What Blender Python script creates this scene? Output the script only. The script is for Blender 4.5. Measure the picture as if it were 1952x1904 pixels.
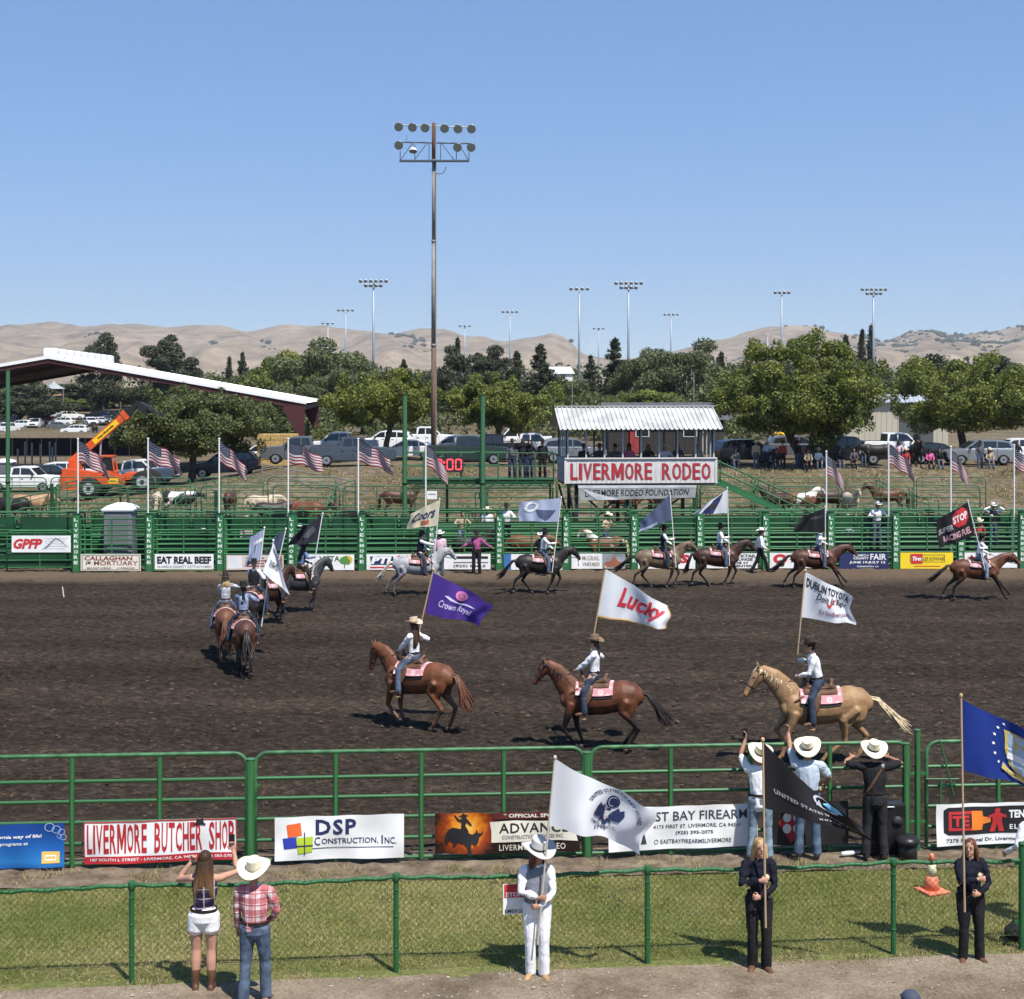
import bpy, bmesh, math, random, time
import numpy as np
from mathutils import Vector, Matrix
from mathutils.geometry import tessellate_polygon
T0 = time.time()
random.seed(7); RNG = np.random.default_rng(11)
SC = bpy.context.scene
for o in list(bpy.data.objects): bpy.data.objects.remove(o)
R = math.radians; V3 = Vector
# ---------------------------------------------------------------- camera, sky, sun, exposure
F, HC, YH, XC = 2900.0, 7.7, 744.0, 976.0      # focal length and horizon in units of a 1952 wide frame, eye height in metres
cam = bpy.data.cameras.new('camera'); camo = bpy.data.objects.new('camera', cam); SC.collection.objects.link(camo)
cam.sensor_fit = 'HORIZONTAL'; cam.sensor_width = 36.0; cam.lens = 36.0 * F / 1952.0
cam.shift_y = -208.0 / 1952.0
cam.clip_start = 0.1; cam.clip_end = 30000
camo.location = (0, 0, HC); camo.rotation_euler = (R(90), 0, 0)
SC.camera = camo
SUN_EL = R(60); SUN_H = Vector((0.56, -0.83)).normalized()       # horizontal direction towards the sun
SUN_DIR = Vector((SUN_H.x * math.cos(SUN_EL), SUN_H.y * math.cos(SUN_EL), math.sin(SUN_EL)))
W = bpy.data.worlds.new('World'); SC.world = W; W.use_nodes = True
wn = W.node_tree.nodes; wl = W.node_tree.links
sky = wn.new('ShaderNodeTexSky'); sky.sky_type = 'NISHITA'; sky.sun_disc = False
sky.sun_elevation = SUN_EL; sky.sun_rotation = math.atan2(SUN_H.x, SUN_H.y)
sky.altitude = 3000; sky.air_density = 0.8; sky.dust_density = 0.0; sky.ozone_density = 4.0
sg = wn.new('ShaderNodeGamma'); sg.inputs[1].default_value = 0.42      # the picture's tone curve flattens the sky's range
sh_ = wn.new('ShaderNodeHueSaturation'); sh_.inputs['Hue'].default_value = .51; sh_.inputs['Saturation'].default_value = 1.75; sh_.inputs['Value'].default_value = 1.95
wl.new(sky.outputs[0], sg.inputs[0]); wl.new(sg.outputs[0], sh_.inputs['Color']); wl.new(sh_.outputs[0], wn['Background'].inputs[0]); wn['Background'].inputs[1].default_value = 0.15
sun = bpy.data.lights.new('sun', 'SUN'); suno = bpy.data.objects.new('sun', sun); SC.collection.objects.link(suno)
sun.energy = 5.0; sun.angle = R(0.53); sun.color = (1.0, 0.955, 0.89)
suno.rotation_euler = SUN_DIR.to_track_quat('Z', 'Y').to_euler()
SC.view_settings.view_transform = 'Standard'; SC.view_settings.look = 'None'
SC.view_settings.exposure = 0.5; SC.view_settings.gamma = 1.0
SC.cycles.use_denoising = True
try: SC.cycles.denoiser = 'OPENIMAGEDENOISE'
except Exception: pass
SC.cycles.max_bounces = 6; SC.cycles.diffuse_bounces = 3; SC.cycles.glossy_bounces = 3
SC.cycles.transparent_max_bounces = 6; SC.cycles.transmission_bounces = 3; SC.cycles.volume_bounces = 0
SC.cycles.sample_clamp_indirect = 4.0
SC.cycles.use_adaptive_sampling = True; SC.cycles.adaptive_threshold = 0.02
def P(x, y, Y):
 "picture point at distance Y -> world point"
 return Vector(((x - XC) / F * Y, Y, HC - (y - YH) / F * Y))
def G(x, y, z=0.0):
 "picture point on the level z -> world point"
 Y = F * (HC - z) / (y - YH)
 return Vector(((x - XC) / F * Y, Y, z))
# ---------------------------------------------------------------- helpers: objects, materials, meshes
def srgb(r, g, b):
 def f(v):
  v /= 255.0
  return v / 12.92 if v <= 0.04045 else ((v + 0.055) / 1.055) ** 2.4
 return (f(r), f(g), f(b))
_mats = {}
def M(name, col, rough=0.7, metal=0.0, var=0.0, vs=4.0, bump=0.0, bs=30.0, col2=None, spec=0.35, detail=4.0, stretch=None, emit=0.0, trans=0.0, alpha=1.0):
 "a procedural material: base colour broken up by noise, bump and roughness noise"
 if name in _mats: return _mats[name]
 m = bpy.data.materials.new(name); m.use_nodes = True; _mats[name] = m
 n = m.node_tree.nodes; l = m.node_tree.links; b = n['Principled BSDF']
 b.inputs['Roughness'].default_value = rough; b.inputs['Metallic'].default_value = metal
 b.inputs['Specular IOR Level'].default_value = spec
 m.diffuse_color = (*col, 1)
 b.inputs['Base Color'].default_value = (*col, 1)
 if alpha < 1: b.inputs['Alpha'].default_value = alpha
 if emit: b.inputs['Emission Color'].default_value = (*col, 1); b.inputs['Emission Strength'].default_value = emit
 if var or bump or col2:
  tc = n.new('ShaderNodeTexCoord'); src = tc.outputs['Object']
  if stretch:
   mp = n.new('ShaderNodeMapping'); mp.inputs['Scale'].default_value = stretch; l.new(src, mp.inputs[0]); src = mp.outputs[0]
 if var or col2:
  nz = n.new('ShaderNodeTexNoise'); nz.inputs['Scale'].default_value = vs; nz.inputs['Detail'].default_value = detail
  l.new(src, nz.inputs['Vector'])
  cr = n.new('ShaderNodeValToRGB')
  c2 = col2 or tuple(min(1, c * (1 + var)) for c in col); c1 = tuple(c * (1 - var) for c in col) if not col2 else col
  cr.color_ramp.elements[0].position = 0.36; cr.color_ramp.elements[0].color = (*c1, 1)
  cr.color_ramp.elements[1].position = 0.64; cr.color_ramp.elements[1].color = (*c2, 1)
  l.new(nz.outputs['Fac'], cr.inputs[0]); l.new(cr.outputs[0], b.inputs['Base Color'])
 if bump:
  nb = n.new('ShaderNodeTexNoise'); nb.inputs['Scale'].default_value = bs; nb.inputs['Detail'].default_value = 3.0
  l.new(src, nb.inputs['Vector'])
  bp = n.new('ShaderNodeBump'); bp.inputs['Strength'].default_value = bump; bp.inputs['Distance'].default_value = 0.02
  l.new(nb.outputs['Fac'], bp.inputs['Height']); l.new(bp.outputs[0], b.inputs['Normal'])
 if trans:
  tr = n.new('ShaderNodeBsdfTranslucent'); mx = n.new('ShaderNodeMixShader'); mx.inputs[0].default_value = trans
  out = n['Material Output']; src2 = b.inputs['Base Color'].links
  if src2: l.new(src2[0].from_socket, tr.inputs[0])
  else: tr.inputs[0].default_value = (*col, 1)
  l.new(b.outputs[0], mx.inputs[1]); l.new(tr.outputs[0], mx.inputs[2]); l.new(mx.outputs[0], out.inputs[0])
 return m
def obj(name, me, parent=None, loc=(0, 0, 0), rot=(0, 0, 0), mat=None):
 o = bpy.data.objects.new(name, me); SC.collection.objects.link(o)
 o.location = loc; o.rotation_euler = rot
 if parent is not None: o.parent = parent
 if mat is not None and me is not None:
  if not me.materials: me.materials.append(mat)
  elif me.materials[0] is not mat:
   o.material_slots[0].link = 'OBJECT'; o.material_slots[0].material = mat
 return o
def tag(o, label=None, cat=None, group=None, kind=None):
 if label: o['label'] = label
 if cat: o['category'] = cat
 if group: o['group'] = group
 if kind: o['kind'] = kind
 return o
def root(name, label, cat, group=None, loc=(0, 0, 0), rz=0.0, scale=1.0):
 o = bpy.data.objects.new(name, None); SC.collection.objects.link(o)
 o.location = loc; o.rotation_euler = (0, 0, rz); o.scale = (scale,) * 3
 o.empty_display_size = 0.2
 return tag(o, label, cat, group)
def mesh(name, v, f, mat=None, smooth=False, mi=None, mats=None):
 me = bpy.data.meshes.new(name)
 if isinstance(v, np.ndarray): v = v.astype(float).tolist() if len(v) < 3000 else v
 if isinstance(v, np.ndarray):
  f = np.asarray(f); k = f.shape[1]
  me.vertices.add(len(v)); me.vertices.foreach_set('co', v.astype(np.float32).ravel())
  me.loops.add(f.size); me.loops.foreach_set('vertex_index', f.astype(np.int32).ravel())
  me.polygons.add(len(f)); me.polygons.foreach_set('loop_start', (np.arange(len(f)) * k).astype(np.int32))
  me.update(calc_edges=True)
 else:
  me.from_pydata([tuple(p) for p in v], [], [tuple(int(i) for i in q) for q in f]); me.update()
 for m in (mats or ([mat] if mat else [])): me.materials.append(m)
 if mi is not None: me.polygons.foreach_set('material_index', np.asarray(mi, np.int32))
 if smooth: me.polygons.foreach_set('use_smooth', np.ones(len(me.polygons), bool))
 return me
# unit meshes shared by all bars and boxes of one material
_unit = {}
def unit_cyl(mat, n=8):
 k = ('c', mat.name, n)
 if k not in _unit:
  v = []; f = []
  for i in range(n):
   a = 2 * math.pi * i / n; v += [(math.cos(a), math.sin(a), 0), (math.cos(a), math.sin(a), 1)]
  for i in range(n):
   j = (i + 1) % n; f.append((2 * i, 2 * j, 2 * j + 1, 2 * i + 1))
  f.append([2 * i for i in range(n)][::-1]); f.append([2 * i + 1 for i in range(n)])
  me = mesh('bar', v, f, mat)
  me.polygons.foreach_set('use_smooth', np.array([True] * n + [False] * 2))
  _unit[k] = me
 return _unit[k]
def bevel_box(a, b, c, r=0.0):
 "half sizes -> verts, faces, edges chamfered by r"
 if r <= 0:
  v = [(x, y, z) for x in (-a, a) for y in (-b, b) for z in (-c, c)]
  return v, [(0, 1, 3, 2), (4, 6, 7, 5), (0, 4, 5, 1), (2, 3, 7, 6), (0, 2, 6, 4), (1, 5, 7, 3)]
 bm = bmesh.new(); bmesh.ops.create_cube(bm, size=2.0)
 for w in bm.verts: w.co = Vector((w.co.x * a, w.co.y * b, w.co.z * c))
 bmesh.ops.bevel(bm, geom=list(bm.edges), offset=r, segments=2, affect='EDGES', profile=0.6)
 bm.verts.ensure_lookup_table(); bm.verts.index_update()
 v = [tuple(w.co) for w in bm.verts]; f = [[w.index for w in q.verts] for q in bm.faces]; bm.free()
 return v, f
def unit_box(mat):
 k = ('b', mat.name)
 if k not in _unit: _unit[k] = mesh('block', *bevel_box(.5, .5, .5, 0.0), mat)
 return _unit[k]
def bar(parent, name, p0, p1, r, mat, n=8, r2=None):
 "a round bar between two points (in the parent's frame)"
 p0, p1 = Vector(p0), Vector(p1); d = p1 - p0
 o = obj(name, unit_cyl(mat, n), parent)
 q = d.to_track_quat('Z', 'Y')
 o.location = p0; o.rotation_mode = 'QUATERNION'; o.rotation_quaternion = q; o.scale = (r, r2 or r, d.length)
 return o
def block(parent, name, c, s, mat, rz=0.0, rot=None, bevel=0.0):
 "a box of full size s centred on c"
 if bevel:
  o = obj(name, mesh(name, *bevel_box(s[0] / 2, s[1] / 2, s[2] / 2, bevel), mat), parent, c, rot or (0, 0, rz))
  return o
 o = obj(name, unit_box(mat), parent, c, rot or (0, 0, rz)); o.scale = s
 return o
def ring_frames(pts, up):
 pts = [Vector(p) for p in pts]; fr = []
 for i in range(len(pts)):
  t = (pts[min(i + 1, len(pts) - 1)] - pts[max(i - 1, 0)]).normalized()
  s = t.cross(up)
  if s.length < 1e-4: s = t.cross(Vector((1, 0.01, 0)))
  s.normalize(); fr.append((pts[i], t, s, s.cross(t)))
 return fr
TMP = bpy.data.scenes.new('workbench')      # modelling bench, removed at the end
def bake(o):
 TMP.collection.objects.link(o); vl = TMP.view_layers[0]; vl.update(); me = bpy.data.meshes.new_from_object(o.evaluated_get(vl.depsgraph)); return me
class Blob:
 "collects closed tubes and ellipsoids; build() keeps them as they are, skin() fuses them into one continuous surface"
 def __init__(s): s.v = []; s.f = []; s.m = []
 def tube(s, pts, rad, n=10, up=Vector((0, 0, 1)), cap=0.6, mi=0):
  fr = ring_frames(pts, Vector(up)); k0 = len(s.v); rings = []
  rad = [(r, r) if not isinstance(r, (tuple, list)) else r for r in rad]
  seq = []
  if cap > 0:
   c, t, a, b = fr[0]; r = rad[0]; m = min(r)
   seq.append((c - t * m * cap, a, b, (r[0] * .6, r[1] * .6)))
  seq += [(c, a, b, r) for (c, t, a, b), r in zip(fr, rad)]
  if cap > 0:
   c, t, a, b = fr[-1]; r = rad[-1]; m = min(r)
   seq.append((c + t * m * cap, a, b, (r[0] * .6, r[1] * .6)))
  for c, a, b, r in seq:
   for i in range(n):
    w = 2 * math.pi * i / n
    s.v.append(c + a * (math.cos(w) * r[0]) + b * (math.sin(w) * r[1]))
  for q in range(len(seq) - 1):
   for i in range(n):
    j = (i + 1) % n; o = k0 + q * n
    s.f.append((o + i, o + j, o + n + j, o + n + i)); s.m.append(mi)
  e = k0 + (len(seq) - 1) * n
  s.f.append(tuple(k0 + i for i in range(n))[::-1]); s.f.append(tuple(e + i for i in range(n))); s.m += [mi, mi]
  return s
 def ell(s, c, r, rot=None, n=10, m=7, mi=0):
  c = Vector(c); k0 = len(s.v); rot = rot or Matrix.Identity(3)
  s.v.append(c + rot @ Vector((0, 0, r[2])))
  for i in range(1, m):
   p = math.pi * i / m
   for j in range(n):
    a = 2 * math.pi * j / n
    s.v.append(c + rot @ Vector((r[0] * math.sin(p) * math.cos(a), r[1] * math.sin(p) * math.sin(a), r[2] * math.cos(p))))
  s.v.append(c + rot @ Vector((0, 0, -r[2])))
  for j in range(n):
   k = (j + 1) % n
   s.f.append((k0, k0 + 1 + j, k0 + 1 + k)); s.m.append(mi)
   for i in range(m - 2):
    a = k0 + 1 + i * n
    s.f.append((a + j, a + n + j, a + n + k, a + k)); s.m.append(mi)
   e = k0 + 1 + (m - 2) * n; last = k0 + 1 + (m - 1) * n
   s.f.append((e + j, last, e + k)); s.m.append(mi)
  return s
 def box(s, c, h, rot=None, mi=0, r=0.0):
  c = Vector(c); k0 = len(s.v); rot = rot or Matrix.Identity(3)
  v, f = bevel_box(*h, r)
  s.v += [c + rot @ Vector(p) for p in v]; s.f += [tuple(k0 + i for i in q) for q in f]; s.m += [mi] * len(f)
  return s
 def build(s, name, mats, smooth=True):
  mats = mats if isinstance(mats, (list, tuple)) else [mats]
  return mesh(name, s.v, s.f, None, smooth, s.m if len(mats) > 1 else None, mats)
 def skin(s, name, mat, voxel, sm=2, wrinkle=0.0, wf=22.0):
  me = mesh(name + '_src', s.v, s.f)
  o = bpy.data.objects.new('tmp', me)
  r = o.modifiers.new('r', 'REMESH'); r.mode = 'VOXEL'; r.voxel_size = voxel; r.use_smooth_shade = True
  if sm:
   q = o.modifiers.new('s', 'SMOOTH'); q.iterations = sm; q.factor = 0.5
  q = o.modifiers.new('d', 'DECIMATE'); q.ratio = .42
  out = bake(o); out.name = name
  bpy.data.objects.remove(o); bpy.data.meshes.remove(me)
  if wrinkle: ruffle(out, wrinkle, wf)
  out.materials.clear(); out.materials.append(mat)
  out.polygons.foreach_set('use_smooth', np.ones(len(out.polygons), bool)); out.update()
  return out
def wave(co, f, seed=0, octs=3):
 "cheap vectorised smooth noise from crossed sines"
 g = np.random.default_rng(seed); s = np.zeros(len(co)); a = 1.0
 for o in range(octs):
  for k in range(3):
   d = g.normal(size=co.shape[1]); d /= np.linalg.norm(d)
   w = g.normal(size=co.shape[1]); w /= np.linalg.norm(w)
   s += a * np.sin(f * co @ d + 1.7 * np.sin(f * 0.6 * co @ w + g.uniform(0, 6)) + g.uniform(0, 6)) / 3
  f *= 2.03; a *= 0.5
 return s
def ruffle(me, amp, f):
 n = len(me.vertices); co = np.empty(n * 3); me.vertices.foreach_get('co', co); co = co.reshape(-1, 3)
 no = np.empty(n * 3); me.vertices.foreach_get('normal', no); no = no.reshape(-1, 3)
 c2 = co * np.array([1, 1, 1.15]); me.vertices.foreach_set('co', (co + no * (amp * wave(c2, f, 5))[:, None]).ravel()); me.update()
# ---------------------------------------------------------------- flat shapes (lettering, emblems) laid on surfaces
_txt = {}
def text2d(s, bold=0.0, shear=0.0, space=1.0):
 "lettering as a triangulated 2-D shape fitted to the unit square"
 if 'M' in s or 'W' in s: bold = min(bold, .009)
 k = (s, bold, shear, space)
 if k not in _txt:
  c = bpy.data.curves.new('t', 'FONT'); c.body = s; c.offset = bold; c.shear = shear; c.space_character = space
  c.resolution_u = 2; c.fill_mode = 'FRONT'
  o = bpy.data.objects.new('t', c); me = bake(o)
  v = np.array([p.co[:2] for p in me.vertices]).reshape(-1, 2); me.calc_loop_triangles()
  f = [tuple(t.vertices) for t in me.loop_triangles]
  bpy.data.objects.remove(o); bpy.data.curves.remove(c); bpy.data.meshes.remove(me)
  lo, hi = v.min(0), v.max(0); _txt[k] = ((v - lo) / (hi - lo), f, (hi - lo)[0] / (hi - lo)[1])
 return _txt[k][0], _txt[k][1]
def poly2d(pts):
 "polygon in unit-square coordinates"
 return np.array(pts, float), [tuple(t) for t in tessellate_polygon([[Vector((p[0], p[1], 0)) for p in pts]])]
def disc2d(n=20, r0=0.0, a0=0, a1=2 * math.pi, sx=.5, sy=.5):
 if r0 <= 0:
  return poly2d([(.5 + sx * math.cos(2 * math.pi * i / n), .5 + sy * math.sin(2 * math.pi * i / n)) for i in range(n)])
 v = []; f = []
 for i in range(n + 1):
  a = a0 + (a1 - a0) * i / n
  for r in (r0, 1): v.append((.5 + sx * r * math.cos(a), .5 + sy * r * math.sin(a)))
 for i in range(n): f += [(2 * i, 2 * i + 1, 2 * i + 3), (2 * i, 2 * i + 3, 2 * i + 2)]
 return np.array(v), f
def star2d(n=5, inner=.42):
 return poly2d([(.5 + .5 * (1 if i % 2 == 0 else inner) * math.sin(math.pi * i / n), .5 + .5 * (1 if i % 2 == 0 else inner) * math.cos(math.pi * i / n)) for i in range(2 * n)])
RECT = (np.array([(0, 0), (1, 0), (1, 1), (0, 1)], float), [(0, 1, 2), (0, 2, 3)])
def merge2d(*sh):
 v = []; f = []; k = 0
 for (sv, sf), (u0, v0, u1, v1) in sh:
  v.append(np.asarray(sv) * [u1 - u0, v1 - v0] + [u0, v0]); f += [tuple(i + k for i in t) for t in sf]; k += len(sv)
 return np.vstack(v), f
def word2d(s, bold=.012, gap=.16):
 "condensed poster lettering, letter by letter, fitted to the unit square"
 mm = poly2d([(0, 0), (0, 1), (.25, 1), (.5, .45), (.75, 1), (1, 1), (1, 0), (.79, 0), (.79, .60), (.57, .12), (.43, .12), (.21, .60), (.21, 0)]); x = 0; sh = []
 for ch in s:
  w = {'I': .26, 'M': 1.15, ' ': .5, 'L': .68, 'E': .68}.get(ch, .8)
  if ch != ' ': sh.append((mm if ch == 'M' else text2d(ch, bold), (x, 0, x + w, 1)))
  x += w + gap
 v, f = merge2d(*sh); v[:, 0] /= v[:, 0].max(); return v, f
def lay(parent, name, shape, rect, surf, mat, off=0.004, cuts=0, rot=0.0, warp=None):
 "lay a 2-D shape on a surface: surf(u, v) -> (point, normal); rect in the surface's uv"
 v, f = shape; u0, v0, u1, v1 = rect
 v = np.array(v)
 if warp: v = np.array([warp(a, b) for a, b in v])
 if rot:
  c, s = math.cos(rot), math.sin(rot); w = v - .5; v = np.stack([w[:, 0] * c - w[:, 1] * s, w[:, 0] * s + w[:, 1] * c], 1) + .5
 uv = v * [u1 - u0, v1 - v0] + [u0, v0]
 if cuts:
  bm = bmesh.new(); vs = [bm.verts.new((a, b, 0)) for a, b in uv]
  for t in f:
   try: bm.faces.new([vs[i] for i in t])
   except ValueError: pass
  lo, hi = uv.min(0), uv.max(0)
  for ax in (0, 1):
   k = max(1, int(round(cuts * (hi[ax] - lo[ax]))))
   for i in range(1, k):
    co = [0, 0, 0]; no = [0, 0, 0]; co[ax] = lo[ax] + (hi[ax] - lo[ax]) * i / k; no[ax] = 1
    bmesh.ops.bisect_plane(bm, geom=list(bm.verts) + list(bm.edges) + list(bm.faces), plane_co=co, plane_no=no, dist=1e-6)
  bm.verts.index_update(); uv = [(w.co.x, w.co.y) for w in bm.verts]; f = [[w.index for w in q.verts] for q in bm.faces]; bm.free()
 pts = []
 for a, b in uv:
  p, n = surf(a, b); pts.append(tuple(Vector(p) + Vector(n) * off))
 return obj(name, mesh(name, pts, f, mat), parent)
def plane_surf(o, ux, vy):
 o, ux, vy = Vector(o), Vector(ux), Vector(vy); n = ux.cross(vy).normalized()
 return lambda u, v: (o + ux * u + vy * v, n)
# ---------------------------------------------------------------- ground, arena, lawn, hills
def sstep(a, b, x):
 t = np.clip((np.asarray(x, float) - a) / (b - a), 0, 1); return t * t * (3 - 2 * t)
def terrain(X, Y):
 X = np.asarray(X, float); Y = np.asarray(Y, float)
 side = np.clip((X + 38) / 24, 0, 1) ** 1.5
 pen = .85 * sstep(68.5, 80, Y)
 z = np.maximum(pen * (1 - sstep(92, 112, Y)), pen * side + sstep(85, 97.5, Y) * (2.7 - .85) * side)
 z = np.where(Y > 240, z + 4.0 * sstep(262, 330, Y) * np.clip(1 - side, 0.4, 1), z)
 return z
def tz(X, Y): return float(terrain(X, Y))
def T(x, y):
 "picture point -> point on the rising ground behind the pens (march along the ray)"
 Y = 66.0
 while Y < 900:
  p = P(x, y, Y)
  if p.z <= tz(p.x, p.y): break
  Y += 0.25
 p.z = tz(p.x, p.y); return p
def grid_mesh(name, xs, ys, zf, mat, smooth=True):
 X, Y = np.meshgrid(xs, ys); Z = zf(X, Y)
 v = np.stack([X.ravel(), Y.ravel(), Z.ravel()], 1); nx, ny = len(xs), len(ys)
 i = np.arange((nx - 1) * (ny - 1)); r, c = i // (nx - 1), i % (nx - 1); a = r * nx + c
 return mesh(name, v if len(v) >= 3000 else np.array(v), np.stack([a, a + 1, a + nx + 1, a + nx], 1), mat, smooth)
def nodes(name, rough=0.95):
 m = bpy.data.materials.new(name); m.use_nodes = True; n = m.node_tree.nodes; b = n['Principled BSDF']
 b.inputs['Roughness'].default_value = rough; b.inputs['Specular IOR Level'].default_value = 0.12
 return m, n, m.node_tree.links, b
def nz(n, l, src, scale, detail=5, rough=.55, stretch=None):
 if stretch:
  mp = n.new('ShaderNodeMapping'); mp.inputs['Scale'].default_value = stretch; l.new(src, mp.inputs[0]); src = mp.outputs[0]
 t = n.new('ShaderNodeTexNoise'); t.inputs['Scale'].default_value = scale; t.inputs['Detail'].default_value = detail
 t.inputs['Roughness'].default_value = rough; l.new(src, t.inputs['Vector']); return t.outputs['Fac']
def ramp(n, l, fac, stops):
 r = n.new('ShaderNodeValToRGB'); e = r.color_ramp.elements
 while len(e) < len(stops): e.new(0.5)
 for k, (p, c) in enumerate(stops): e[k].position = p; e[k].color = (*c, 1)
 l.new(fac, r.inputs[0]); return r.outputs[0]
def mix(n, l, fac, a, b, mode='MIX'):
 m = n.new('ShaderNodeMix'); m.data_type = 'RGBA'; m.blend_type = mode
 if isinstance(fac, float): m.inputs[0].default_value = fac
 else: l.new(fac, m.inputs[0])
 for s, v in ((m.inputs[6], a), (m.inputs[7], b)):
  if isinstance(v, tuple): s.default_value = (*v, 1)
  else: l.new(v, s)
 return m.outputs[2]
def math_(n, l, op, a, b=0.5, clamp=False):
 m = n.new('ShaderNodeMath'); m.operation = op; m.use_clamp = clamp
 for s, v in ((m.inputs[0], a), (m.inputs[1], b)):
  if isinstance(v, (int, float)): s.default_value = v
  else: l.new(v, s)
 return m.outputs[0]
def bumpn(n, l, b, h, strength=.5, dist=.05):
 q = n.new('ShaderNodeBump'); q.inputs['Strength'].default_value = strength; q.inputs['Distance'].default_value = dist
 l.new(h, q.inputs['Height']); l.new(q.outputs[0], b.inputs['Normal'])
# dry open ground
mG, n, l, b = nodes('dry_ground'); tc = n.new('ShaderNodeTexCoord').outputs['Object']
big = nz(n, l, tc, 0.09, 6); fine = nz(n, l, tc, 2.2, 5, .7); tuft = nz(n, l, tc, 0.6, 6, .7)
c1 = ramp(n, l, big, [(.35, (.10, .075, .046)), (.5, (.150, .118, .078)), (.66, (.185, .152, .11))])
c2 = ramp(n, l, tuft, [(.48, (0, 0, 0)), (.62, (1, 1, 1))])
c3 = mix(n, l, c2, c1, (.115, .098, .045)); c4 = ramp(n, l, fine, [(.32, (.40, .38, .36)), (.66, (1.35, 1.35, 1.35))])
l.new(mix(n, l, 1.0, c3, c4, 'MULTIPLY'), b.inputs['Base Color']); bumpn(n, l, b, fine, .6, .12)
def nonuni(a, b, dense_a, dense_b, step, k):
 left = dense_a - np.geomspace(step, dense_a - a, k)[::-1] if a < dense_a else np.array([])
 right = dense_b + np.geomspace(step, b - dense_b, k) if b > dense_b else np.array([])
 return np.concatenate([left, np.arange(dense_a, dense_b + 1e-6, step), right])
def ground_z(X, Y):
 z = terrain(X, Y)
 z = z - 0.06
 rough = sstep(84, 90, Y) * (1 - sstep(98, 104, Y))
 q = np.stack([X.ravel(), Y.ravel()], 1)
 z = z + rough * 0.16 * wave(q, 1.3, 3, 4).reshape(X.shape)
 return z
tag(obj('ground', grid_mesh('ground', nonuni(-5200, 5200, -52, 52, 0.7, 26), nonuni(-300, 7000, 66, 112, 0.6, 34), ground_z, mG)), kind='structure')
# arena dirt: harrowed, dark, damp in bands, drier along the fences
mD, n, l, b = nodes('arena_dirt', 1.0); tc = n.new('ShaderNodeTexCoord').outputs['Object']
band = nz(n, l, tc, 1.0, 5, .6, (.07, .42, 1)); clod = nz(n, l, tc, 7.5, 6, .75, (.55, 1, 1)); grain = nz(n, l, tc, 26, 4, .7)
c1 = ramp(n, l, band, [(.30, (.027, .0198, .0142)), (.5, (.037, .0276, .0200)), (.70, (.056, .0425, .0312))])
c2 = ramp(n, l, clod, [(.3, (.30, .30, .30)), (.5, (.90, .90, .90)), (.70, (2.5, 2.42, 2.3))])
c3 = mix(n, l, 1.0, c1, c2, 'MULTIPLY')
sp = n.new('ShaderNodeSeparateXYZ'); l.new(tc, sp.inputs[0])
w1 = math_(n, l, 'ADD', sp.outputs[1], math_(n, l, 'MULTIPLY', band, 3.0))
far = n.new('ShaderNodeMapRange'); far.inputs[1].default_value = 61.5; far.inputs[2].default_value = 64.5; l.new(w1, far.inputs[0])
near = n.new('ShaderNodeMapRange'); near.inputs[1].default_value = 29.5; near.inputs[2].default_value = 26.5; l.new(w1, near.inputs[0])
c4 = mix(n, l, math_(n, l, 'MULTIPLY', far.outputs[0], .8), c3, (.145, .105, .070))
c5 = mix(n, l, math_(n, l, 'MULTIPLY', near.outputs[0], .42), c4, (.105, .078, .055))
l.new(mix(n, l, .5, c5, ramp(n, l, grain, [(.35, (.45, .45, .45)), (.65, (1.5, 1.5, 1.5))]), 'MULTIPLY'), b.inputs['Base Color'])
bumpn(n, l, b, math_(n, l, 'ADD', clod, math_(n, l, 'MULTIPLY', grain, .4)), 1.0, .07)
def dirt_z(X, Y):
 q = np.stack([X.ravel() * .75, Y.ravel()], 1)
 z = .036 * wave(q, 5.0, 8, 2) + .026 * wave(q * [.8, 1], 19.0, 9, 2)
 h = np.clip(wave(q, 11.0, 21, 2), 0, 9) ** 2
 z = z + .015 * np.sin((q[:, 1] + .25 * np.sin(q[:, 0] * .4) + .1 * np.sin(q[:, 0] * 1.7)) * 16.5) + .032 * h + RNG.normal(0, .010, len(z))
 z = z.reshape(X.shape); xa, ya = X[0], Y[:, 0]; g = np.random.default_rng(4)
 for k in range(1500):       # hoof prints
  px_, py_ = g.uniform(-24, 24), 26 + 38 * g.uniform(0, 1) ** 1.6; i0, i1 = np.searchsorted(xa, (px_ - .35, px_ + .35)); j0, j1 = np.searchsorted(ya, (py_ - .35, py_ + .35))
  d2 = (X[j0:j1, i0:i1] - px_) ** 2 + (Y[j0:j1, i0:i1] - py_) ** 2; z[j0:j1, i0:i1] += .035 * np.exp(-((np.sqrt(d2) - .17) / .06) ** 2) - .07 * np.exp(-d2 / .010)
 return np.clip(z, -.075, .10) * np.clip((Y - 24.6 - .07 * X) / .8, 0.15, 1)
xs = np.concatenate([np.linspace(-60, -26, 60)[:-1], np.linspace(-26, 26, 460), np.linspace(26, 60, 60)[1:]])
ys = np.concatenate([np.geomspace(22.5, 66.5, 350)])
tag(obj('arena_dirt', grid_mesh('arena_dirt', xs, ys, lambda X, Y: dirt_z(X, Y) + 0.0, mD)), kind='structure')
def fence_y(X): return 24.93 + .07 * X          # pipe fence line
def link_y(X): return 20.24 + .095 * X          # chain link fence line
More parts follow.
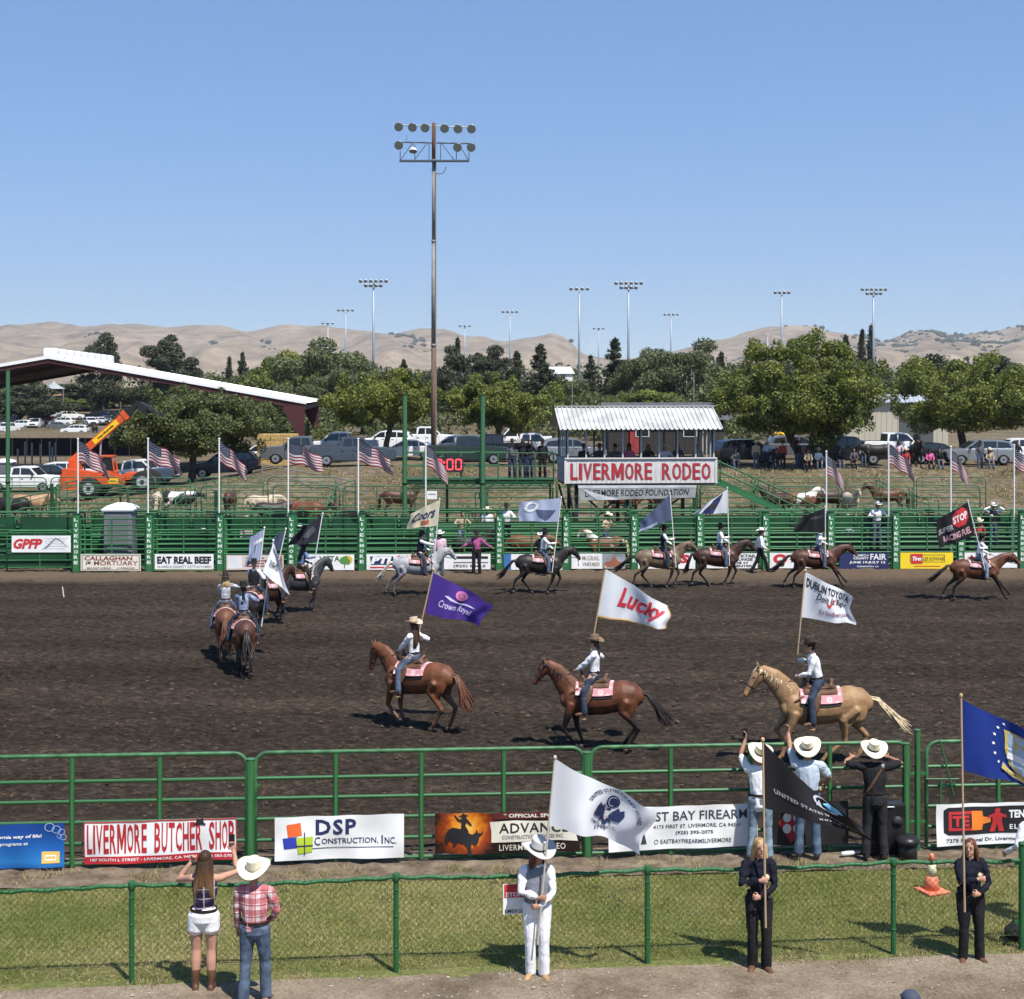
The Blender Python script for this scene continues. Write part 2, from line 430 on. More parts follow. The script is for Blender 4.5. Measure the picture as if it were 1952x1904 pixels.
def strip(name, mat, lo, hi, z, xa=-45, xb=45, nx=260, ny=40, rough=.012, seed=4, f=9.0):
 xs = np.linspace(xa, xb, nx); t = np.linspace(0, 1, ny); X, Tt = np.meshgrid(xs, t)
 Y = lo(X) + (hi(X) - lo(X)) * Tt
 q = np.stack([X.ravel(), Y.ravel()], 1); Z = z + rough * wave(q, f, seed, 3).reshape(X.shape)
 v = np.stack([X.ravel(), Y.ravel(), Z.ravel()], 1)
 i = np.arange((nx - 1) * (ny - 1)); r, c = i // (nx - 1), i % (nx - 1); a = r * nx + c
 return tag(obj(name, mesh(name, v, np.stack([a, a + 1, a + nx + 1, a + nx], 1), mat, True)), kind='structure')
# bare earth under the pipe fence
mE, n, l, b = nodes('bare_earth'); tc = n.new('ShaderNodeTexCoord').outputs['Object']
c1 = ramp(n, l, nz(n, l, tc, 2.5, 6, .7), [(.35, (.075, .055, .038)), (.5, (.15, .115, .08)), (.66, (.24, .19, .135))])
l.new(c1, b.inputs['Base Color']); bumpn(n, l, b, nz(n, l, tc, 14, 5, .7), .8, .05)
strip('earth_bank', mE, lambda X: fence_y(X) - 1.0, lambda X: fence_y(X) + .5, .035, rough=.03, nx=500, ny=30, f=12)
# lawn soil
mL, n, l, b = nodes('lawn_soil'); tc = n.new('ShaderNodeTexCoord').outputs['Object']
c1 = ramp(n, l, nz(n, l, tc, 1.1, 6, .65), [(.32, (.125, .150, .042)), (.5, (.175, .185, .060)), (.66, (.27, .235, .11))])
c2 = ramp(n, l, nz(n, l, tc, 16, 4, .7), [(.3, (.5, .5, .5)), (.7, (1.4, 1.4, 1.4))])
l.new(mix(n, l, 1.0, c1, c2, 'MULTIPLY'), b.inputs['Base Color']); bumpn(n, l, b, nz(n, l, tc, 30, 4, .7), .9, .05)
strip('lawn', mL, lambda X: link_y(X) - .25, lambda X: fence_y(X) - .85, .012, rough=.012, nx=300, ny=50)
# gravel walk in front
mV, n, l, b = nodes('gravel'); tc = n.new('ShaderNodeTexCoord').outputs['Object']
c1 = ramp(n, l, nz(n, l, tc, .9, 6, .65), [(.34, (.150, .115, .078)), (.5, (.245, .192, .135)), (.66, (.31, .252, .185))])
c2 = ramp(n, l, nz(n, l, tc, 24, 5, .75), [(.28, (.45, .43, .40)), (.5, (1, 1, 1)), (.72, (1.4, 1.38, 1.35))])
l.new(mix(n, l, 1.0, c1, c2, 'MULTIPLY'), b.inputs['Base Color']); bumpn(n, l, b, nz(n, l, tc, 40, 4, .7), 1.0, .03)
strip('gravel_path', mV, lambda X: 6 + 0 * X, lambda X: link_y(X) - .14, .022, rough=.012, nx=220, ny=90)
# grass blades (uncountable)
def blades(name, N, region, h, mats, probs, label, width=.006, zf=None):
 X, Y, hh = region(N); N = len(X)
 a = RNG.uniform(0, 6.28, N); w = width * RNG.uniform(.6, 1.5, N); H = h * RNG.uniform(.45, 1.35, N) * hh
 lean = RNG.normal(0, .55, (N, 2)) * H[:, None]
 v = np.empty((N, 3, 3)); z0 = np.full(N, .012) if zf is None else zf(X, Y)
 v[:, 0] = np.stack([X - np.cos(a) * w, Y - np.sin(a) * w, z0], 1)
 v[:, 1] = np.stack([X + np.cos(a) * w, Y + np.sin(a) * w, z0], 1)
 v[:, 2] = np.stack([X + lean[:, 0], Y + lean[:, 1], z0 + H], 1)
 f = np.arange(N * 3).reshape(N, 3)
 patch = wave(np.stack([X, Y], 1), 1.0, 31, 4); r = RNG.uniform(0, 1, N) * .8 + .1 + .42 * patch
 mi = np.digitize(r, np.cumsum(probs)[:-1])
 o = obj(name, mesh(name, v.reshape(-1, 3), f, None, False, mi, mats)); return tag(o, label, 'grass', kind='stuff')
gm = [M('grass_green', (.17, .205, .048), .8, trans=.3), M('grass_yellow', (.31, .30, .09), .8, trans=.3), M('grass_straw', (.44, .375, .19), .85, trans=.3)]
def lawn_region(N):
 X = RNG.uniform(-11, 11.5, N); t = RNG.uniform(0, 1, N) ** .95
 a = link_y(X) - .05; bb = fence_y(X) - .8; Y = a + (bb - a) * t
 k = np.clip(t / .08, .3, 1) * np.clip((1 - t) / .06, .4, 1); return X, Y, k
blades('grass', 210000, lawn_region, .036, gm, [.32, .40, .28], 'short patchy green lawn grass between the two green fences', .0065)
def edge_region(N):
 X = RNG.uniform(-11, 11.5, N); side = RNG.uniform(0, 1, N) < .55
 Y = np.where(side, link_y(X) + RNG.normal(-.02, .13, N), fence_y(X) - .55 + RNG.normal(0, .22, N))
 keep = wave(np.stack([X, Y], 1), 2.4, 77, 3) > .12
 return X[keep], Y[keep], np.where(side[keep], .8, 1.5)
blades('dry_weeds', 34000, edge_region, .055, [gm[2], M('weed_straw', (.26, .20, .11), .9), gm[0]], [.5, .3, .2], 'dry straw weeds and stubble along both fence lines', .006)
def bank_region(N):
 X = RNG.uniform(-34, 36, N); Y = RNG.uniform(84.5, 99, N); q = np.stack([X, Y], 1); keep = wave(q, 1.5, 5, 3) > -.15; X, Y = X[keep], Y[keep]
 return X, Y, np.ones(len(X))
blades('bank_grass', 60000, bank_region, .13, [gm[2], M('bank_straw', (.25, .195, .105), .9), M('bank_olive', (.13, .125, .05), .9)], [.3, .4, .3], 'dry straw and olive grass on the bank behind the pens', .03, lambda X, Y: terrain(X, Y) - .08)
# loose stones on the walk
pb = Blob()
for i in range(520):
 x = random.uniform(-8, 8.5); y = link_y(x) - random.uniform(.05, 1.3) ** 1.2 - .05; s = random.uniform(.006, .017) * (1.8 if random.random() < .05 else 1)
 pb.ell((x, y, .028), (s * random.uniform(.8, 1.5), s, s * .6), None, 6, 4)
tag(obj('gravel_stones', pb.build('gravel_stones', M('stone', (.30, .27, .225), .9, var=.4, vs=9), False)), 'loose pale stones scattered on the gravel walk', 'stones', kind='stuff')
# dirt clods in the arena, nearest part
N = 2600; cv = []; cf = []
X = RNG.uniform(-14, 15, N); Y = fence_y(X) + .3 + RNG.gamma(1.4, 5.5, N)
for i in range(N):
 if Y[i] > 62: continue
 s = random.uniform(.012, .04) * (1 if Y[i] < 34 else 1.5); k = len(cv)
 p = np.array([(1.2, 0, .1), (0, 1, 0), (-1.2, 0, .1), (0, -1, 0), (.1, .1, .8), (0, 0, -.3)]) * s * RNG.uniform(.6, 1.3, (6, 3)) + [X[i], Y[i], .02]
 cv += p.tolist(); cf += [(k, k + 1, k + 4), (k + 1, k + 2, k + 4), (k + 2, k + 3, k + 4), (k + 3, k, k + 4)]
tag(obj('dirt_clods', mesh('dirt_clods', cv, cf, M('clod', (.068, .051, .037), 1.0, var=.5, vs=3, spec=.1))), 'small loose clods lying on the arena dirt', 'clods', kind='stuff')
# ---------------------------------------------------------------- hills
RX = np.array([-900, -400, 0, 60, 100, 150, 200, 260, 330, 400, 470, 540, 620, 690, 720, 800, 850, 900, 950, 1000, 1050, 1080, 1110, 1150, 1250, 1350, 1400, 1450, 1520, 1560, 1620, 1680, 1720, 1780, 1820, 1870, 1950, 2300, 2900], float)
RY = np.array([640, 620, 632, 622, 620, 633, 628, 622, 625, 628, 632, 628, 628, 640, 640, 627, 632, 650, 655, 645, 643, 655, 680, 690, 682, 660, 650, 637, 625, 627, 650, 655, 645, 640, 650, 645, 630, 615, 640], float)
QX = np.array([-900, -300, 0, 100, 200, 300, 400, 500, 600, 700, 760, 850, 950, 1050, 1200, 1350, 1450, 1600, 1700, 1800, 1900, 1952, 2300, 2900], float)
QY = np.array([660, 650, 652, 664, 648, 668, 655, 678, 664, 688, 662, 676, 680, 698, 700, 690, 672, 668, 658, 668, 655, 650, 640, 660], float)
YR = np.linspace(2700, 6600, 100); AX = np.linspace(-900, 2850, 330)
A, Yg = np.meshgrid(AX, YR)
z1 = HC + (YH - np.interp(A, RX, RY)) / F * 5600; z2 = HC + (YH - np.interp(A + 18 * np.sin(Yg / 170), QX, QY)) / F * 4200
p1 = np.where(Yg < 5600, sstep(3000, 5600, Yg), 1 - .7 * sstep(5600, 6600, Yg)); p2 = np.where(Yg < 4200, sstep(2850, 4200, Yg), 1 - sstep(4200, 5100, Yg) * .9)
q = np.stack([A.ravel() / 95 + .35 * np.sin(Yg.ravel() / 420), Yg.ravel() / 900], 1)
fold = wave(q, 1.1, 14, 3).reshape(A.shape); fold = np.sqrt(fold ** 2 + .012) * 2 - 1.0 + .3 * np.abs(wave(q * [3.3, 2.2], 1.1, 9, 3)).reshape(A.shape)
damp = 1 - .85 * np.exp(-((Yg - 5600) / 260) ** 2); damp *= sstep(2700, 3300, Yg)
Z = np.maximum(z1 * p1, z2 * p2) - 30 * fold * damp
Z = np.where((Yg < 4400) & (Yg > 3900), np.maximum(Z, z2 * p2 - 12 * fold), Z)
v = np.stack([((A - XC) / F * Yg).ravel(), Yg.ravel(), Z.ravel()], 1); nx, ny = len(AX), len(YR)
i = np.arange((nx - 1) * (ny - 1)); r, c = i // (nx - 1), i % (nx - 1); a = r * nx + c
mH, n, l, b = nodes('hill_grass'); tc = n.new('ShaderNodeTexCoord').outputs['Object']
c1 = ramp(n, l, nz(n, l, tc, .006, 6, .6), [(.35, (.19, .146, .095)), (.5, (.27, .21, .140)), (.68, (.345, .272, .185))])
streak = ramp(n, l, nz(n, l, tc, .03, 5, .6, (1, .25, 2.5)), [(.3, (.72, .70, .70)), (.6, (1.08, 1.08, 1.08))])
c3 = mix(n, l, 1.0, c1, streak, 'MULTIPLY')
scrub = ramp(n, l, nz(n, l, tc, .0085, 6, .62), [(.58, (0, 0, 0)), (.64, (1, 1, 1))])
l.new(mix(n, l, math_(n, l, 'MULTIPLY', scrub, .55), c3, (.13, .115, .075)), b.inputs['Base Color']); bumpn(n, l, b, nz(n, l, tc, .02, 5), .5, 8)
HILL = mesh('hills', v, np.stack([a, a + 1, a + nx + 1, a + nx], 1), mH, True)
tag(obj('hills', HILL), kind='structure')
ob = Blob()
def hill_z(ax, y):
 j = int(np.clip((ax - AX[0]) / (AX[1] - AX[0]), 0, nx - 1)); k = int(np.clip((y - YR[0]) / (YR[1] - YR[0]), 0, ny - 1)); return Z[k, j]
for cx, cn, sx, y0, y1 in ((1800, 620, 130, 3900, 5350), (1930, 360, 60, 3900, 5300), (760, 26, 30, 4300, 5000), (800, 22, 18, 4300, 4600), (170, 22, 14, 4300, 4500), (480, 20, 40, 4200, 5000), (1560, 40, 60, 4000, 4600), (1040, 10, 60, 4000, 5000)):
 cl = [(random.gauss(cx, sx), random.uniform(y0, y1)) for _ in range(max(3, cn // 6))]
 for _ in range(cn):
  c0 = random.choice(cl); ax = c0[0] + random.gauss(0, 9); yy = c0[1] + random.gauss(0, 90)
  if not (-850 < ax < 2800 and 2800 < yy < 5580): continue
  s = random.uniform(3, 8.5); z = hill_z(ax, yy)
  ob.ell(((ax - XC) / F * yy, yy, z + s * .25), (s * random.uniform(.9, 1.5), s, s * random.uniform(.7, 1.0)), None, 6, 4)
tag(obj('hillside_oaks', ob.build('hillside_oaks', M('oak_far', (.045, .055, .03), .9, var=.4, vs=.05))), 'dark oaks dotted over the distant golden hillsides', 'oaks', kind='stuff')
# ---------------------------------------------------------------- trees
def leaf_mesh(name, C, Nrm, size, rng, mats, probs, aspect=.55, patch=.6):
 N = len(C); r = rng.normal(size=(N, 3)); n = Nrm * .75 + r * .75; n /= np.linalg.norm(n, axis=1)[:, None]
 t = np.cross(n, rng.normal(size=(N, 3))); t /= np.linalg.norm(t, axis=1)[:, None]; u = np.cross(n, t)
 s = size * rng.uniform(.6, 1.4, N)[:, None]
 v = np.empty((N, 4, 3)); v[:, 0] = C - t * s; v[:, 1] = C - u * s * aspect; v[:, 2] = C + t * s; v[:, 3] = C + u * s * aspect
 k = rng.uniform(0, 1, N) + .16 * wave(C, patch * 2.2, 3, 2); mi = np.digitize(k, np.cumsum(probs)[:-1])
 return mesh(name, v.reshape(-1, 3), np.arange(N * 4).reshape(N, 4), None, False, mi, mats)
def cloud(rng, clumps, N):
 w = np.array([r[0] * r[1] for c, r in clumps]); idx = rng.choice(len(clumps), N, p=w / w.sum())
 cc = np.array([c for c, r in clumps])[idx]; rr = np.array([r for c, r in clumps])[idx]
 d = rng.normal(size=(N, 3)); d /= np.linalg.norm(d, axis=1)[:, None]
 rad = rng.uniform(.35, 1.06, N)[:, None] ** .6
 return cc + d * rr * rad, d
LEAF = {
'bright': [M('leaf_lime', (.25, .262, .054), .55, trans=.35, spec=.3), M('leaf_green', (.145, .175, .040), .55, trans=.35, spec=.3), M('leaf_deep', (.064, .088, .024), .6, trans=.3)],
'mid': [M('leaf_mid', (0.152, 0.171, 0.055), .6, trans=.3), M('leaf_mid_dark', (0.091, 0.112, 0.037), .6, trans=.3), M('leaf_mid_deep', (0.055, 0.071, 0.024), .6, trans=.25)],
'dark': [M('leaf_dark', (0.063, 0.076, 0.037), .65, trans=.2), M('leaf_dark2', (0.041, 0.051, 0.026), .65, trans=.2), M('leaf_dark3', (0.098, 0.107, 0.051), .65, trans=.2)],
'pine': [M('needle_a', (0.112, 0.132, 0.051), .65, trans=.2), M('needle_b', (0.063, 0.078, 0.032), .65, trans=.2), M('needle_c', (0.159, 0.171, 0.071), .65, trans=.2)]}
BARK = M('bark', (.085, .065, .05), .95, var=.4, vs=6, bump=.8, bs=14, stretch=(1, 1, .3))
def trunk_mesh(rng, h0, h1, r, spread, k=6, name='trunk', y0=None):
 b = Blob(); lean = Vector((rng.normal(0, .05), rng.normal(0, .05), 0)) * h1
 top = Vector((lean.x, lean.y, h0))
 b.tube([(0, 0, -.4), (lean.x * .3, lean.y * .3, h0 * .5), top], [r * 1.35, r * 1.0, r * .9], 9)
 for i in range(k):
  a = 6.28 * (i + rng.uniform(-.3, .3)) / k; d = Vector((math.cos(a), math.sin(a), 0)) * spread * rng.uniform(.5, 1)
  m = top + d * .35 + Vector((0, 0, (h1 - h0) * .35)); e = top + d + Vector((0, 0, (h1 - h0) * rng.uniform(.6, 1)))
  b.tube([top - Vector((0, 0, .2)), m, e], [r * .6, r * .38, r * .12], 6)
  for q in range(2):
   e2 = m + Vector((rng.normal(0, .3), rng.normal(0, .3), rng.uniform(.2, .5))) * spread * .6
   b.tube([m, e2], [r * .25, r * .07], 5)
 return b.build(name, BARK)
def broadleaf(seed, R_, H, base, kind, N, leaf, flat=.75, nclump=70, probs=(.4, .38, .22), rough=1.0, sprig=1.22):
 "crown of radius R_ from height base to H"
 rng = np.random.default_rng(seed); cz = base + (H - base) * .46; rz = (H - base) * .54
 cl = []
 for i in range(nclump):
  d = rng.normal(size=3); d /= np.linalg.norm(d); d[2] = max(d[2], -.62) if rng.uniform() < .8 else d[2]
  q = rng.uniform(.35, 1.0) ** .6; k = rng.uniform(.11, .24) * rough; an = math.atan2(d[1], d[0]); q *= 1 + .16 * math.sin(2 * an + seed) + .12 * math.sin(6 * d[2] + seed) + .08 * math.sin(5 * an); q = min(q, 1.06)
  fl = flat + (1 - flat) * (d[2] > 0)
  c = np.array([d[0] * R_ * q * (1 - .22 * max(0, d[2])), d[1] * R_ * q, cz + d[2] * rz * q * fl])
  cl.append((c, np.array([R_ * k, R_ * k, R_ * k * .62])))
 for i in range(10): cl.append((np.array([rng.normal(0, .3) * R_, rng.normal(0, .3) * R_, cz + rng.normal(0, .25) * rz]), np.array([R_ * .28, R_ * .28, rz * .30])))
 for i in range(int(nclump * .6) if sprig else 0):      # sprigs that break the outline
  d = rng.normal(size=3); d /= np.linalg.norm(d); d[2] = abs(d[2]) if rng.uniform() < .7 else d[2] * .6; k = rng.uniform(.86, sprig)
  cl.append((np.array([d[0] * R_ * k, d[1] * R_ * k, cz + d[2] * rz * k]), np.array([R_ * .08, R_ * .08, R_ * .12])))
 C, d = cloud(rng, cl, N)
 return leaf_mesh('crown', C, d, leaf, rng, LEAF[kind], probs), trunk_mesh(rng, base + .1 * (H - base), cz + rz * .5, R_ * .052, R_ * .62)
def conifer(seed, R_, H, kind, N, leaf, tiers=11, probs=(.35, .4, .25), bare=.08):
 rng = np.random.default_rng(seed); Cs = []; D = []
 nbr = tiers * 9
 for k in range(nbr):
  f = (k / nbr) ** 1.15; z = H * (bare + (1 - bare) * f) + rng.normal(0, .012) * H; rr = R_ * (1 - f) ** .8 * (1 + .16 * math.sin(f * tiers * 6.28)) + .12
  a = rng.uniform(0, 6.28); L = rr * rng.uniform(.55, 1.15); m = max(6, int(N * 1.7 * (1 - f * .8) / nbr))
  s = rng.uniform(.05, 1, m) ** .7; w = .22 * L * (1 - s * .5)
  x = s * L + rng.normal(0, .05, m); y = rng.normal(0, 1, m) * w; zz = z - .34 * s * L + .24 * s ** 3 * L + rng.normal(0, 1, m) * H * .014 + H * .03
  Cs.append(np.stack([x * math.cos(a) - y * math.sin(a), x * math.sin(a) + y * math.cos(a), zz], 1)); D.append(np.tile([math.cos(a) * .4, math.sin(a) * .4, .8], (m, 1)))
 m = int(N * .05); s = rng.uniform(0, 1, m); Cs.append(np.stack([rng.normal(0, .10, m), rng.normal(0, .10, m), H * (.93 + .1 * s)], 1)); D.append(np.tile([0, 0, 1.], (m, 1)))
 b = Blob(); b.tube([(0, 0, -.5), (0, 0, H * .5), (0, 0, H * .98)], [R_ * .1, R_ * .06, .03], 7)
 return leaf_mesh('crown', np.vstack(Cs), np.vstack(D), leaf, rng, LEAF[kind], probs, .4), b.build('trunk', BARK)
def tree(name, meshes, label, loc, s=1.0, rz=0.0, sz=None, group=None):
 r = root(name, label, 'tree', group, loc, rz); r.scale = (s, s, sz or s)
 obj('crown', meshes[0], r); obj('trunk', meshes[1], r); return r
# shade trees along the lot (nearest ones)
def ground_at(x, Y): p = P(x, YH, Y); return Vector((p.x, Y, tz(p.x, Y) - .05))
t1 = broadleaf(101, 4.9, 6.3, 1.5, 'mid', 60000, .10, nclump=58, probs=(.42, .38, .2))
tree('shade_tree', t1, 'dark green shade tree in front of the navy car beside the orange telehandler', ground_at(366, 103), .98)
t2 = broadleaf(202, 4.0, 6.2, 2.1, 'bright', 50000, .095, nclump=52, probs=(.5, .34, .16))
tree('shade_tree', t2, 'lime green tree with forked trunk directly left of the tall wooden light pole', ground_at(733, 110))
t3 = broadleaf(303, 4.15, 6.0, 1.9, 'bright', 50000, .095, nclump=52, probs=(.40, .40, .20))
tree('shade_tree', t3, 'bright green tree between the tall wooden light pole and the announcer stand', ground_at(952, 112))
t4 = broadleaf(404, 5.4, 8.6, 1.35, 'bright', 95000, .10, nclump=95, probs=(.30, .44, .26), rough=.9)
tree('shade_tree', t4, 'largest green shade tree, spreading over spectators right of the announcer stand', ground_at(1528, 100), .95)
t5 = broadleaf(505, 5.7, 7.3, 1.7, 'bright', 68000, .105, nclump=66, probs=(.36, .42, .22))
tree('shade_tree', t5, 'bright green shade tree at the right edge above the parked grey car', ground_at(1838, 114))
# belt of park trees behind
pn = [conifer(11, 2.6, 9.5, 'dark', 9000, .17), conifer(12, 2.2, 11.5, 'dark', 9000, .17, 13), conifer(13, 1.1, 11.5, 'dark', 6000, .15, 15)]
bl = [broadleaf(21, 5.0, 9.0, .8, 'dark', 22425, 0.187, .9, 46, (.4, .4, .2), 1.45, 0), broadleaf(22, 4.6, 10.5, .8, 'dark', 22425, 0.187, .95, 46, (.3, .5, .2), 1.45, 0),
 broadleaf(23, 5.2, 9.6, .6, 'pine', 29324, 0.156, .9, 44, (.35, .35, .3), 1.3, 0), broadleaf(24, 5.0, 8.0, .8, 'mid', 24149, 0.172, .85, 50, (.45, .35, .2), 1.45, 0),
 broadleaf(25, 4.6, 7.4, .9, 'bright', 24149, 0.172, .85, 50, (.3, .45, .25), 1.45, 0), broadleaf(26, 4.2, 11.5, .8, 'dark', 22425, 0.179, .95, 40, (.45, .35, .2), 1.45, 0)]
HT = {id(bl[0]): 9.0, id(bl[1]): 10.5, id(bl[2]): 9.6, id(bl[3]): 8.0, id(bl[4]): 7.4, id(bl[5]): 11.5, id(pn[0]): 9.8, id(pn[1]): 11.9, id(pn[2]): 11.9}
WD = {id(bl[0]): 10.6, id(bl[1]): 9.8, id(bl[2]): 11.0, id(bl[3]): 10.6, id(bl[4]): 9.8, id(bl[5]): 9.0, id(pn[0]): 5.2, id(pn[1]): 4.4, id(pn[2]): 2.2}
def belt(pr, x, ytop, w, Y, label, name='park_tree', group=None):
 g = ground_at(x, Y); top = HC - (ytop - YH) / F * Y; s = 1.3 * w / F * Y / WD[id(pr)]; sz = (top - g.z) / HT[id(pr)]
 tree(name, pr, label, g, s, random.uniform(0, 6.28), sz, group)
for a in (
(bl[1], 197, 649, 74, 300, 'small dark round tree on the skyline over the shed ridge vents'),
(bl[5], 312, 634, 104, 300, 'tall dark oval tree on the skyline above the white shed roof'),
(bl[3], 452, 702, 130, 270, 'olive green tree rising just above the middle of the white shed roof'),
(bl[4], 545, 664, 130, 262, 'ragged yellow-green tree behind the lower slope of the shed roof'),
(bl[2], 632, 648, 165, 235, 'broad pine standing tallest left of the wooden light pole'),
(bl[2], 690, 690, 130, 215, 'lower pine tucked against the broad pine left of the light pole'),
(bl[3], 770, 704, 110, 240, 'olive tree just left of the wooden light pole behind the lime tree'),
(bl[0], 868, 668, 100, 225, 'dark round evergreen just right of the wooden light pole'),
(bl[1], 935, 672, 90, 235, 'dark evergreen between the light pole and the tiered conifers'),
(bl[3], 1060, 715, 120, 230, 'grey-green tree behind the left end of the announcer stand roof'),
(bl[3], 1150, 742, 110, 180, 'low olive tree peeking over the announcer stand roof'),
(bl[2], 1218, 668, 90, 215, 'narrow dark pine above the middle of the announcer stand roof'),
(bl[2], 1305, 650, 150, 208, 'big dense pine above the right end of the announcer stand roof'),
(bl[4], 1230, 740, 130, 170, 'pale green bushy tree low behind the announcer stand'),
(bl[3], 1420, 690, 130, 240, 'hazy olive tree left of the largest shade tree'),
(bl[0], 1480, 700, 120, 250, 'dark tree seen through the left side of the largest shade tree'),
(bl[3], 1640, 690, 110, 235, 'olive tree behind the twin skyline spires'),
(bl[0], 1735, 700, 130, 200, 'dark evergreen behind the cream metal building'),
(bl[0], 1800, 684, 150, 215, 'dark evergreen mass above the right shade tree'),
(bl[1], 1905, 690, 120, 225, 'dark round tree at the right edge below the oak dotted hill'),
(bl[3], 1870, 700, 140, 235, 'olive tree behind the right edge shade tree'),
(bl[0], 40, 728, 150, 285, 'dark tree under the left end of the shed roof'),
(bl[1], 130, 736, 120, 330, 'dark tree behind the playground canopies'),
(bl[3], 215, 735, 120, 340, 'olive tree right of the playground canopies'),
(bl[0], 300, 740, 140, 330, 'dark tree beneath the shed roof above the raised boom'),
(bl[4], 118, 757, 60, 318, 'small green tree beside the red playground slide'),
(bl[4], 176, 758, 54, 316, 'small green tree between the two playground towers'),
(bl[3], 395, 725, 120, 300, 'olive tree behind the middle slope of the shed roof'),
(bl[3], 500, 735, 130, 200, 'green tree filling the gap under the low end of the shed roof'),
(bl[2], 575, 720, 120, 210, 'pine behind the red shed column'),
): belt(*a)
for a in (
(pn[0], 1030, 657, 92, 215, 'tiered dark conifer with open branches, largest right of the light pole'),
(pn[0], 985, 670, 66, 235, 'slimmer dark conifer beside the largest tiered conifer'),
(pn[1], 1172, 646, 78, 220, 'pointed dark conifer above the announcer stand between two lamp poles'),
(pn[0], 1126, 678, 54, 235, 'short dark conifer left of the pointed conifer above the stand'),
(pn[0], 462, 672, 46, 300, 'small dark conifer on the skyline right of the oval tree'),
(pn[2], 437, 680, 24, 310, 'thin dark conifer tip on the skyline beside the small conifer'),
(pn[2], 872, 644, 30, 260, 'thin conifer tip rising over the dark evergreens right of the light pole'),
(pn[2], 1643, 628, 30, 280, 'left of the twin thin conifer spires on the right skyline'),
(pn[2], 1660, 620, 26, 282, 'taller right one of the twin conifer spires beside a lamp pole'),
(pn[1], 1612, 640, 50, 285, 'dark conifer just left of the twin skyline spires'),
(pn[1], 1375, 672, 50, 300, 'small hazy conifer on the skyline right of the big dense pine'),
(pn[1], 770, 686, 44, 250, 'small dark conifer left of the wooden light pole'),
): belt(*a, name='conifer')
# wooded park further back, one mass
rng = np.random.default_rng(77); cl = []
for i in range(290):
 x = rng.uniform(-250, 2250); Y = rng.uniform(330, 430)
 if 60 < x < 330 and rng.uniform() < .75: continue
 top = 692 + 14 * math.sin(x / 60) + 10 * math.sin(x / 23 + 1) + rng.uniform(-6, 26) + (14 if x < 560 else 0); p = P(x, YH, Y); zt = HC - (top - YH) / F * Y; R0 = rng.uniform(3, 6)
 for k in range(7): cl.append((np.array([p.x + rng.normal(0, .5) * R0, Y + rng.normal(0, .5) * R0, 2 + (zt - 2 - R0 * .4) * rng.uniform(.25, 1)]), np.array([R0 * .55, R0 * .55, R0 * .45])))
c2 = []
for i in range(90):        # shrubs along the far side of the lot
 x = rng.choice([rng.uniform(540, 1060), rng.uniform(1380, 1800), rng.uniform(1060, 1400), rng.uniform(-100, 420)]); Y = rng.uniform(150, 185) if x > 450 else rng.uniform(340, 360); p = P(x, YH, Y); R0 = rng.uniform(1.6, 3.0)
 for k in range(4): c2.append((np.array([p.x + rng.normal(0, .5) * R0, Y + rng.normal(0, .5) * R0, tz(p.x, Y) + rng.uniform(.3, 1.1) * R0]), np.array([R0 * .7, R0 * .7, R0 * .55])))
C, d = cloud(rng, cl, 75000); mixl = [LEAF['dark'][0], LEAF['mid'][1], LEAF['pine'][0], LEAF['mid'][0]]
tag(obj('distant_wood', leaf_mesh('distant_wood', C, d, .5, rng, mixl, (.35, .3, .2, .15), .7, .05)), 'continuous dark green wood behind the park trees below the hills', 'woodland', kind='stuff')
C, d = cloud(rng, c2, 42000)
tag(obj('lot_shrubs', leaf_mesh('lot_shrubs', C, d, .19, rng, [LEAF['mid'][0], LEAF['mid'][1], LEAF['dark'][2]], (.35, .4, .25), .6, .3)), 'low green shrubs massed along the far side of the parking lot', 'shrubs', kind='stuff')
# ---------------------------------------------------------------- shared materials
GRN = M('green_paint', (.032, .142, .052), .45, var=.4, vs=1.1, spec=.4)
GRN2 = M('green_sheet', (.011, .055, .021), .5, var=.25, vs=1.2, bump=.1, bs=6)
GRND = M('green_faded', (.040, .125, .055), .6, var=.3, vs=1.5)
WHT = M('white_print', (.80, .80, .79), .6)
RED = M('red_print', (.52, .035, .04), .6)
BLK = M('black_print', (.018, .018, .02), .6)
NAVY = M('navy_print', (.022, .03, .10), .6)
GREY = M('grey_print', (.20, .20, .21), .6)
VINYL = M('white_vinyl', (.78, .78, .77), .45, var=.04, vs=3)
DARKSTEEL = M('dark_steel', (.025, .028, .03), .6, var=.3, vs=3)
GALV = M('galvanised', (.42, .44, .46), .45, .6, var=.15, vs=5)
CORR = M('roof_sheet', (.46, .46, .445), .55, .0, var=.2, vs=1.2)
POLEW = M('white_pole', (.72, .71, .68), .5)
def on_line(x, c0, c1):
 k = (x - XC) / F; X = k * c0 / (1 - c1 * k); return X, c0 + c1 * X
def chx(x): return on_line(x, 65.08, .0314)
def chz(y, Y): return HC - (y - YH) / F * Y
def chute_y(X): return 65.08 + .0314 * X
CH_RZ = math.atan(.0314); NF_RZ = math.atan(.07); CL_RZ = math.atan(.095)
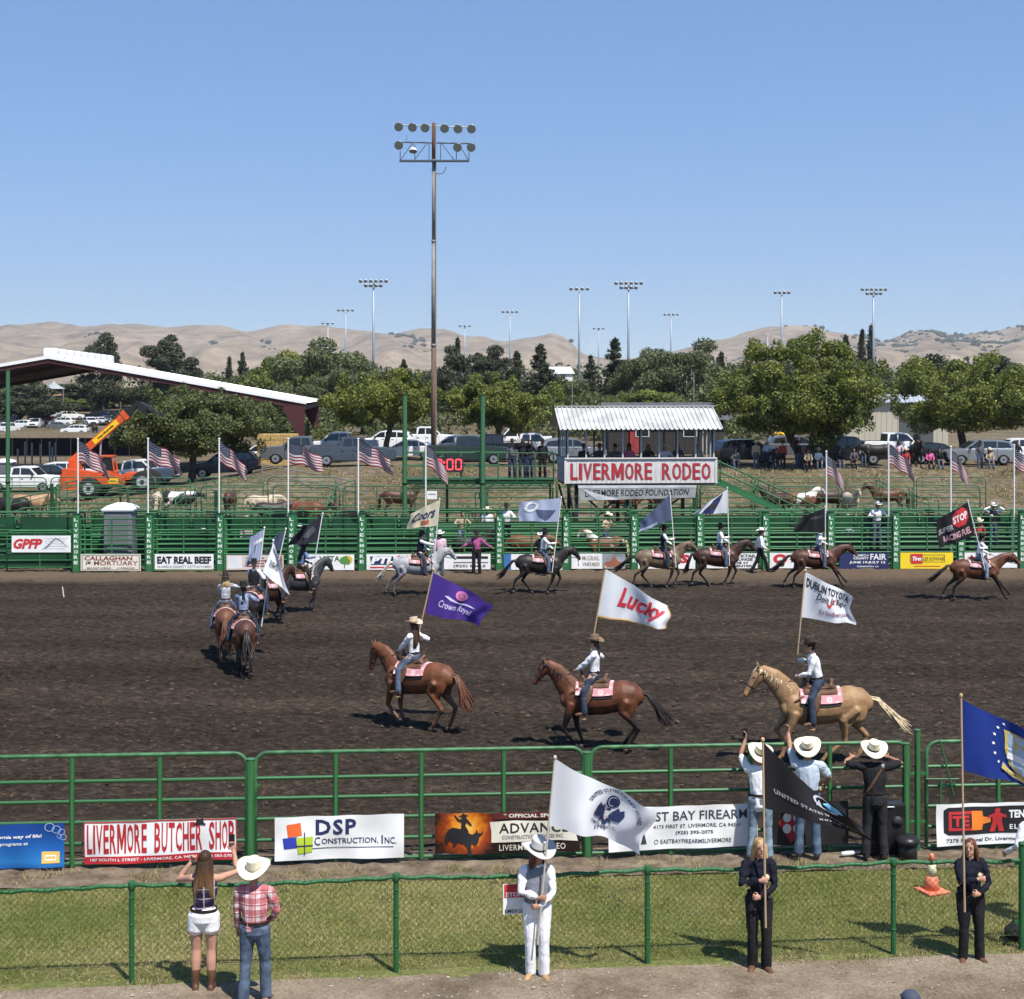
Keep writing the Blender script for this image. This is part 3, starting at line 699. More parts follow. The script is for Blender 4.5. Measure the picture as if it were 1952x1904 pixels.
def banner(name, label, tl, tr, bl, br, mat, amp=.012, nx=24, ny=8, seed=1, cat='banner', group=None):
 tl, tr, bl, br = map(Vector, (tl, tr, bl, br)); o0 = (bl + br) / 2
 nrm = (br - bl).cross(tl - bl).normalized(); w = (br - bl).length
 if nrm.y > 0: nrm = -nrm
 def surf(u, v):
  p = bl.lerp(br, u).lerp(tl.lerp(tr, u), v)
  s = math.sin(u * w * 3.1 + seed) * .5 + math.sin(u * w * 7.3 + v * 4 + seed * 2) * .3 + math.sin(v * 5 - u * w * 4 + seed) * .4
  sag = .12 * amp * (math.cos(u * w * 2 * math.pi / .6) - 1) * (v ** 3)
  return p + nrm * (amp * s * (1.1 - .5 * v)) + Vector((0, 0, sag)) - o0, nrm
 v = []; f = []
 for j in range(ny + 1):
  for i in range(nx + 1): v.append(surf(i / nx, j / ny)[0])
 for j in range(ny):
  for i in range(nx): a = j * (nx + 1) + i; f.append((a, a + 1, a + nx + 2, a + nx + 1))
 o = obj(name, mesh(name, v, f, mat, True)); o.location = o0; tag(o, label, cat, group)
 return o, surf
def put(b, s, rect, mat, bold=.012, shear=0, space=1.0, cuts=14, off=.006, name='lettering'):
 return lay(b[0], name, text2d(s, bold, shear, space) if isinstance(s, str) else s, rect, b[1], mat, off, cuts)
# ---------------------------------------------------------------- bucking chutes across the far side
POST_X = [-118, 146, 285, 420, 556, 690, 823, 952, 1079, 1209, 1334, 1459, 1583, 1707, 1831, 1948, 2066]
LETTERS = {}
for k, x in enumerate(POST_X):
 X, Y = chx(x)
 pos = ['beside the red lettered sponsor banner', 'between the mortuary and beef banners', 'right of the EAT REAL BEEF banner', 'behind the black flag and grey horse', 'left of the blue lettered banner', 'behind the cream flag'][k - 1] if 1 <= k <= 6 else \
  ['right of the clown in pink', 'behind the black horse rider', 'under the middle of the announcer stand', 'under the right end of the announcer stand', 'beside the walking cowboy', 'behind the black rider flag', 'left of the yellow banner', 'right of the yellow banner', 'at the right edge of the arena', 'off the right edge'][k - 7] if k > 6 else 'off the left edge'
 r = root('chute_post', 'green chute post with vertical white letters ' + pos, 'post', 'lettered chute posts', (X, Y, 0), CH_RZ)
 block(r, 'post', (0, 0, 1.23), (.27, .22, 2.46), GRN)
 block(r, 'cap', (0, 0, 2.475), (.31, .26, .03), GRN2)
 for q, ch in enumerate('LIVERMORE'):
  z0 = .30 + 2.04 * ((8 - q) / 9 + .02); w_ = .03 if ch == 'I' else .085
  if (q, ch) not in LETTERS: LETTERS[q, ch] = lay(r, 'letter', word2d('M') if ch == 'M' else text2d(ch, .03), (-w_, z0, w_, z0 + .14), plane_surf((0, -.113, 0), (1, 0, 0), (0, 0, 1)), M('sign_white', (.72, .74, .70), .6), .003).data
  else: obj('letter', LETTERS[q, ch], r)
bay_name = ['at the left under the red lettered banner', 'with the mortuary banner', 'with the EAT REAL BEEF banner', 'behind the turning riders', 'with the tree emblem banner', 'with the blue lettered banner', 'behind the clown in pink', 'behind the black horse', 'with the vineyard banner', 'behind the buckskin horse', 'behind the brown horse', 'with the red star banner', 'with the navy fair banner', 'with the yellow banner', 'behind the bay horse at the right edge', 'cut by the right edge']
RAILZ = [.22, .50, .74, .96, 1.16, 1.36, 1.56, 1.77, 1.98, 2.24]
def rounded(w, h, r, tube, n=5):
 "round-cornered pipe frame outline in the xz plane, feet open"
 pts = [(-w / 2, 0, 0)]
 for k in range(n + 1): a = math.pi / 2 * k / n; pts.append((-w / 2 + r - r * math.cos(a), 0, h - r + r * math.sin(a)))
 for k in range(n + 1): a = math.pi / 2 * k / n; pts.append((w / 2 - r + r * math.sin(a), 0, h - r + r * math.cos(a)))
 pts.append((w / 2, 0, 0)); b = Blob(); b.tube(pts, [tube] * len(pts), 8, (0, 1, 0), 0); return b
for k in range(len(POST_X) - 1):
 (xa, ya), (xb, yb) = chx(POST_X[k]), chx(POST_X[k + 1]); cx, cy = (xa + xb) / 2, (ya + yb) / 2; w = math.hypot(xb - xa, yb - ya) - .34
 r = root('chute_gate', 'green railed chute gate ' + bay_name[k], 'gate', 'chute gates', (cx, cy, 0), CH_RZ)
 if k == 0:
  w2 = 2.75; ox = w / 2 - w2 / 2
  fr = obj('frame', rounded(w2, 1.75, .22, .034).build('frame', GRN), r, (ox, 0, 0))
  for z in (.2, .5, .8, 1.1, 1.4): bar(r, 'rail', (ox - w2 / 2, 0, z), (ox + w2 / 2, 0, z), .026, GRN)
  bar(r, 'upright', (ox, 0, .05), (ox, 0, 1.75), .026, GRN)
  for z in RAILZ[:9:2]: bar(r, 'rail', (-w / 2, 0, z), (ox - w2 / 2 - .12, 0, z), .026, GRN)
 else:
  for z in RAILZ: bar(r, 'rail', (-w / 2, 0, z), (w / 2, 0, z), .030, GRN)
  for q in (-.5, -.02, .5): bar(r, 'upright', (w * q, -.012, .04), (w * q, -.012, 2.24), .034, GRN)
 # stall behind the gate
 s = root('chute_stall', 'green sheeted bucking stall behind the gate ' + bay_name[k], 'stall', 'bucking stalls', (cx, cy + (2.2 if k in (1, 6, 7, 8) else 1.35), 0), CH_RZ)
 W2 = w + .3
 for q in (-.25, .25):
  pw = W2 * .46; b = rounded(pw, .62, .16, .03); obj('top_frame', b.build('top_frame', GRN), s, (W2 * q, 0, 1.70))
  if k not in (6, 7, 8): block(s, 'sheet', (W2 * q, .02, 1.93), (pw - .04, .012, .60), GRN2)
 block(s, 'sheet', (0, .03, .62), (W2, .012, 1.20), GRN2)
 for z in (1.27, 1.40, 1.53, 1.66): bar(s, 'rail', (-W2 / 2, -.02, z), (W2 / 2, -.02, z), .03, GRN)
 for q in (-.5, .5): bar(s, 'upright', (W2 * q, -.03, 0), (W2 * q, -.03, 2.4), .045, GRN)
 for z in (.35, .75, 1.05): bar(s, 'rail', (-W2 / 2, -.02, z), (W2 / 2, -.02, z), .028, GRN)
 bar(s, 'top_rail', (-W2 / 2, .05, 2.42), (W2 / 2, .05, 2.42), .03, GRND)
 # working alley fence further back
 s = root('alley_fence', 'green alley fence behind the bucking stall ' + bay_name[k], 'fence', 'alley fences', (cx, cy + 3.4, 0), CH_RZ)
 for z in (.4, .8, 1.2, 1.6, 1.95, 2.3): bar(s, 'rail', (-W2 / 2, 0, z), (W2 / 2, 0, z), .03, GRND)
 block(s, 'sheet', (0, .04, 1.0), (W2, .012, 1.6), GRN2)
 for q in (-.5, .02): bar(s, 'upright', (W2 * q, -.02, 0), (W2 * q, -.02, 2.5), .04, GRND)
# far sponsor banners
def far_banner(label, x0, y0, x1, y1, mat, seed, out=.06, name='sponsor_banner'):
 (Xa, Ya), (Xb, Yb) = chx(x0), chx(x1); Ya -= out; Yb -= out; c = Vector((0, 0, 0))
 return banner(name, label, (Xa, Ya, chz(y0, Ya)), (Xb, Yb, chz(y0, Yb)), (Xa, Ya, chz(y1, Ya)), (Xb, Yb, chz(y1, Yb)), mat, .010, 14, 5, seed)
CREAM = M('cream_vinyl', (.70, .66, .56), .5); MAROON = M('maroon_print', (.22, .05, .035), .6)
b = far_banner('white banner with slanted red letters and grey curve on the left gate', 23.5, 1020.8, 136, 1052.7, VINYL, 1, .08)
put(b, 'GPFP', (.03, .2, .52, .82), RED, .05, .3); put(b, poly2d([(.0, .05), (.25, .25), (.5, .8), (.62, .75), (1, .15), (.62, .85), (.48, .9), (.2, .35)]), (.5, .1, .98, .95), GREY)
for i in range(5): put(b, RECT, (.56, .80 - .15 * i, .95 - .04 * (i % 3), .83 - .15 * i), M('faint_print', (.45, .45, .47), .6), name='text_line')
b = far_banner('cream mortuary banner with maroon lettering and thin border', 154.6, 1056, 269, 1088, CREAM, 2)
put(b, 'CALLAGHAN', (.06, .62, .86, .88), MAROON, .03); put(b, 'MORTUARY', (.22, .33, .95, .59), MAROON, .03); put(b, 'JB', (.08, .36, .17, .56), BLK, .03)
put(b, '3833 EAST AVENUE', (.10, .12, .50, .21), MAROON, .02); put(b, 'LIVERMORE', (.60, .12, .90, .21), MAROON, .02)
put(b, merge2d((RECT, (0, 0, 1, .03)), (RECT, (0, .97, 1, 1)), (RECT, (0, .03, .01, .97)), (RECT, (.99, .03, 1, .97))), (.02, .05, .98, .95), BLK, name='border')
b = far_banner('white banner reading EAT REAL BEEF', 295.7, 1056, 407.6, 1088, VINYL, 3)
put(b, 'EAT REAL BEEF', (.04, .42, .96, .86), BLK, .05); put(b, 'ALAMEDA COUNTY CATTLEWOMEN', (.04, .18, .96, .32), GREY, .02)
put(b, RECT, (0, 0, 1, .10), M('olive_print', (.12, .16, .06), .6), name='edge_strip')
b = far_banner('pale banner with brown picture panel behind the turning riders', 432, 1057.7, 541, 1086, M('pink_vinyl', (.62, .52, .46), .5), 4)
put(b, RECT, (.02, .08, .27, .92), M('code_panel', (.70, .70, .70), .6), name='white_panel')
for i in range(4): put(b, RECT, (.34, .75 - .18 * i, .66 + .05 * (i % 2), .83 - .18 * i), MAROON, name='text_line')
put(b, RECT, (.78, .1, .98, .95), M('brown_print', (.22, .13, .08), .6, var=.5, vs=4), name='picture')
b = far_banner('white banner with green letters and round tree emblem', 571, 1056.5, 675.5, 1086.5, VINYL, 5)
put(b, 'VISTA', (.36, .55, .74, .9), M('green_print', (.05, .16, .05), .6), .03); put(b, disc2d(), (.76, .35, .97, .93), M('yellow_print', (.70, .45, .05), .6), name='emblem_sun')
put(b, poly2d([(.5, 0), (.55, .35), (.9, .3), (1, .6), (.8, .8), (.7, 1), (.4, .95), (.1, .85), (0, .55), (.2, .35), (.42, .35), (.42, 0)]), (.73, .12, .93, .9), M('green_print2', (.10, .26, .06), .6), off=.01, name='emblem_tree')
b = far_banner('white banner with slanted white letters in a blue block', 699, 1056, 832, 1086, VINYL, 6)
put(b, poly2d([(.1, .1), (1, .1), (.95, .9), (.05, .9)]), (.03, .25, .40, .92), NAVY, name='emblem'); put(b, 'PTI', (.06, .38, .36, .84), WHT, .06, .2, off=.01)
put(b, 'SOUL', (.42, .55, .68, .92), RED, .04, .3); put(b, RECT, (.05, .10, .55, .2), RED, name='text_line')
b = far_banner('white banner with black phone number behind the clown', 841, 1055.5, 935, 1085, VINYL, 7)
put(b, RECT, (.25, .68, .95, .84), BLK, name='text_line'); put(b, RECT, (.25, .40, .95, .48), GREY, name='text_line'); put(b, '(925) 846-5', (.25, .08, .90, .30), BLK, .02)
b = far_banner('white banner with blue left edge behind the black horse', 960.7, 1056, 1074, 1086, VINYL, 8)
put(b, RECT, (.0, .0, .12, 1), M('blue_print', (.05, .16, .42), .6), name='edge_strip')
b = far_banner('white vineyard banner with a barn photograph on its right half', 1089.5, 1055, 1192, 1084, VINYL, 9)
put(b, 'McGRAIL', (.20, .55, .52, .85), M('taupe_print', (.25, .19, .13), .6), .02); put(b, 'VINEYARDS', (.20, .18, .52, .42), M('taupe_print', (.25, .19, .13), .6), .02)
put(b, RECT, (.57, .0, 1, 1), M('photo_sky', (.26, .27, .30), .6, var=.3, vs=2), name='picture'); put(b, poly2d([(0, 0), (1, 0), (1, .45), (.72, .5), (.5, 1), (.28, .5), (0, .45)]), (.62, .12, .96, .85), M('barn_print', (.30, .11, .06), .6), off=.01, name='barn_picture')
put(b, poly2d([(.3, 0), (.7, 0), (.55, .3), (.9, .8), (.5, 1), (.1, .8), (.45, .3)]), (.09, .2, .16, .9), GREY, name='emblem')
b = far_banner('white banner with red letter mark between the buckskin and brown horses', 1216, 1054, 1325, 1084, VINYL, 10)
put(b, 'S', (.72, .35, .9, .9), RED, .06, .2)
b = far_banner('white COCKTAIL LOUNGE banner behind the walking cowboy', 1347, 1054.5, 1444, 1083, VINYL, 11)
put(b, 'COCKTAIL', (.42, .72, .97, .92), BLK, .03); put(b, 'LOUNGE', (.48, .50, .90, .68), BLK, .03); put(b, 'OB H', (.52, .28, .80, .44), BLK, .03); put(b, 'CENTER', (.50, .08, .90, .22), BLK, .03)
b = far_banner('white banner with round red emblem and star', 1467, 1053.5, 1571, 1083, VINYL, 12)
put(b, disc2d(16, .45), (.06, .28, .32, .92), RED, name='emblem_ring'); put(b, star2d(), (.34, .3, .52, .75), RED, name='emblem_star'); put(b, poly2d([(.2, 0), (.8, 0), (1, .5), (.6, .6), (.7, 1), (.3, .9), (0, .4)]), (.12, .1, .28, .55), BLK, name='emblem_bull')
b = far_banner('navy county fair banner with white lettering', 1600, 1053, 1692.5, 1084.5, NAVY, 13)
put(b, 'ALAMEDA', (.28, .76, .60, .90), WHT, .03); put(b, 'COUNTY', (.28, .58, .60, .72), WHT, .03); put(b, 'FAIR', (.63, .56, .96, .92), WHT, .02); put(b, 'JUNE 19-JULY 12', (.20, .30, .94, .48), WHT, .03); put(b, 'PLEASANTON, CA', (.36, .10, .80, .2), WHT, .02)
b = far_banner('bright yellow tire banner with red emblem', 1715.7, 1053, 1816, 1084, M('yellow_vinyl', (.82, .60, .03), .5), 14)
put(b, RECT, (.20, .30, .42, .92), RED, name='emblem'); put(b, 'Tires', (.23, .5, .40, .75), WHT, .04, .2, off=.01); put(b, 'LES SCHWAB', (.43, .5, .82, .72), BLK, .05, .2)
put(b, merge2d((RECT, (0, 0, 1, .06)), (RECT, (0, .94, 1, 1)), (RECT, (0, .06, .02, .94)), (RECT, (.98, .06, 1, .94))), (.18, .40, .84, .86), BLK, off=.004, name='border'); put(b, RECT, (.26, .13, .76, .18), RED, name='text_line')
b = far_banner('white banner with red script at the right edge', 1838, 1053, 1938, 1082, VINYL, 15)
put(b, RECT, (.06, .62, .36, .72), RED, name='text_line'); put(b, RECT, (.62, .64, .92, .78), BLK, name='text_line'); put(b, RECT, (.62, .36, .95, .48), BLK, name='text_line')
# ---------------------------------------------------------------- holding pens behind
PEN_F = {}
def pen_panel(cx, cy, rz, w, h, grp, label, rails=5, mid=True, gz=0.0):
 r = root('corral_panel', label, 'corral panel', grp, (cx, cy, tz(cx, cy) - .03), rz)
 k = (round(w, 2), round(h, 2))
 if k not in PEN_F: PEN_F[k] = rounded(w, h, .28, .03).build('frame', GRND)
 obj('frame', PEN_F[k], r)
 for i in range(rails): z = .25 + (h - .5) * i / (rails - 1); bar(r, 'rail', (-w / 2, 0, z), (w / 2, 0, z), .022, GRND)
 if mid: bar(r, 'upright', (0, 0, .1), (0, 0, h), .022, GRND)
LM = ['beside the tall left pole', 'below the orange telehandler', 'above the portable toilet', 'below the navy car', 'below the dark grey pickup', 'below the slate blue pickup', 'below the digital clock', 'below the middle of the catwalk', 'under the left end of the stand', 'under the right end of the stand', 'crossed by the stair', 'beside the paint horse', 'beside the bay horse', 'below the silver car']
rows = [(79.0, 1.95, [-25.5 + 3.7 * i for i in range(14)], 3.5, 'middle', 0), (85.2, 2.0, [-28 + 4.05 * i for i in range(14)], 3.85, 'rear', .05), (72.5, 1.9, [-22 + 3.3 * i for i in range(14)], 3.1, 'front', 0)]
for Y, h, xs_, w, nm, gz in rows:
 for i, X in enumerate(xs_):
  if nm == 'rear' and i in (5,): continue
  pen_panel(X, Y + .25 * math.sin(i * 2.1), .04 * math.sin(i * 1.3), w, h, nm + ' row of pen panels', 'green pipe panel in the %s row of pens %s' % (nm, LM[i]), 6 if nm == 'rear' else 5, i % 3 != 1, gz)
for i, X in enumerate((-24, -16.5, -9, -1.5, 6, 13, 20)):
 for Y in (75.8, 82.1):
  pen_panel(X, Y, R(90 + random.uniform(-8, 8)), 5.6, 1.9, 'cross fences of the pens', '%s pen divider of green pipe seen end-on %s' % ('nearer' if Y < 80 else 'farther', LM[2 * i]), 5, True)
# stout green gate posts at the left pens
for x, y0, y1, Y, lb in ((294 / 2.976, 1000, 1180, 76, 'thick double green gate post at the left pens'), (1225 / 2.976, 1040, 1180, 78, 'green hinge post beside the black and white cow')):
 p = P(x, YH, Y); r = root('gate_post', lb, 'post', None, (p.x, Y, tz(p.x, Y)))
 bar(r, 'post', (0, 0, -.1), (0, 0, HC - (585.6 + y0 / 2.976 - YH) / F * Y - tz(p.x, Y)), .09, GRN2); bar(r, 'post', (.22, 0, 0), (.22, 0, 2.2), .06, GRN)
 for z in (.6, 1.5): block(r, 'hinge', (.11, 0, z), (.2, .05, .08), GRN)
# pipe hand rail climbing the bank
GRYP = M('grey_pipe', (.20, .19, .18), .6, var=.2, vs=4)
pts = [P(500, 884, 94), P(566, 880 + 18, 93), P(643, 910, 91), P(700, 925, 90)]
r = root('bank_railing', 'thin grey pipe railing running down the dry bank', 'railing', None, pts[0])
for a, c in zip(pts[:-1], pts[1:]):
 for dz in (0, -.55): bar(r, 'rail', a - pts[0] + Vector((0, 0, dz)), c - pts[0] + Vector((0, 0, dz)), .03, GRYP)
for a in pts: bar(r, 'upright', a - pts[0] + Vector((0, 0, .05)), Vector((a.x, a.y, tz(a.x, a.y) - .1)) - pts[0], .035, GRYP)
# tall green poles and the catwalk with the clock
def tall_pole(x, ytop, Y, lb, r_=.11):
 p = P(x, YH, Y); r = root('tall_green_pole', lb, 'pole', None, (p.x, Y, 0)); top = HC - (ytop - YH) / F * Y
 bar(r, 'pole', (0, 0, 0), (0, 0, top), r_, GRND, 12); bar(r, 'cap', (0, 0, top), (0, 0, top + .03), r_ * 1.1, GRN2, 12)
 for z in (1.2, 3.4): bar(r, 'collar', (0, 0, z), (0, 0, z + .12), r_ * 1.18, GRN2, 12)
 block(r, 'junction_box', (-.12, -.08, 2.9), (.14, .12, .3), GRN2)
tall_pole(771.5, 754, 69.6, 'tall green pole left of the red digital clock'); tall_pole(920, 754, 69.6, 'tall green pole at the middle of the catwalk'); tall_pole(15, 706, 70.5, 'tall green pole at the far left of the arena', .10)
xa, xb = P(771.5, 0, 70).x, P(1056, 0, 70).x
r = root('catwalk', 'green steel catwalk with railings leading to the announcer stand', 'catwalk', None, (xa, 70, 0)); L = xb - xa
block(r, 'floor', (L / 2, .5, 3.62), (L, 1.1, .06), GRND)
for yy in (-.05, 1.05):
 for z in (4.82, 4.22): bar(r, 'rail', (0, yy, z), (L, yy, z), .024, GRND)
 block(r, 'beam', (L / 2, yy, 3.45), (L, .06, .14), GRN2)
 for i in range(9): bar(r, 'upright', (L * i / 8, yy, 3.5), (L * i / 8, yy, 4.82), .026, GRND)
for i in range(8):
 bar(r, 'brace', (L * i / 8, -.05, 3.52), (L * (i + .5) / 8, -.05, 3.22), .02, GRN2); bar(r, 'brace', (L * (i + .5) / 8, -.05, 3.22), (L * (i + 1) / 8, -.05, 3.52), .02, GRN2)
bar(r, 'lower_chord', (0, -.05, 3.2), (L, -.05, 3.2), .03, GRN2)
for X in (1.9, L - .15): bar(r, 'leg', (X, 1.05, 0), (X, 1.05, 3.5), .05, GRN2)
p = P(829, 899, 69.85); w, h = 53 / F * 69.85, 27 / F * 69.85
r = root('digital_clock', 'black scoreboard clock with red lit digits on the catwalk railing', 'clock', None, (p.x + w / 2, 69.85, p.z))
block(r, 'case', (0, .06, h / 2), (w * 1.06, .1, h * 1.1), DARKSTEEL)
LED = M('led_red', (1.0, .06, .07), .4, emit=1.6); seg = {'0': 'abcdef'}; sg = []
def digit(ox):
 t = .16; S = []
 for (u0, v0, u1, v1) in ((t, 1 - .1, 1 - t, 1), (1 - t, .53, 1, .93), (1 - t, .07, 1, .47), (t, 0, 1 - t, .1), (0, .07, t, .47), (0, .53, t, .93)):
  S.append((RECT, (ox + u0 * .24, v0, ox + u1 * .24, v1)))
 return S
sf = plane_surf((-w / 2, .006, 0), (w, 0, 0), (0, 0, h))
for ox in (.02, .42, .73): lay(r, 'digit', merge2d(*digit(ox)), (.0, .12, 1, .9), sf, LED, .004)
lay(r, 'colon', merge2d((RECT, (0, .6, 1, .8)), (RECT, (0, .1, 1, .3))), (.31, .2, .36, .85), sf, LED, .004)
# ---------------------------------------------------------------- announcer stand
SX, SY = P(1222, 0, 70.4).x, 70.4; SW, SD = 6.95, 3.4
ST = root('announcer_stand', 'raised white announcer stand with corrugated roof and long red lettered rodeo sign', 'stand', None, (SX, SY, 0), R(5))
BOARD = M('white_board', (.62, .59, .57), .7, var=.1, vs=3); BOARD_SHADE = M('shaded_board', (.30, .31, .33), .8, var=.2, vs=3)  # second copy of the boards, darkened to carry the side wall's shade
nb = 30; bw = SW / nb
for i in range(nb): block(ST, 'board', (-SW / 2 + bw * (i + .5), 0.0 + .004 * (i % 2), 3.97), (bw - .012, .03, 1.12), BOARD)
block(ST, 'sign_backing', (0, .04, 3.97), (SW, .03, 1.10), BOARD_SHADE)
for s_ in (-1, 1): block(ST, 'corner_trim', (s_ * (SW / 2 + .05), -.01, 3.97), (.1, .07, 1.16), BOARD)
block(ST, 'sill', (0, -.02, 4.56), (SW + .16, .12, .06), BOARD); block(ST, 'bottom_trim', (0, -.0, 3.385), (SW + .1, .06, .05), DARKSTEEL)
SIGNRED = M('sign_red', (.42, .025, .04), .55, var=.15, vs=3); SHAD = M('letter_shadow', (.16, .12, .12), .7)
sf = plane_surf((-SW / 2, -.019, 3.40), (SW, 0, 0), (0, 0, 1.12))
for off, mt, d in ((.004, SHAD, .006), (.010, SIGNRED, 0)):
 lay(ST, 'lettering', word2d('LIVERMORE'), (.025 + d, .16 - 3 * d, .57 + d, .84 - 3 * d), sf, mt, off); lay(ST, 'lettering', word2d('RODEO'), (.64 + d, .15 - 3 * d, .965 + d, .83 - 3 * d), sf, mt, off)
for s_ in (-1, 1):
 for i in range(12): block(ST, 'side_board', (s_ * (SW / 2 + .0), .1 + SD / 12 * (i + .5), 3.97), (.03, SD / 12 - .01, 1.12), BOARD_SHADE)
block(ST, 'floor', (0, SD / 2, 3.36), (SW, SD, .10), DARKSTEEL)
for i in range(9):
 xx = -SW / 2 + .06 + (SW - .12) * i / 8
 block(ST, 'mullion', (xx, .0, 5.25), (.07, .07, 1.35), M('mullion_white', (.45, .46, .47), .6));
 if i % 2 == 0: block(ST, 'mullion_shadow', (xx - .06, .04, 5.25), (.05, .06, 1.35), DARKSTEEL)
for i in range(5): block(ST, 'rear_post', (-SW / 2 + .05 + (SW - .1) * i / 4, SD, 4.9), (.07, .07, 2.1), DARKSTEEL)
for s_ in (-1, 1):
 for k in range(3): block(ST, 'side_post', (s_ * (SW / 2 - .03), SD * (k + 1) / 4, 5.2), (.06, .06, 1.5), M('mullion_white', (.45, .46, .47), .6))
block(ST, 'header', (0, 0, 5.96), (SW + .1, .08, .12), DARKSTEEL); block(ST, 'rear_wall', (0, SD, 3.97), (SW, .04, 1.1), BOARD_SHADE); block(ST, 'ceiling', (0, SD / 2, 5.98), (SW, SD, .03), M('ceiling_board', (.14, .13, .12), .9))
for i in range(8): block(ST, 'window_pane', (-SW / 2 + .06 + (SW - .12) * (i + .5) / 8, .03, 5.25), ((SW - .12) / 8 - .08, .012, 1.30), M('stand_glass', (.03, .035, .035), .1, alpha=.12))
block(ST, 'counter', (0, .35, 4.42), (SW - .2, .5, .04), BOARD_SHADE)
def corrugated(w, d, pitch, amp, name, mat, e0, e1):
 "ribbed sheet from eave point e0=(y,z) to ridge point e1=(y,z)"
 k = int(w / pitch); v = []; f = []; n = 0
 for i in range(k):
  for (t, h) in ((0, 0), (.35, 0), (.5, amp), (.65, amp), (.8, 0)):
   x = -w / 2 + (i + t) * pitch
   v += [(x, e0[0], e0[1] + h), (x, e1[0], e1[1] + h)]
 m = len(v) // 2
 for i in range(m - 1): f.append((2 * i, 2 * i + 2, 2 * i + 3, 2 * i + 1))
 return mesh(name, v, f, mat)
RW = SW + .75; rg = (SD / 2, 6.92)
obj('roof_sheet', corrugated(RW, 0, .225, .055, 'roof_sheet', CORR, (-.62, 5.90), rg), ST); obj('roof_sheet', corrugated(RW, 0, .225, .035, 'roof_sheet', CORR, (SD + .62, 5.90), rg), ST)
block(ST, 'ridge_cap', (0, SD / 2, 6.955), (RW, .3, .03), CORR)
for s_ in (-1, 1): obj('gable', mesh('gable', [(s_ * SW / 2, 0, 6.02), (s_ * SW / 2, SD, 6.02), (s_ * SW / 2, SD / 2, 6.86), (s_ * (SW / 2 - .04), 0, 6.02), (s_ * (SW / 2 - .04), SD, 6.02), (s_ * (SW / 2 - .04), SD / 2, 6.86)], [(0, 1, 2), (3, 4, 5), (0, 1, 4, 3), (1, 2, 5, 4), (2, 0, 3, 5)], BOARD_SHADE), ST)
for xx in (-SW / 2 + .5, -.6, SW / 2 - .9):
 for yy in (.3, SD - .3): block(ST, 'leg', (xx, yy, 1.66), (.16, .16, 3.3), DARKSTEEL if xx < 0 else GRN2)
for x0, x1 in ((-SW / 2 + .5, -.6), (-.6, SW / 2 - .9), (-.6, -SW / 2 + .5)): bar(ST, 'brace', (x0, .3, .9), (x1, .3, 3.2), .045, DARKSTEEL)
bar(ST, 'brace', (-SW / 2 + .1, .0, 3.3), (-SW / 2 + .5, .3, 1.2), .05, DARKSTEEL); bar(ST, 'brace', (-SW / 2 - .2, SD * .4, 3.3), (-SW / 2 + .45, .5, .6), .05, DARKSTEEL)
bar(ST, 'antenna', (-SW / 2 + .6, 2.6, 6.6), (-SW / 2 + .6, 2.6, 8.1), .012, GALV); bar(ST, 'antenna', (SW / 2 - .45, 2.6, 6.6), (SW / 2 - .45, 2.6, 8.6), .014, GALV)
def sp(x, z, y=-.06): return ST.matrix_basis @ Vector((x, y, z))
bpy.context.view_layer.update()
b = banner('foundation_banner', 'drooping grey banner with black lettering under the stand', sp(-2.95, 3.33), sp(2.6, 3.31), sp(-2.85, 2.62, .05), sp(2.55, 2.72, .05), M('grey_vinyl', (.42, .43, .42), .5), .02, 30, 6, 3)
put(b, 'LIVERMORE RODEO FOUNDATION', (.05, .22, .94, .70), BLK, .03, .15); put(b, RECT, (0, .80, 1, 1), VINYL, name='folded_edge')
put(b, poly2d([(0, .9), (.4, 0), (1, 0), (.3, .6)]), (.02, .0, .34, .9), VINYL, name='folded_corner', off=.012)
# stair from the stand down to the pens
p0 = P(1373, 921, 71.6); p1 = P(1545, 1000, 71.6); d = p1 - p0; e = p0 + d * ((p0.z - .05) / (p0.z - p1.z))
r = root('stair', 'green steel stair descending right from the announcer stand', 'stair', None, (p0.x, p0.y, 0)); L = e - p0; z0 = p0.z
for yy in (0, .9):
 ang = math.atan2(L.z, L.x); ln = math.hypot(L.x, L.z)
 block(r, 'stringer', (L.x / 2, yy, z0 / 2 + .05), (ln, .06, .30), GRN, rot=(0, -ang, 0))
 for hz in (.55, 1.0): bar(r, 'handrail', (0, yy, z0 + hz), (L.x, yy, hz + .05), .03, GRN)
 for t in (0, .25, .5, .75, 1): bar(r, 'upright', (L.x * t, yy, z0 * (1 - t) + .05), (L.x * t, yy, z0 * (1 - t) + 1.05), .03, GRN)
for i in range(15): t = (i + .5) / 15; block(r, 'tread', (L.x * t, .45, z0 * (1 - t)), (.28, .86, .03), GRN2)
block(r, 'landing', (-.35, .45, z0 - .02), (.8, .95, .06), GRN)
for a in (-.7, 0): bar(r, 'landing_post', (a, 0, z0), (a, 0, z0 + 1.1), .03, GRN)
for hz in (.55, 1.05): bar(r, 'landing_rail', (-.7, 0, z0 + hz), (0, 0, z0 + hz), .026, GRN)
p = P(1398 / 2.976 * 0 + 823.5, 1065 / 2.976 + 585.6, 78.4)
r = root('pen_sign', 'small white notice on the pens beside the brown horse', 'sign', None, (p.x, p.y, p.z)); block(r, 'plate', (0, 0, 0), (.52, .02, .42), VINYL); lay(r, 'text_line', RECT, (.12, .55, .88, .66), plane_surf((-.26, -.012, -.21), (.52, 0, 0), (0, 0, .42)), GREY, .003)
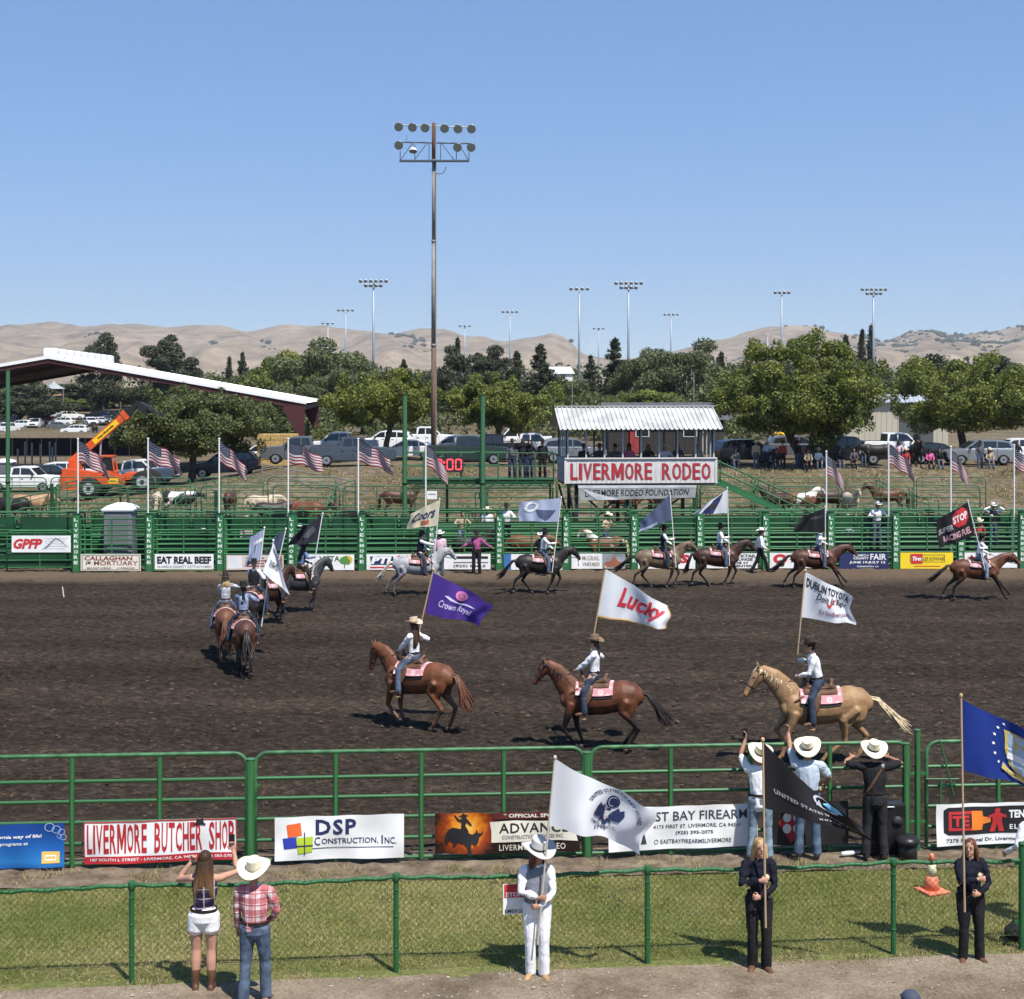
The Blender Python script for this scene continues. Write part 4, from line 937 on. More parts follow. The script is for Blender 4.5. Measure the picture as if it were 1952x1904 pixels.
# ---------------------------------------------------------------- near pipe fence
def nfx(x): return on_line(x, 24.93, .07)
NG = M('fence_green', (.030, .118, .038), .42, var=.45, vs=1.4, spec=.45)
NG2 = M('fence_green_worn', (.045, .135, .055), .45, var=.35, vs=5)
RZ = [1.79, 1.375, 1.05, .715, .375, .05]
def near_panel(xa, xb, mids, label, open_l=False, open_r=False):
 Xa, Ya = nfx(xa); Xb, Yb = nfx(xb); w = math.hypot(Xb - Xa, Yb - Ya); c = ((Xa + Xb) / 2, (Ya + Yb) / 2, .04)
 r = root('pipe_fence', label, 'fence panel', 'near pipe fence', c, NF_RZ)
 b = Blob(); h, rr, n_ = 1.79, .20, 6; pts = []
 if not open_l:
  pts.append((-w / 2, 0, .05))
  for k in range(n_ + 1): a = math.pi / 2 * k / n_; pts.append((-w / 2 + rr - rr * math.cos(a), 0, h - rr + rr * math.sin(a)))
 else: pts.append((-w / 2, 0, h))
 pts.append((0, 0, h))
 if not open_r:
  for k in range(n_ + 1): a = math.pi / 2 * k / n_; pts.append((w / 2 - rr + rr * math.sin(a), 0, h - rr + rr * math.cos(a)))
  pts.append((w / 2, 0, .05))
 else: pts.append((w / 2, 0, h))
 b.tube(pts, [.034] * len(pts), 10, (0, 1, 0), .3); obj('frame', b.build('frame', NG2), r)
 for z in RZ[1:]: bar(r, 'rail', (-w / 2, 0, z), (w / 2, 0, z), .030, NG, 10)
 for x in mids:
  X, Y = nfx(x); t = (X - Xa) / (Xb - Xa) - .5; bar(r, 'upright', (w * t, -.02, .02), (w * t, -.02, h - .03), .040, NG, 10)
 return r
near_panel(-330, 470, (-190, -28, 138, 305), 'green pipe fence panel left of the thick post, holding the butcher shop banner', True)
near_panel(487, 1112, (640, 803, 960), 'green pipe fence panel holding the white construction and rodeo bull banners')
near_panel(1126, 1731, (1278, 1430, 1581), 'green pipe fence panel where three hatted men stand')
near_panel(1766, 2360, (1902, 2060, 2210), 'green pipe gate panel at the right edge behind the blue flag')
for x, h, rr, lb in ((478, 1.72, .075, 'thick green fence post right of the butcher shop banner'), (1119, 1.74, .070, 'thick green fence post behind the white flag'), (1727, 1.80, .062, 'left of the paired green gate posts'), (1749, 2.02, .05, 'taller slimmer one of the paired green gate posts')):
 X, Y = nfx(x); r = root('fence_post', lb, 'post', None, (X, Y, 0)); bar(r, 'post', (0, 0, -.1), (0, 0, h), rr, NG, 12)
 bar(r, 'cap', (0, 0, h), (0, 0, h + .02), rr * 1.06, NG2, 12)
 for z in (.5, 1.3): block(r, 'hinge', (rr + .03, 0, z), (.10, .03, .05), NG)
X, Y = nfx(1797); r = root('gate_latch', 'bent green latch lever on the right gate', 'latch', None, (X, Y - .05, 0))
bar(r, 'lever', (-.07, -.02, 1.86), (.10, -.02, 1.22), .016, NG); bar(r, 'lever', (.10, -.02, 1.22), (.16, -.02, .95), .016, NG); bar(r, 'latch_rod', (-.3, -.02, 1.22), (.25, -.02, 1.22), .014, NG); bar(r, 'brace', (-.05, -.01, 1.2), (-.05, -.01, .1), .02, NG)
# near sponsor banners
def near_banner(label, x0, yl0, yr0, x1, yl1, yr1, mat, seed, name='sponsor_banner', amp=.034):
 (Xa, Ya), (Xb, Yb) = nfx(x0), nfx(x1); Ya -= .115; Yb -= .115
 return banner(name, label, (Xa, Ya, chz(yl0, Ya)), (Xb, Yb, chz(yr0, Yb)), (Xa, Ya, chz(yl1, Ya)), (Xb, Yb, chz(yr1, Yb)), mat, amp, 44, 10, seed)
def thr(b, s, rect, mat, **k): return put(b, s, rect, mat, cuts=18, **k)
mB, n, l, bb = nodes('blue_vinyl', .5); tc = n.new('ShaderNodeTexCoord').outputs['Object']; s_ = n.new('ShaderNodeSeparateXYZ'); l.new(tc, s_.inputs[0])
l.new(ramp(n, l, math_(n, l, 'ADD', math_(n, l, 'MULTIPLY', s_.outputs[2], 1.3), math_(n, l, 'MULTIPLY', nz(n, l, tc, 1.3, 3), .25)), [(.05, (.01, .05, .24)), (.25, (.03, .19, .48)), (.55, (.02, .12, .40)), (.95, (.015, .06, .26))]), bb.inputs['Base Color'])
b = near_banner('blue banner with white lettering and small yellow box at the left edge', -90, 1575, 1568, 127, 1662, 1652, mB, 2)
LB = M('pale_blue_print', (.45, .55, .75), .6)
thr(b, 'ornia way of life!', (.415, .66, .80, .76), WHT, bold=.03, shear=.12); thr(b, 'l programs at', (.41, .50, .68, .60), WHT, bold=.02, shear=.12)
thr(b, RECT, (.80, .10, .96, .36), M('yellow_box', (.75, .50, .12), .6), name='yellow_box', off=.008); thr(b, merge2d((RECT, (0, .75, 1, 1)), (RECT, (0, 0, 1, .25)), (RECT, (0, .25, .08, .75)), (RECT, (.92, .25, 1, .75))), (.83, .16, .93, .28), WHT, off=.012, name='box_label')
for (cx, cy, rr) in ((.93, .86, .04), (.975, .80, .03), (.955, .70, .022), (.99, .68, .03), (.87, .92, .045)): thr(b, disc2d(18, .86), (cx - rr, cy - rr * 2.3, cx + rr, cy + rr * 2.3), LB, name='bubble_ring')
b = near_banner('white butcher shop banner with big red letters', 163.6, 1567, 1558, 453.6, 1649, 1637, VINYL, 5)
BR = M('butcher_red', (.45, .022, .03), .6)
def slab(s): return word2d(s, .02, .14)
thr(b, slab('LIVERMORE'), (.02, .24, .412, .93), BR); thr(b, slab('BUTCHER'), (.462, .24, .772, .93), BR); thr(b, slab('SHOP'), (.818, .24, .982, .93), BR)
thr(b, RECT, (0, .0, 1, .175), BR, name='red_strip', off=.005); thr(b, '187 SOUTH L STREET - LIVERMORE, CA 94550 - (925) 583-5701', (.04, .045, .98, .13), WHT, off=.010, bold=.03)
thr(b, merge2d((RECT, (0, .97, 1, 1)), (RECT, (0, 0, .006, 1)), (RECT, (.994, 0, 1, 1))), (0, 0, 1, 1), BR, name='border', off=.007)
thr(b, poly2d([(0, .3), (.2, .45), (.28, .95), (.5, .85), (.75, 1), (.82, .4), (1, .25), (.9, .1), (.5, .2), (.15, .1)]), (.715, .83, .80, 1.02), BLK, name='emblem_hat', off=.014)
b = near_banner('white construction banner with orange, blue and lime squares', 526, 1558, 1550, 771, 1641, 1634, VINYL, 8)
thr(b, 'DSP', (.315, .56, .63, .92), NAVY, bold=.03, space=1.15); thr(b, 'C', (.305, .325, .35, .52), NAVY, bold=.01); thr(b, 'ONSTRUCTION,', (.36, .33, .80, .48), NAVY, bold=.01); thr(b, 'I', (.825, .33, .836, .52), NAVY, bold=.01); thr(b, 'NC.', (.85, .33, .94, .48), NAVY, bold=.01); thr(b, RECT, (.24, .255, .92, .27), NAVY, name='rule_line')
thr(b, poly2d([(.1, 0), (1, .12), (.9, 1), (0, .88)]), (.09, .53, .21, .86), M('orange_print', (.75, .13, .03), .6), name='square_mark'); thr(b, poly2d([(.1, .05), (.95, .15), (1, 1), (0, .9)]), (.06, .25, .175, .54), M('blue_mark', (.03, .05, .38), .6), name='square_mark')
thr(b, poly2d([(.12, 0), (.95, .1), (1, .95), (0, .9)]), (.165, .15, .295, .56), M('lime_mark', (.42, .55, .03), .6), name='square_mark', off=.009); thr(b, merge2d((RECT, (.47, 0, .53, 1)), (RECT, (0, .38, 1, .44))), (.165, .12, .295, .64), NAVY, name='cross_line', off=.013)
# bull riding banner
mF, n, l, bb = nodes('fire_vinyl', .5); tc = n.new('ShaderNodeTexCoord').outputs['Object']
mp = n.new('ShaderNodeMapping'); mp.inputs['Location'].default_value = (.68, 0, -.42); l.new(tc, mp.inputs[0]); ln = n.new('ShaderNodeVectorMath'); ln.operation = 'LENGTH'; l.new(mp.outputs[0], ln.inputs[0])
rad = math_(n, l, 'ADD', ln.outputs['Value'], math_(n, l, 'MULTIPLY', nz(n, l, tc, 7, 4, .7), .35))
l.new(ramp(n, l, rad, [(.15, (.85, .55, .12)), (.38, (.72, .24, .02)), (.52, (.30, .05, .012)), (.72, (.02, .012, .010))]), bb.inputs['Base Color'])
b = near_banner('black and cream banner with orange bull rider picture', 830, 1550, 1546, 1105, 1629, 1623, mF, 11)
CRM = M('cream_print', (.66, .62, .52), .6)
thr(b, poly2d([(.02, 0), (.3, .03), (.55, 0), (.8, .04), (1, .0), (.97, .5), (1, 1), (.6, .96), (.3, 1), (0, .95), (.02, .5)]), (.375, .27, .985, .80), CRM, name='torn_panel')
thr(b, RECT, (.40, .84, 1.0, 1.0), M('dark_red', (.10, .015, .015), .6), name='header_strip', off=.005); thr(b, '* OFFICIAL SPONSOR *', (.47, .87, .98, .97), CRM, off=.012, bold=.03)
thr(b, 'ADVANCE', (.44, .50, .92, .74), BLK, off=.012, bold=.015, space=1.1); thr(b, 'CONSTRUCTION SERVICES INC.', (.46, .36, .89, .45), GREY, off=.012)
thr(b, 'LIVERMORE RODEO', (.44, .07, .90, .22), CRM, off=.010, bold=.045, space=1.1)
thr(b, poly2d([(.02, .42), (.10, .60), (.22, .66), (.40, .62), (.50, .60), (.58, .52), (.70, .46), (.78, .52), (.80, .60), (.84, .50), (.92, .50), (.97, .58), (.95, .46), (.88, .42), (.84, .26), (.76, .18), (.68, .24), (.66, .10), (.70, -.05), (.60, -.06), (.58, .12), (.50, .22), (.36, .28), (.30, .20), (.22, .12), (.24, .26), (.14, .32), (.10, .22), (.05, .26)]), (.06, .02, .34, .98), BLK, name='bull_silhouette', off=.009)
thr(b, poly2d([(.35, 0), (.5, -.02), (.62, .1), (.8, .02), (.72, .2), (.6, .35), (.66, .55), (.9, .35), (.95, .4), (.72, .68), (.64, .74), (.66, .84), (.8, .86), (.62, .92), (.5, 1), (.36, .9), (.2, .86), (.4, .82), (.42, .72), (.25, .72), (.05, .95), (0, .9), (.2, .62), (.4, .55), (.38, .3)]), (.13, .50, .26, 1.0), BLK, name='rider_silhouette', off=.010)
b = near_banner('white banner with dark stencil letters behind the white flag', 1159, 1541, 1530, 1442, 1624, 1611, VINYL, 14)
DK = M('slate_print', (.045, .055, .075), .6)
thr(b, 'EAST BAY FIREARMS', (.22, .66, .97, .88), DK, bold=.03); thr(b, '4173 FIRST ST. LIVERMORE, CA 94551', (.30, .47, .88, .57), DK, bold=.02); thr(b, '(925) 395-2075', (.45, .31, .70, .41), DK, bold=.02); thr(b, 'EASTBAYFIREARMSLIVERMORE', (.35, .12, .82, .22), DK, bold=.02)
thr(b, poly2d([(0, 0), (1, 0), (.6, .5), (1, 1), (0, 1), (.4, .5)]), (.215, .15, .255, .62), DK, name='emblem'); thr(b, disc2d(12, .75), (.305, .12, .335, .23), DK, name='icon_ring')
b = near_banner('black banner with red diamond emblem behind the three men', 1455, 1528, 1526, 1614, 1613, 1609, M('black_vinyl', (.018, .018, .02), .45), 17)
thr(b, poly2d([(.5, 0), (1, .5), (.5, 1), (0, .5)]), (.17, .05, .47, .97), RED, name='emblem_diamond'); thr(b, merge2d((disc2d(14, .0), (0, .52, .45, .95)), (disc2d(14, .0), (.55, .52, 1, .95)), (disc2d(14, .0), (0, .02, .45, .45)), (disc2d(14, .45), (.55, .02, 1, .45))), (.22, .26, .44, .78), WHT, name='emblem_mark', off=.010)
b = near_banner('white electric company banner with red figure and orange plug emblem', 1781, 1533, 1526, 2010, 1613, 1605, VINYL, 20)
thr(b, poly2d([(.04, 0), (.96, 0), (1, .1), (1, .9), (.96, 1), (.04, 1), (0, .9), (0, .1)]), (.06, .26, 1.0, .92), BLK, name='panel'); OR = M('plug_orange', (.80, .22, .03), .6)
thr(b, merge2d((RECT, (0, .85, 1, 1)), (RECT, (0, 0, 1, .15)), (RECT, (0, .15, .12, .85))), (.10, .36, .30, .82), RED, name='emblem_frame', off=.010); thr(b, 'TE', (.13, .46, .27, .72), RED, off=.012, bold=.05); thr(b, poly2d([(0, 0), (.55, 0), (.6, .3), (1, .38), (1, .62), (.6, .7), (.55, 1), (0, 1)]), (.29, .36, .45, .82), OR, name='plug', off=.011)
thr(b, poly2d([(.1, 0), (.38, 0), (.5, .35), (.62, 0), (.9, 0), (.75, .45), (.78, .62), (1, .55), (1, .68), (.68, .78), (.62, .82), (.66, .95), (.5, 1), (.34, .95), (.38, .82), (.32, .78), (0, .68), (0, .55), (.22, .62), (.25, .45)]), (.43, .30, .58, .88), RED, name='figure', off=.013)
thr(b, 'TENNYSON', (.60, .62, .98, .82), WHT, off=.012, bold=.04); thr(b, 'ELECTRIC', (.61, .35, .92, .47), WHT, off=.012, bold=.02, space=1.3); thr(b, '7275 National Dr. Livermore, CA 94550', (.08, .07, .97, .17), DK, bold=.02)
# ---------------------------------------------------------------- chain link fence
def clx(x): return on_line(x, 20.24, .095)
CG = M('link_green', (.020, .105, .034), .5, var=.25, vs=4, bump=.3, bs=60)
WIRE = M('wire', (.05, .06, .025), .6)
HF = 1.27; px = [-253, 251, 755, 1234, 1703, 2150]; cps = [clx(x) for x in px]
names = ['beyond the left edge', 'behind the woman and man taking pictures', 'left of the white flag bearer', 'between the white and black flag bearers', 'between the black and blue flag bearers', 'off the right edge']
for (X, Y), nm in zip(cps, names):
 r = root('link_post', 'green chain link fence post ' + nm, 'post', 'chain link posts', (X, Y, 0)); bar(r, 'post', (0, 0, -.1), (0, 0, HF), .036, CG, 12)
 bar(r, 'cap', (0, 0, HF - .05), (0, 0, HF + .05), .048, CG, 12)
 for z in (.35, .75, 1.1): bar(r, 'tie_band', (0, 0, z), (0, 0, z + .02), .04, CG, 12)
def chain(w, h, pitch=.086, t=.0023):
 v = []; f = []
 def wire(a, c):
  a, c = Vector(a), Vector(c); d = (c - a).normalized(); s = Vector((d.z, 0, -d.x)) * t; u = Vector((0, t, 0)); k = len(v)
  for p in (a, c): v.extend([p + s, p + u, p - s, p - u])
  for i in range(4): j = (i + 1) % 4; f.append((k + i, k + j, k + 4 + j, k + 4 + i))
 n = int((w + h) / pitch) + 1
 for i in range(n):
  x = -h + i * pitch; x0, z0 = (x, 0) if x >= 0 else (0, -x); x1, z1 = (x + h, h) if x + h <= w else (w, w - x)
  if z1 > z0 + .01: wire((x0, -t, z0), (x1, -t, z1)); wire((w - x0, t, z0), (w - x1, t, z1))
 return v, f
bays = ['beyond the left edge and behind the couple', 'from the couple to the white flag bearer', 'behind the white flag bearer', 'behind the black flag bearer', 'behind the blue flag bearer']
for k in range(5):
 (Xa, Ya), (Xb, Yb) = cps[k], cps[k + 1]; w = math.hypot(Xb - Xa, Yb - Ya)
 r = root('chain_link_panel', 'green chain link fence bay ' + bays[k], 'fence', 'chain link bays', (Xa, Ya, 0), CL_RZ)
 b = Blob(); m = 26
 b.tube([(w * i / m, 0, HF + .012 * math.sin(i * 1.7 + k) - .035 * math.sin(math.pi * i / m)) for i in range(m + 1)], [.027] * (m + 1), 10, (0, 1, 0), .2); obj('top_rail', b.build('top_rail', CG), r)
 v, f = chain(w - .08, HF - .26); o = obj('wire_mesh', mesh('wire_mesh', v, f, WIRE), r, (.04, 0, .22)); o['kind'] = 'stuff'
 bar(r, 'tension_wire', (0, 0, .22), (w, 0, .22), .003, WIRE)
 tb = Blob()
 for i in range(int(w / .09)): x = .05 + i * .09; tb.tube([(x, -.034, HF - .03), (x + .02, -.02, HF + .035 - .035 * math.sin(math.pi * x / w)), (x + .03, .03, HF - .02)], [.006] * 3, 4, (0, 1, 0), 0)
 o = obj('tie_wires', tb.build('tie_wires', CG), r); o['kind'] = 'stuff'
X, Y = clx(1948); r = root('gate_end_post', 'green chain link gate post at the right edge', 'post', None, (X, Y, 0)); bar(r, 'post', (0, 0, -.1), (0, 0, 1.45), .045, CG, 12); bar(r, 'cap', (0, 0, 1.45), (0, 0, 1.49), .05, CG, 12)
for z in (.4, 1.2): block(r, 'hinge', (-.06, 0, z), (.08, .03, .05), CG)
# stay off sign on the mesh
X, Y = clx(989); r = root('warning_sign', 'red and white warning sign wired to the fence behind the white flag bearer', 'sign', None, (X + .02, Y - .05, 0), CL_RZ)
block(r, 'plate', (0, 0, .95), (.46, .008, .40), VINYL); sf = plane_surf((-.23, -.005, .74), (.46, 0, 0), (0, 0, .42))
lay(r, 'red_field', RECT, (.03, .55, .97, .97), sf, RED, .002); lay(r, 'lettering', text2d('STOP', .03), (.08, .58, .55, .72), sf, WHT, .004); lay(r, 'lettering', text2d('EMERGENCY', .03), (.05, .06, .95, .18), sf, BLK, .003)
# traffic cone
X, Y = 0, 0; g = G(1776, 1702)
r = root('traffic_cone', 'orange traffic cone with white collar lying on the lawn by the fence', 'cone', None, (g.x, g.y, .02), .4)
cb = Blob(); cb.box((0, 0, .02), (.19, .19, .02), None, 0, .012); cb.tube([(0, 0, .035), (0, 0, .25)], [.120, .088], 16, cap=0); obj('base', cb.build('base', M('cone_orange', (.72, .20, .11), .5, var=.2, vs=6)), r)
cb = Blob(); cb.tube([(0, 0, .25), (0, 0, .47)], [.088, .050], 16, cap=0); obj('collar', cb.build('collar', M('cone_white', (.72, .66, .42), .5, var=.1, vs=8)), r)
cb = Blob(); cb.tube([(0, 0, .47), (0, 0, .56), (0, 0, .58)], [.050, .034, .03], 16, cap=0); obj('tip', cb.build('tip', M('cone_orange', (.72, .20, .11), .5)), r)
# black feed barrel, bucket and equipment box at the gate
X, Y = nfx(1719); BP = M('black_plastic', (.015, .015, .016), .4, var=.3, vs=5)
r = root('black_bucket', 'short black bucket with wide rim beside the gate posts', 'bucket', None, (X - .05, Y - .55, .03)); cb = Blob(); cb.tube([(0, 0, 0), (0, 0, .30)], [.155, .165], 18, cap=0); obj('tub', cb.build('tub', BP), r); cb = Blob(); cb.tube([(0, 0, .30), (0, 0, .345)], [.205, .205], 20, cap=.3); obj('lid', cb.build('lid', BP), r)
X, Y = nfx(1682); r = root('loudspeaker_box', 'large black equipment case leaning on the fence beside the black shirted man', 'case', None, (X, Y - .22, .05), NF_RZ); block(r, 'case', (0, 0, .42), (.62, .25, .84), BP, bevel=.03); cb = Blob(); cb.tube([(.16, -.13, .56), (.16, -.15, .56)], [.09, .085], 16, (0, 0, 1), cap=0); obj('speaker_cone', cb.build('speaker_cone', DARKSTEEL), r); bar(r, 'handle', (-.1, -.14, .8), (.1, -.14, .8), .012, GALV)
g = G(1716 / 1.0 - 0, 1646);
g = G(1621, 1636.5); r = root('plastic_bottle', 'crumpled clear plastic bottle lying at the fence foot', 'bottle', None, (g.x, g.y, .09), .3); cb = Blob(); cb.tube([(-.16, 0, 0), (-.05, 0, 0), (.05, 0, 0), (.1, 0, 0), (.15, 0, 0)], [.036, .04, .036, .02, .014], 10, cap=.3); obj('body', cb.build('body', M('clear_plastic', (.62, .65, .66), .15)), r); cb = Blob(); cb.tube([(.15, 0, 0), (.18, 0, 0)], [.017, .017], 8, cap=.2); obj('cap', cb.build('cap', WHT), r)
g = G(1940, 1790); r = root('black_bag', 'black duffel bag on the ground at the right edge', 'bag', None, (g.x + .05, g.y - .1, .02), .2); cb = Blob(); cb.ell((0, 0, .16), (.24, .15, .16)).ell((.12, 0, .24), (.12, .12, .12)).ell((-.12, .02, .12), (.16, .14, .12)); obj('bag', cb.skin('bag', M('bag_black', (.012, .013, .016), .7), .02, 2, .008), r); bar(r, 'strap', (-.15, 0, .26), (.1, 0, .34), .012, BP); block(r, 'tag', (-.1, -.15, .12), (.07, .01, .05), VINYL)
# a white stake in the dirt
g = G(122, 1137); r = root('white_stake', 'thin pale stake stuck in the arena dirt at the left', 'stake', None, g); bar(r, 'stake', (0, 0, -.05), (-.06, 0, .36), .02, POLEW); bar(r, 'tip', (-.06, 0, .36), (-.064, 0, .39), .014, GALV)
# ---------------------------------------------------------------- vehicles and things on the terrace
def paint(name, c, metal=.0): return M('paint_' + name, c, .28, metal, spec=.6, var=.05, vs=1.5)
PW = paint('white', (.74, .74, .73)); PG = paint('grey', (.13, .135, .14), .3); PN = paint('navy', (.012, .016, .030), .2); PS = paint('slate', (.07, .085, .105), .3); PBK = paint('black', (.012, .012, .013)); PGR = paint('dark_green', (.018, .035, .026)); PSI = paint('silver', (.30, .31, .32), .5); PR = paint('red', (.25, .015, .02)); PBL = paint('blue', (.03, .08, .28))
GLS = M('car_glass', (.018, .022, .026), .08, spec=.8); TYRE = M('tyre', (.018, .018, .018), .85); RIM = M('rim', (.38, .39, .40), .35, .7); LAMP = M('lamp_glass', (.62, .62, .58), .15); TAIL = M('tail_lamp', (.30, .01, .01), .25); TRIM = M('black_trim', (.016, .016, .017), .6)
CARS = {}
def arc(x, r, n=8): return [(x + r * math.cos(math.pi * (1 - k / n)), .30 + r * math.sin(math.pi * (1 - k / n))) for k in range(n + 1)]
def slab_body(poly, w, inset=.05, crown=.12, zc=.9):
 "side outline extruded across the width with rounded flanks"
 v = []; f = []; n = len(poly); cx = sum(p[0] for p in poly) / n
 ys = [(-.5, .035), (-.47, .0), (-.25, -.0), (0, -.0), (.25, -.0), (.47, .0), (.5, .035)]
 for q, ins in ys:
  for x, z in poly:
   s = 1 - ins * .35; fx = cx + (x - cx) * s; t = 1 - .06 * max(0, (z - zc)); v.append((fx, q * w * t, z + (ins * .5 if z < .5 else -ins * .8)))
 m = len(ys)
 for j in range(m - 1):
  for i in range(n): k = (i + 1) % n; f.append((j * n + i, j * n + k, (j + 1) * n + k, (j + 1) * n + i))
 tri = [tuple(t) for t in tessellate_polygon([[Vector((p[0], p[1], 0)) for p in poly]])]
 f += tri + [tuple((m - 1) * n + i for i in t[::-1]) for t in tri]
 return v, f
def cab_pt(prof, zb, w, taper): return lambda x, z, s: (x, s * (w / 2) * (1 - taper * max(0, (z - zb))), z)
def car_proto(kind):
 if kind in CARS: return CARS[kind]
 if kind == 'pickup':
  L, w, wb, wr = 5.7, 1.98, (-1.75, 1.75), .40
  body = [(-2.85, .55), (-2.8, .42), (-2.3, .40)] + arc(-1.75, .47)[0:] + [(-1.2, .38), (1.2, .38)] + arc(1.75, .47) + [(2.3, .40), (2.75, .42), (2.85, .62), (2.83, 1.05), (2.65, 1.18), (1.35, 1.26), (1.30, 1.22), (-.78, 1.24), (-.80, 1.30), (-2.82, 1.30)]
  cab = [(1.38, 1.23), (.72, 1.86), (.45, 1.92), (-.50, 1.92), (-.74, 1.86), (-.80, 1.23)]; win = [[(.60, 1.30), (1.18, 1.30), (.64, 1.80), (.50, 1.82)], [(-.66, 1.30), (-.06, 1.30), (-.06, 1.82), (-.52, 1.82)], [(.02, 1.30), (.54, 1.30), (.44, 1.82), (.02, 1.82)]]; win = [[(.02, 1.32), (1.14, 1.32), (.66, 1.80), (.02, 1.83)], [(-.68, 1.32), (-.06, 1.32), (-.06, 1.83), (-.56, 1.82)]]
 elif kind == 'suv':
  L, w, wb, wr = 4.7, 1.88, (-1.40, 1.42), .37
  body = [(-2.32, .55), (-2.25, .40), (-1.9, .36)] + arc(-1.40, .43) + [(-.9, .32), (.95, .32)] + arc(1.42, .43) + [(1.9, .36), (2.25, .40), (2.34, .60), (2.28, .90), (2.05, 1.00), (1.05, 1.10), (-2.28, 1.12), (-2.36, .95)]
  cab = [(1.20, 1.08), (.42, 1.62), (.0, 1.69), (-1.40, 1.67), (-1.95, 1.55), (-2.28, 1.10)]; win = [[(.0, 1.16), (.92, 1.16), (.36, 1.56), (.0, 1.60)], [(-.95, 1.16), (-.08, 1.16), (-.08, 1.60), (-.95, 1.60)], [(-1.95, 1.18), (-1.03, 1.16), (-1.03, 1.59), (-1.75, 1.50)]]
 else:
  L, w, wb, wr = 4.5, 1.8, (-1.32, 1.38), .33
  body = [(-2.22, .50), (-2.15, .36), (-1.8, .32)] + [(x, z - .04) for x, z in arc(-1.32, .39)] + [(-.8, .28), (.9, .28)] + [(x, z - .04) for x, z in arc(1.38, .39)] + [(1.85, .32), (2.18, .36), (2.27, .55), (2.18, .74), (1.95, .82), (1.0, .93), (-1.7, .98), (-2.2, .92), (-2.28, .70)]
  cab = [(1.15, .91), (.35, 1.36), (-.05, 1.43), (-.85, 1.41), (-1.30, 1.28), (-1.85, .96)]; win = [[(-.02, .99), (.88, .97), (.32, 1.31), (-.02, 1.36)], [(-.86, .99), (-.10, .99), (-.10, 1.36), (-.80, 1.34)], [(-1.45, 1.02), (-.94, 1.0), (-.90, 1.33), (-1.22, 1.24)]]
 out = {'L': L, 'body': mesh('body', *slab_body(body, w), PW, False)}
 zb = cab[0][1]; tp = .13; cp = cab_pt(cab, zb, w * .95, tp); v = []; f = []; n = len(cab)
 for s in (-1, 1): v += [cp(x, z, s) for x, z in cab]
 for i in range(n): k = (i + 1) % n; f.append((i, k, n + k, n + i))
 tri = [tuple(t) for t in tessellate_polygon([[Vector((p[0], p[1], 0)) for p in cab]])]; f += tri + [tuple(n + i for i in t[::-1]) for t in tri]
 out['cabin'] = mesh('cabin', v, f, PW)
 gl = []
 for q in win:
  for s in (-1, 1): gl.append(('side_window', mesh('side_window', [tuple(V3(cp(x, z, s)) + V3((0, .006 * s, .0))) for x, z in q], [tuple(t) for t in tessellate_polygon([[Vector((p[0], p[1], 0)) for p in q]])], GLS)))
 def quad(a, b, nm):
  a, b = V3((a[0], 0, a[1])), V3((b[0], 0, b[1])); d = b - a; nn = V3((d.z, 0, -d.x)); nn = (nn if nn.x * (1 if nm == 'windscreen' else -1) > 0 else -nn).normalized() * .006; a2, b2 = a + d * .08 + nn, a + d * .92 + nn
  ya = abs(cp(a2.x, a2.z, 1)[1]) * .93; yb = abs(cp(b2.x, b2.z, 1)[1]) * .93
  return (nm, mesh(nm, [(a2.x, -ya, a2.z), (a2.x, ya, a2.z), (b2.x, yb, b2.z), (b2.x, -yb, b2.z)], [(0, 1, 2, 3)], GLS))
 gl.append(quad(cab[0], cab[1], 'windscreen')); gl.append(quad(cab[-1], cab[-2], 'rear_window')); out['glass'] = gl
 t = Blob(); t.tube([(0, -.11, 0), (0, .11, 0)], [wr, wr], 20, V3((0, 0, 1)), .05); out['tyre'] = t.build('tyre', TYRE)
 t = Blob(); t.tube([(0, -.14, 0), (0, .14, 0)], [wr * .62, wr * .62], 14, V3((0, 0, 1)), 0); out['rim'] = t.build('rim', RIM, False)
 t = Blob(); t.tube([(0, -.145, 0), (0, .145, 0)], [wr * .2, wr * .2], 8, V3((0, 0, 1)), 0)
 out['hub'] = t.build('hub', TRIM, False); out['wb'] = wb; out['wr'] = wr; out['w'] = w; fx = max(p[0] for p in body); rx = min(p[0] for p in body); bz = body[len(body) - 1][1]
 out['bits'] = [('headlight', (fx - .10, w * .36, .80 if kind != 'pickup' else .92), (.16, .30, .16), LAMP), ('headlight', (fx - .10, -w * .36, .80 if kind != 'pickup' else .92), (.16, .30, .16), LAMP), ('grille', (fx - .02, 0, .70 if kind != 'pickup' else .84), (.06, w * .52, .26), TRIM), ('bumper', (fx - .04, 0, .48), (.14, w * .92, .14), TRIM), ('tail_light', (rx + .05, w * .42, .92), (.10, .16, .24), TAIL), ('tail_light', (rx + .05, -w * .42, .92), (.10, .16, .24), TAIL), ('rear_bumper', (rx + .02, 0, .50), (.12, w * .92, .14), TRIM), ('door_mirror', (cab[0][0] - .42, w * .53, zb + .12), (.12, .18, .16), TRIM), ('door_mirror', (cab[0][0] - .42, -w * .53, zb + .12), (.12, .18, .16), TRIM), *[('door_seam', (x_, s_ * w * .4985, .86), (.018, .012, .66), TRIM) for x_ in ((-.80, -.02, 1.12) if kind == 'pickup' else (-.98, -.03, .95)) for s_ in (-1, 1)], *[('door_handle', (x_, s_ * w * .505, 1.02 if kind != 'sedan' else .82), (.16, .03, .035), TRIM) for x_ in (-.65, .15) for s_ in (-1, 1)], ('sill_trim', (0, 0, .37), (wb[1] - wb[0] - 1.0, w * .985, .10), TRIM)]
 if kind == 'pickup': out['bits'].append(('bed_floor', (-1.82, 0, 1.305), (1.9, 1.55, .01), TRIM))
 CARS[kind] = out; return out
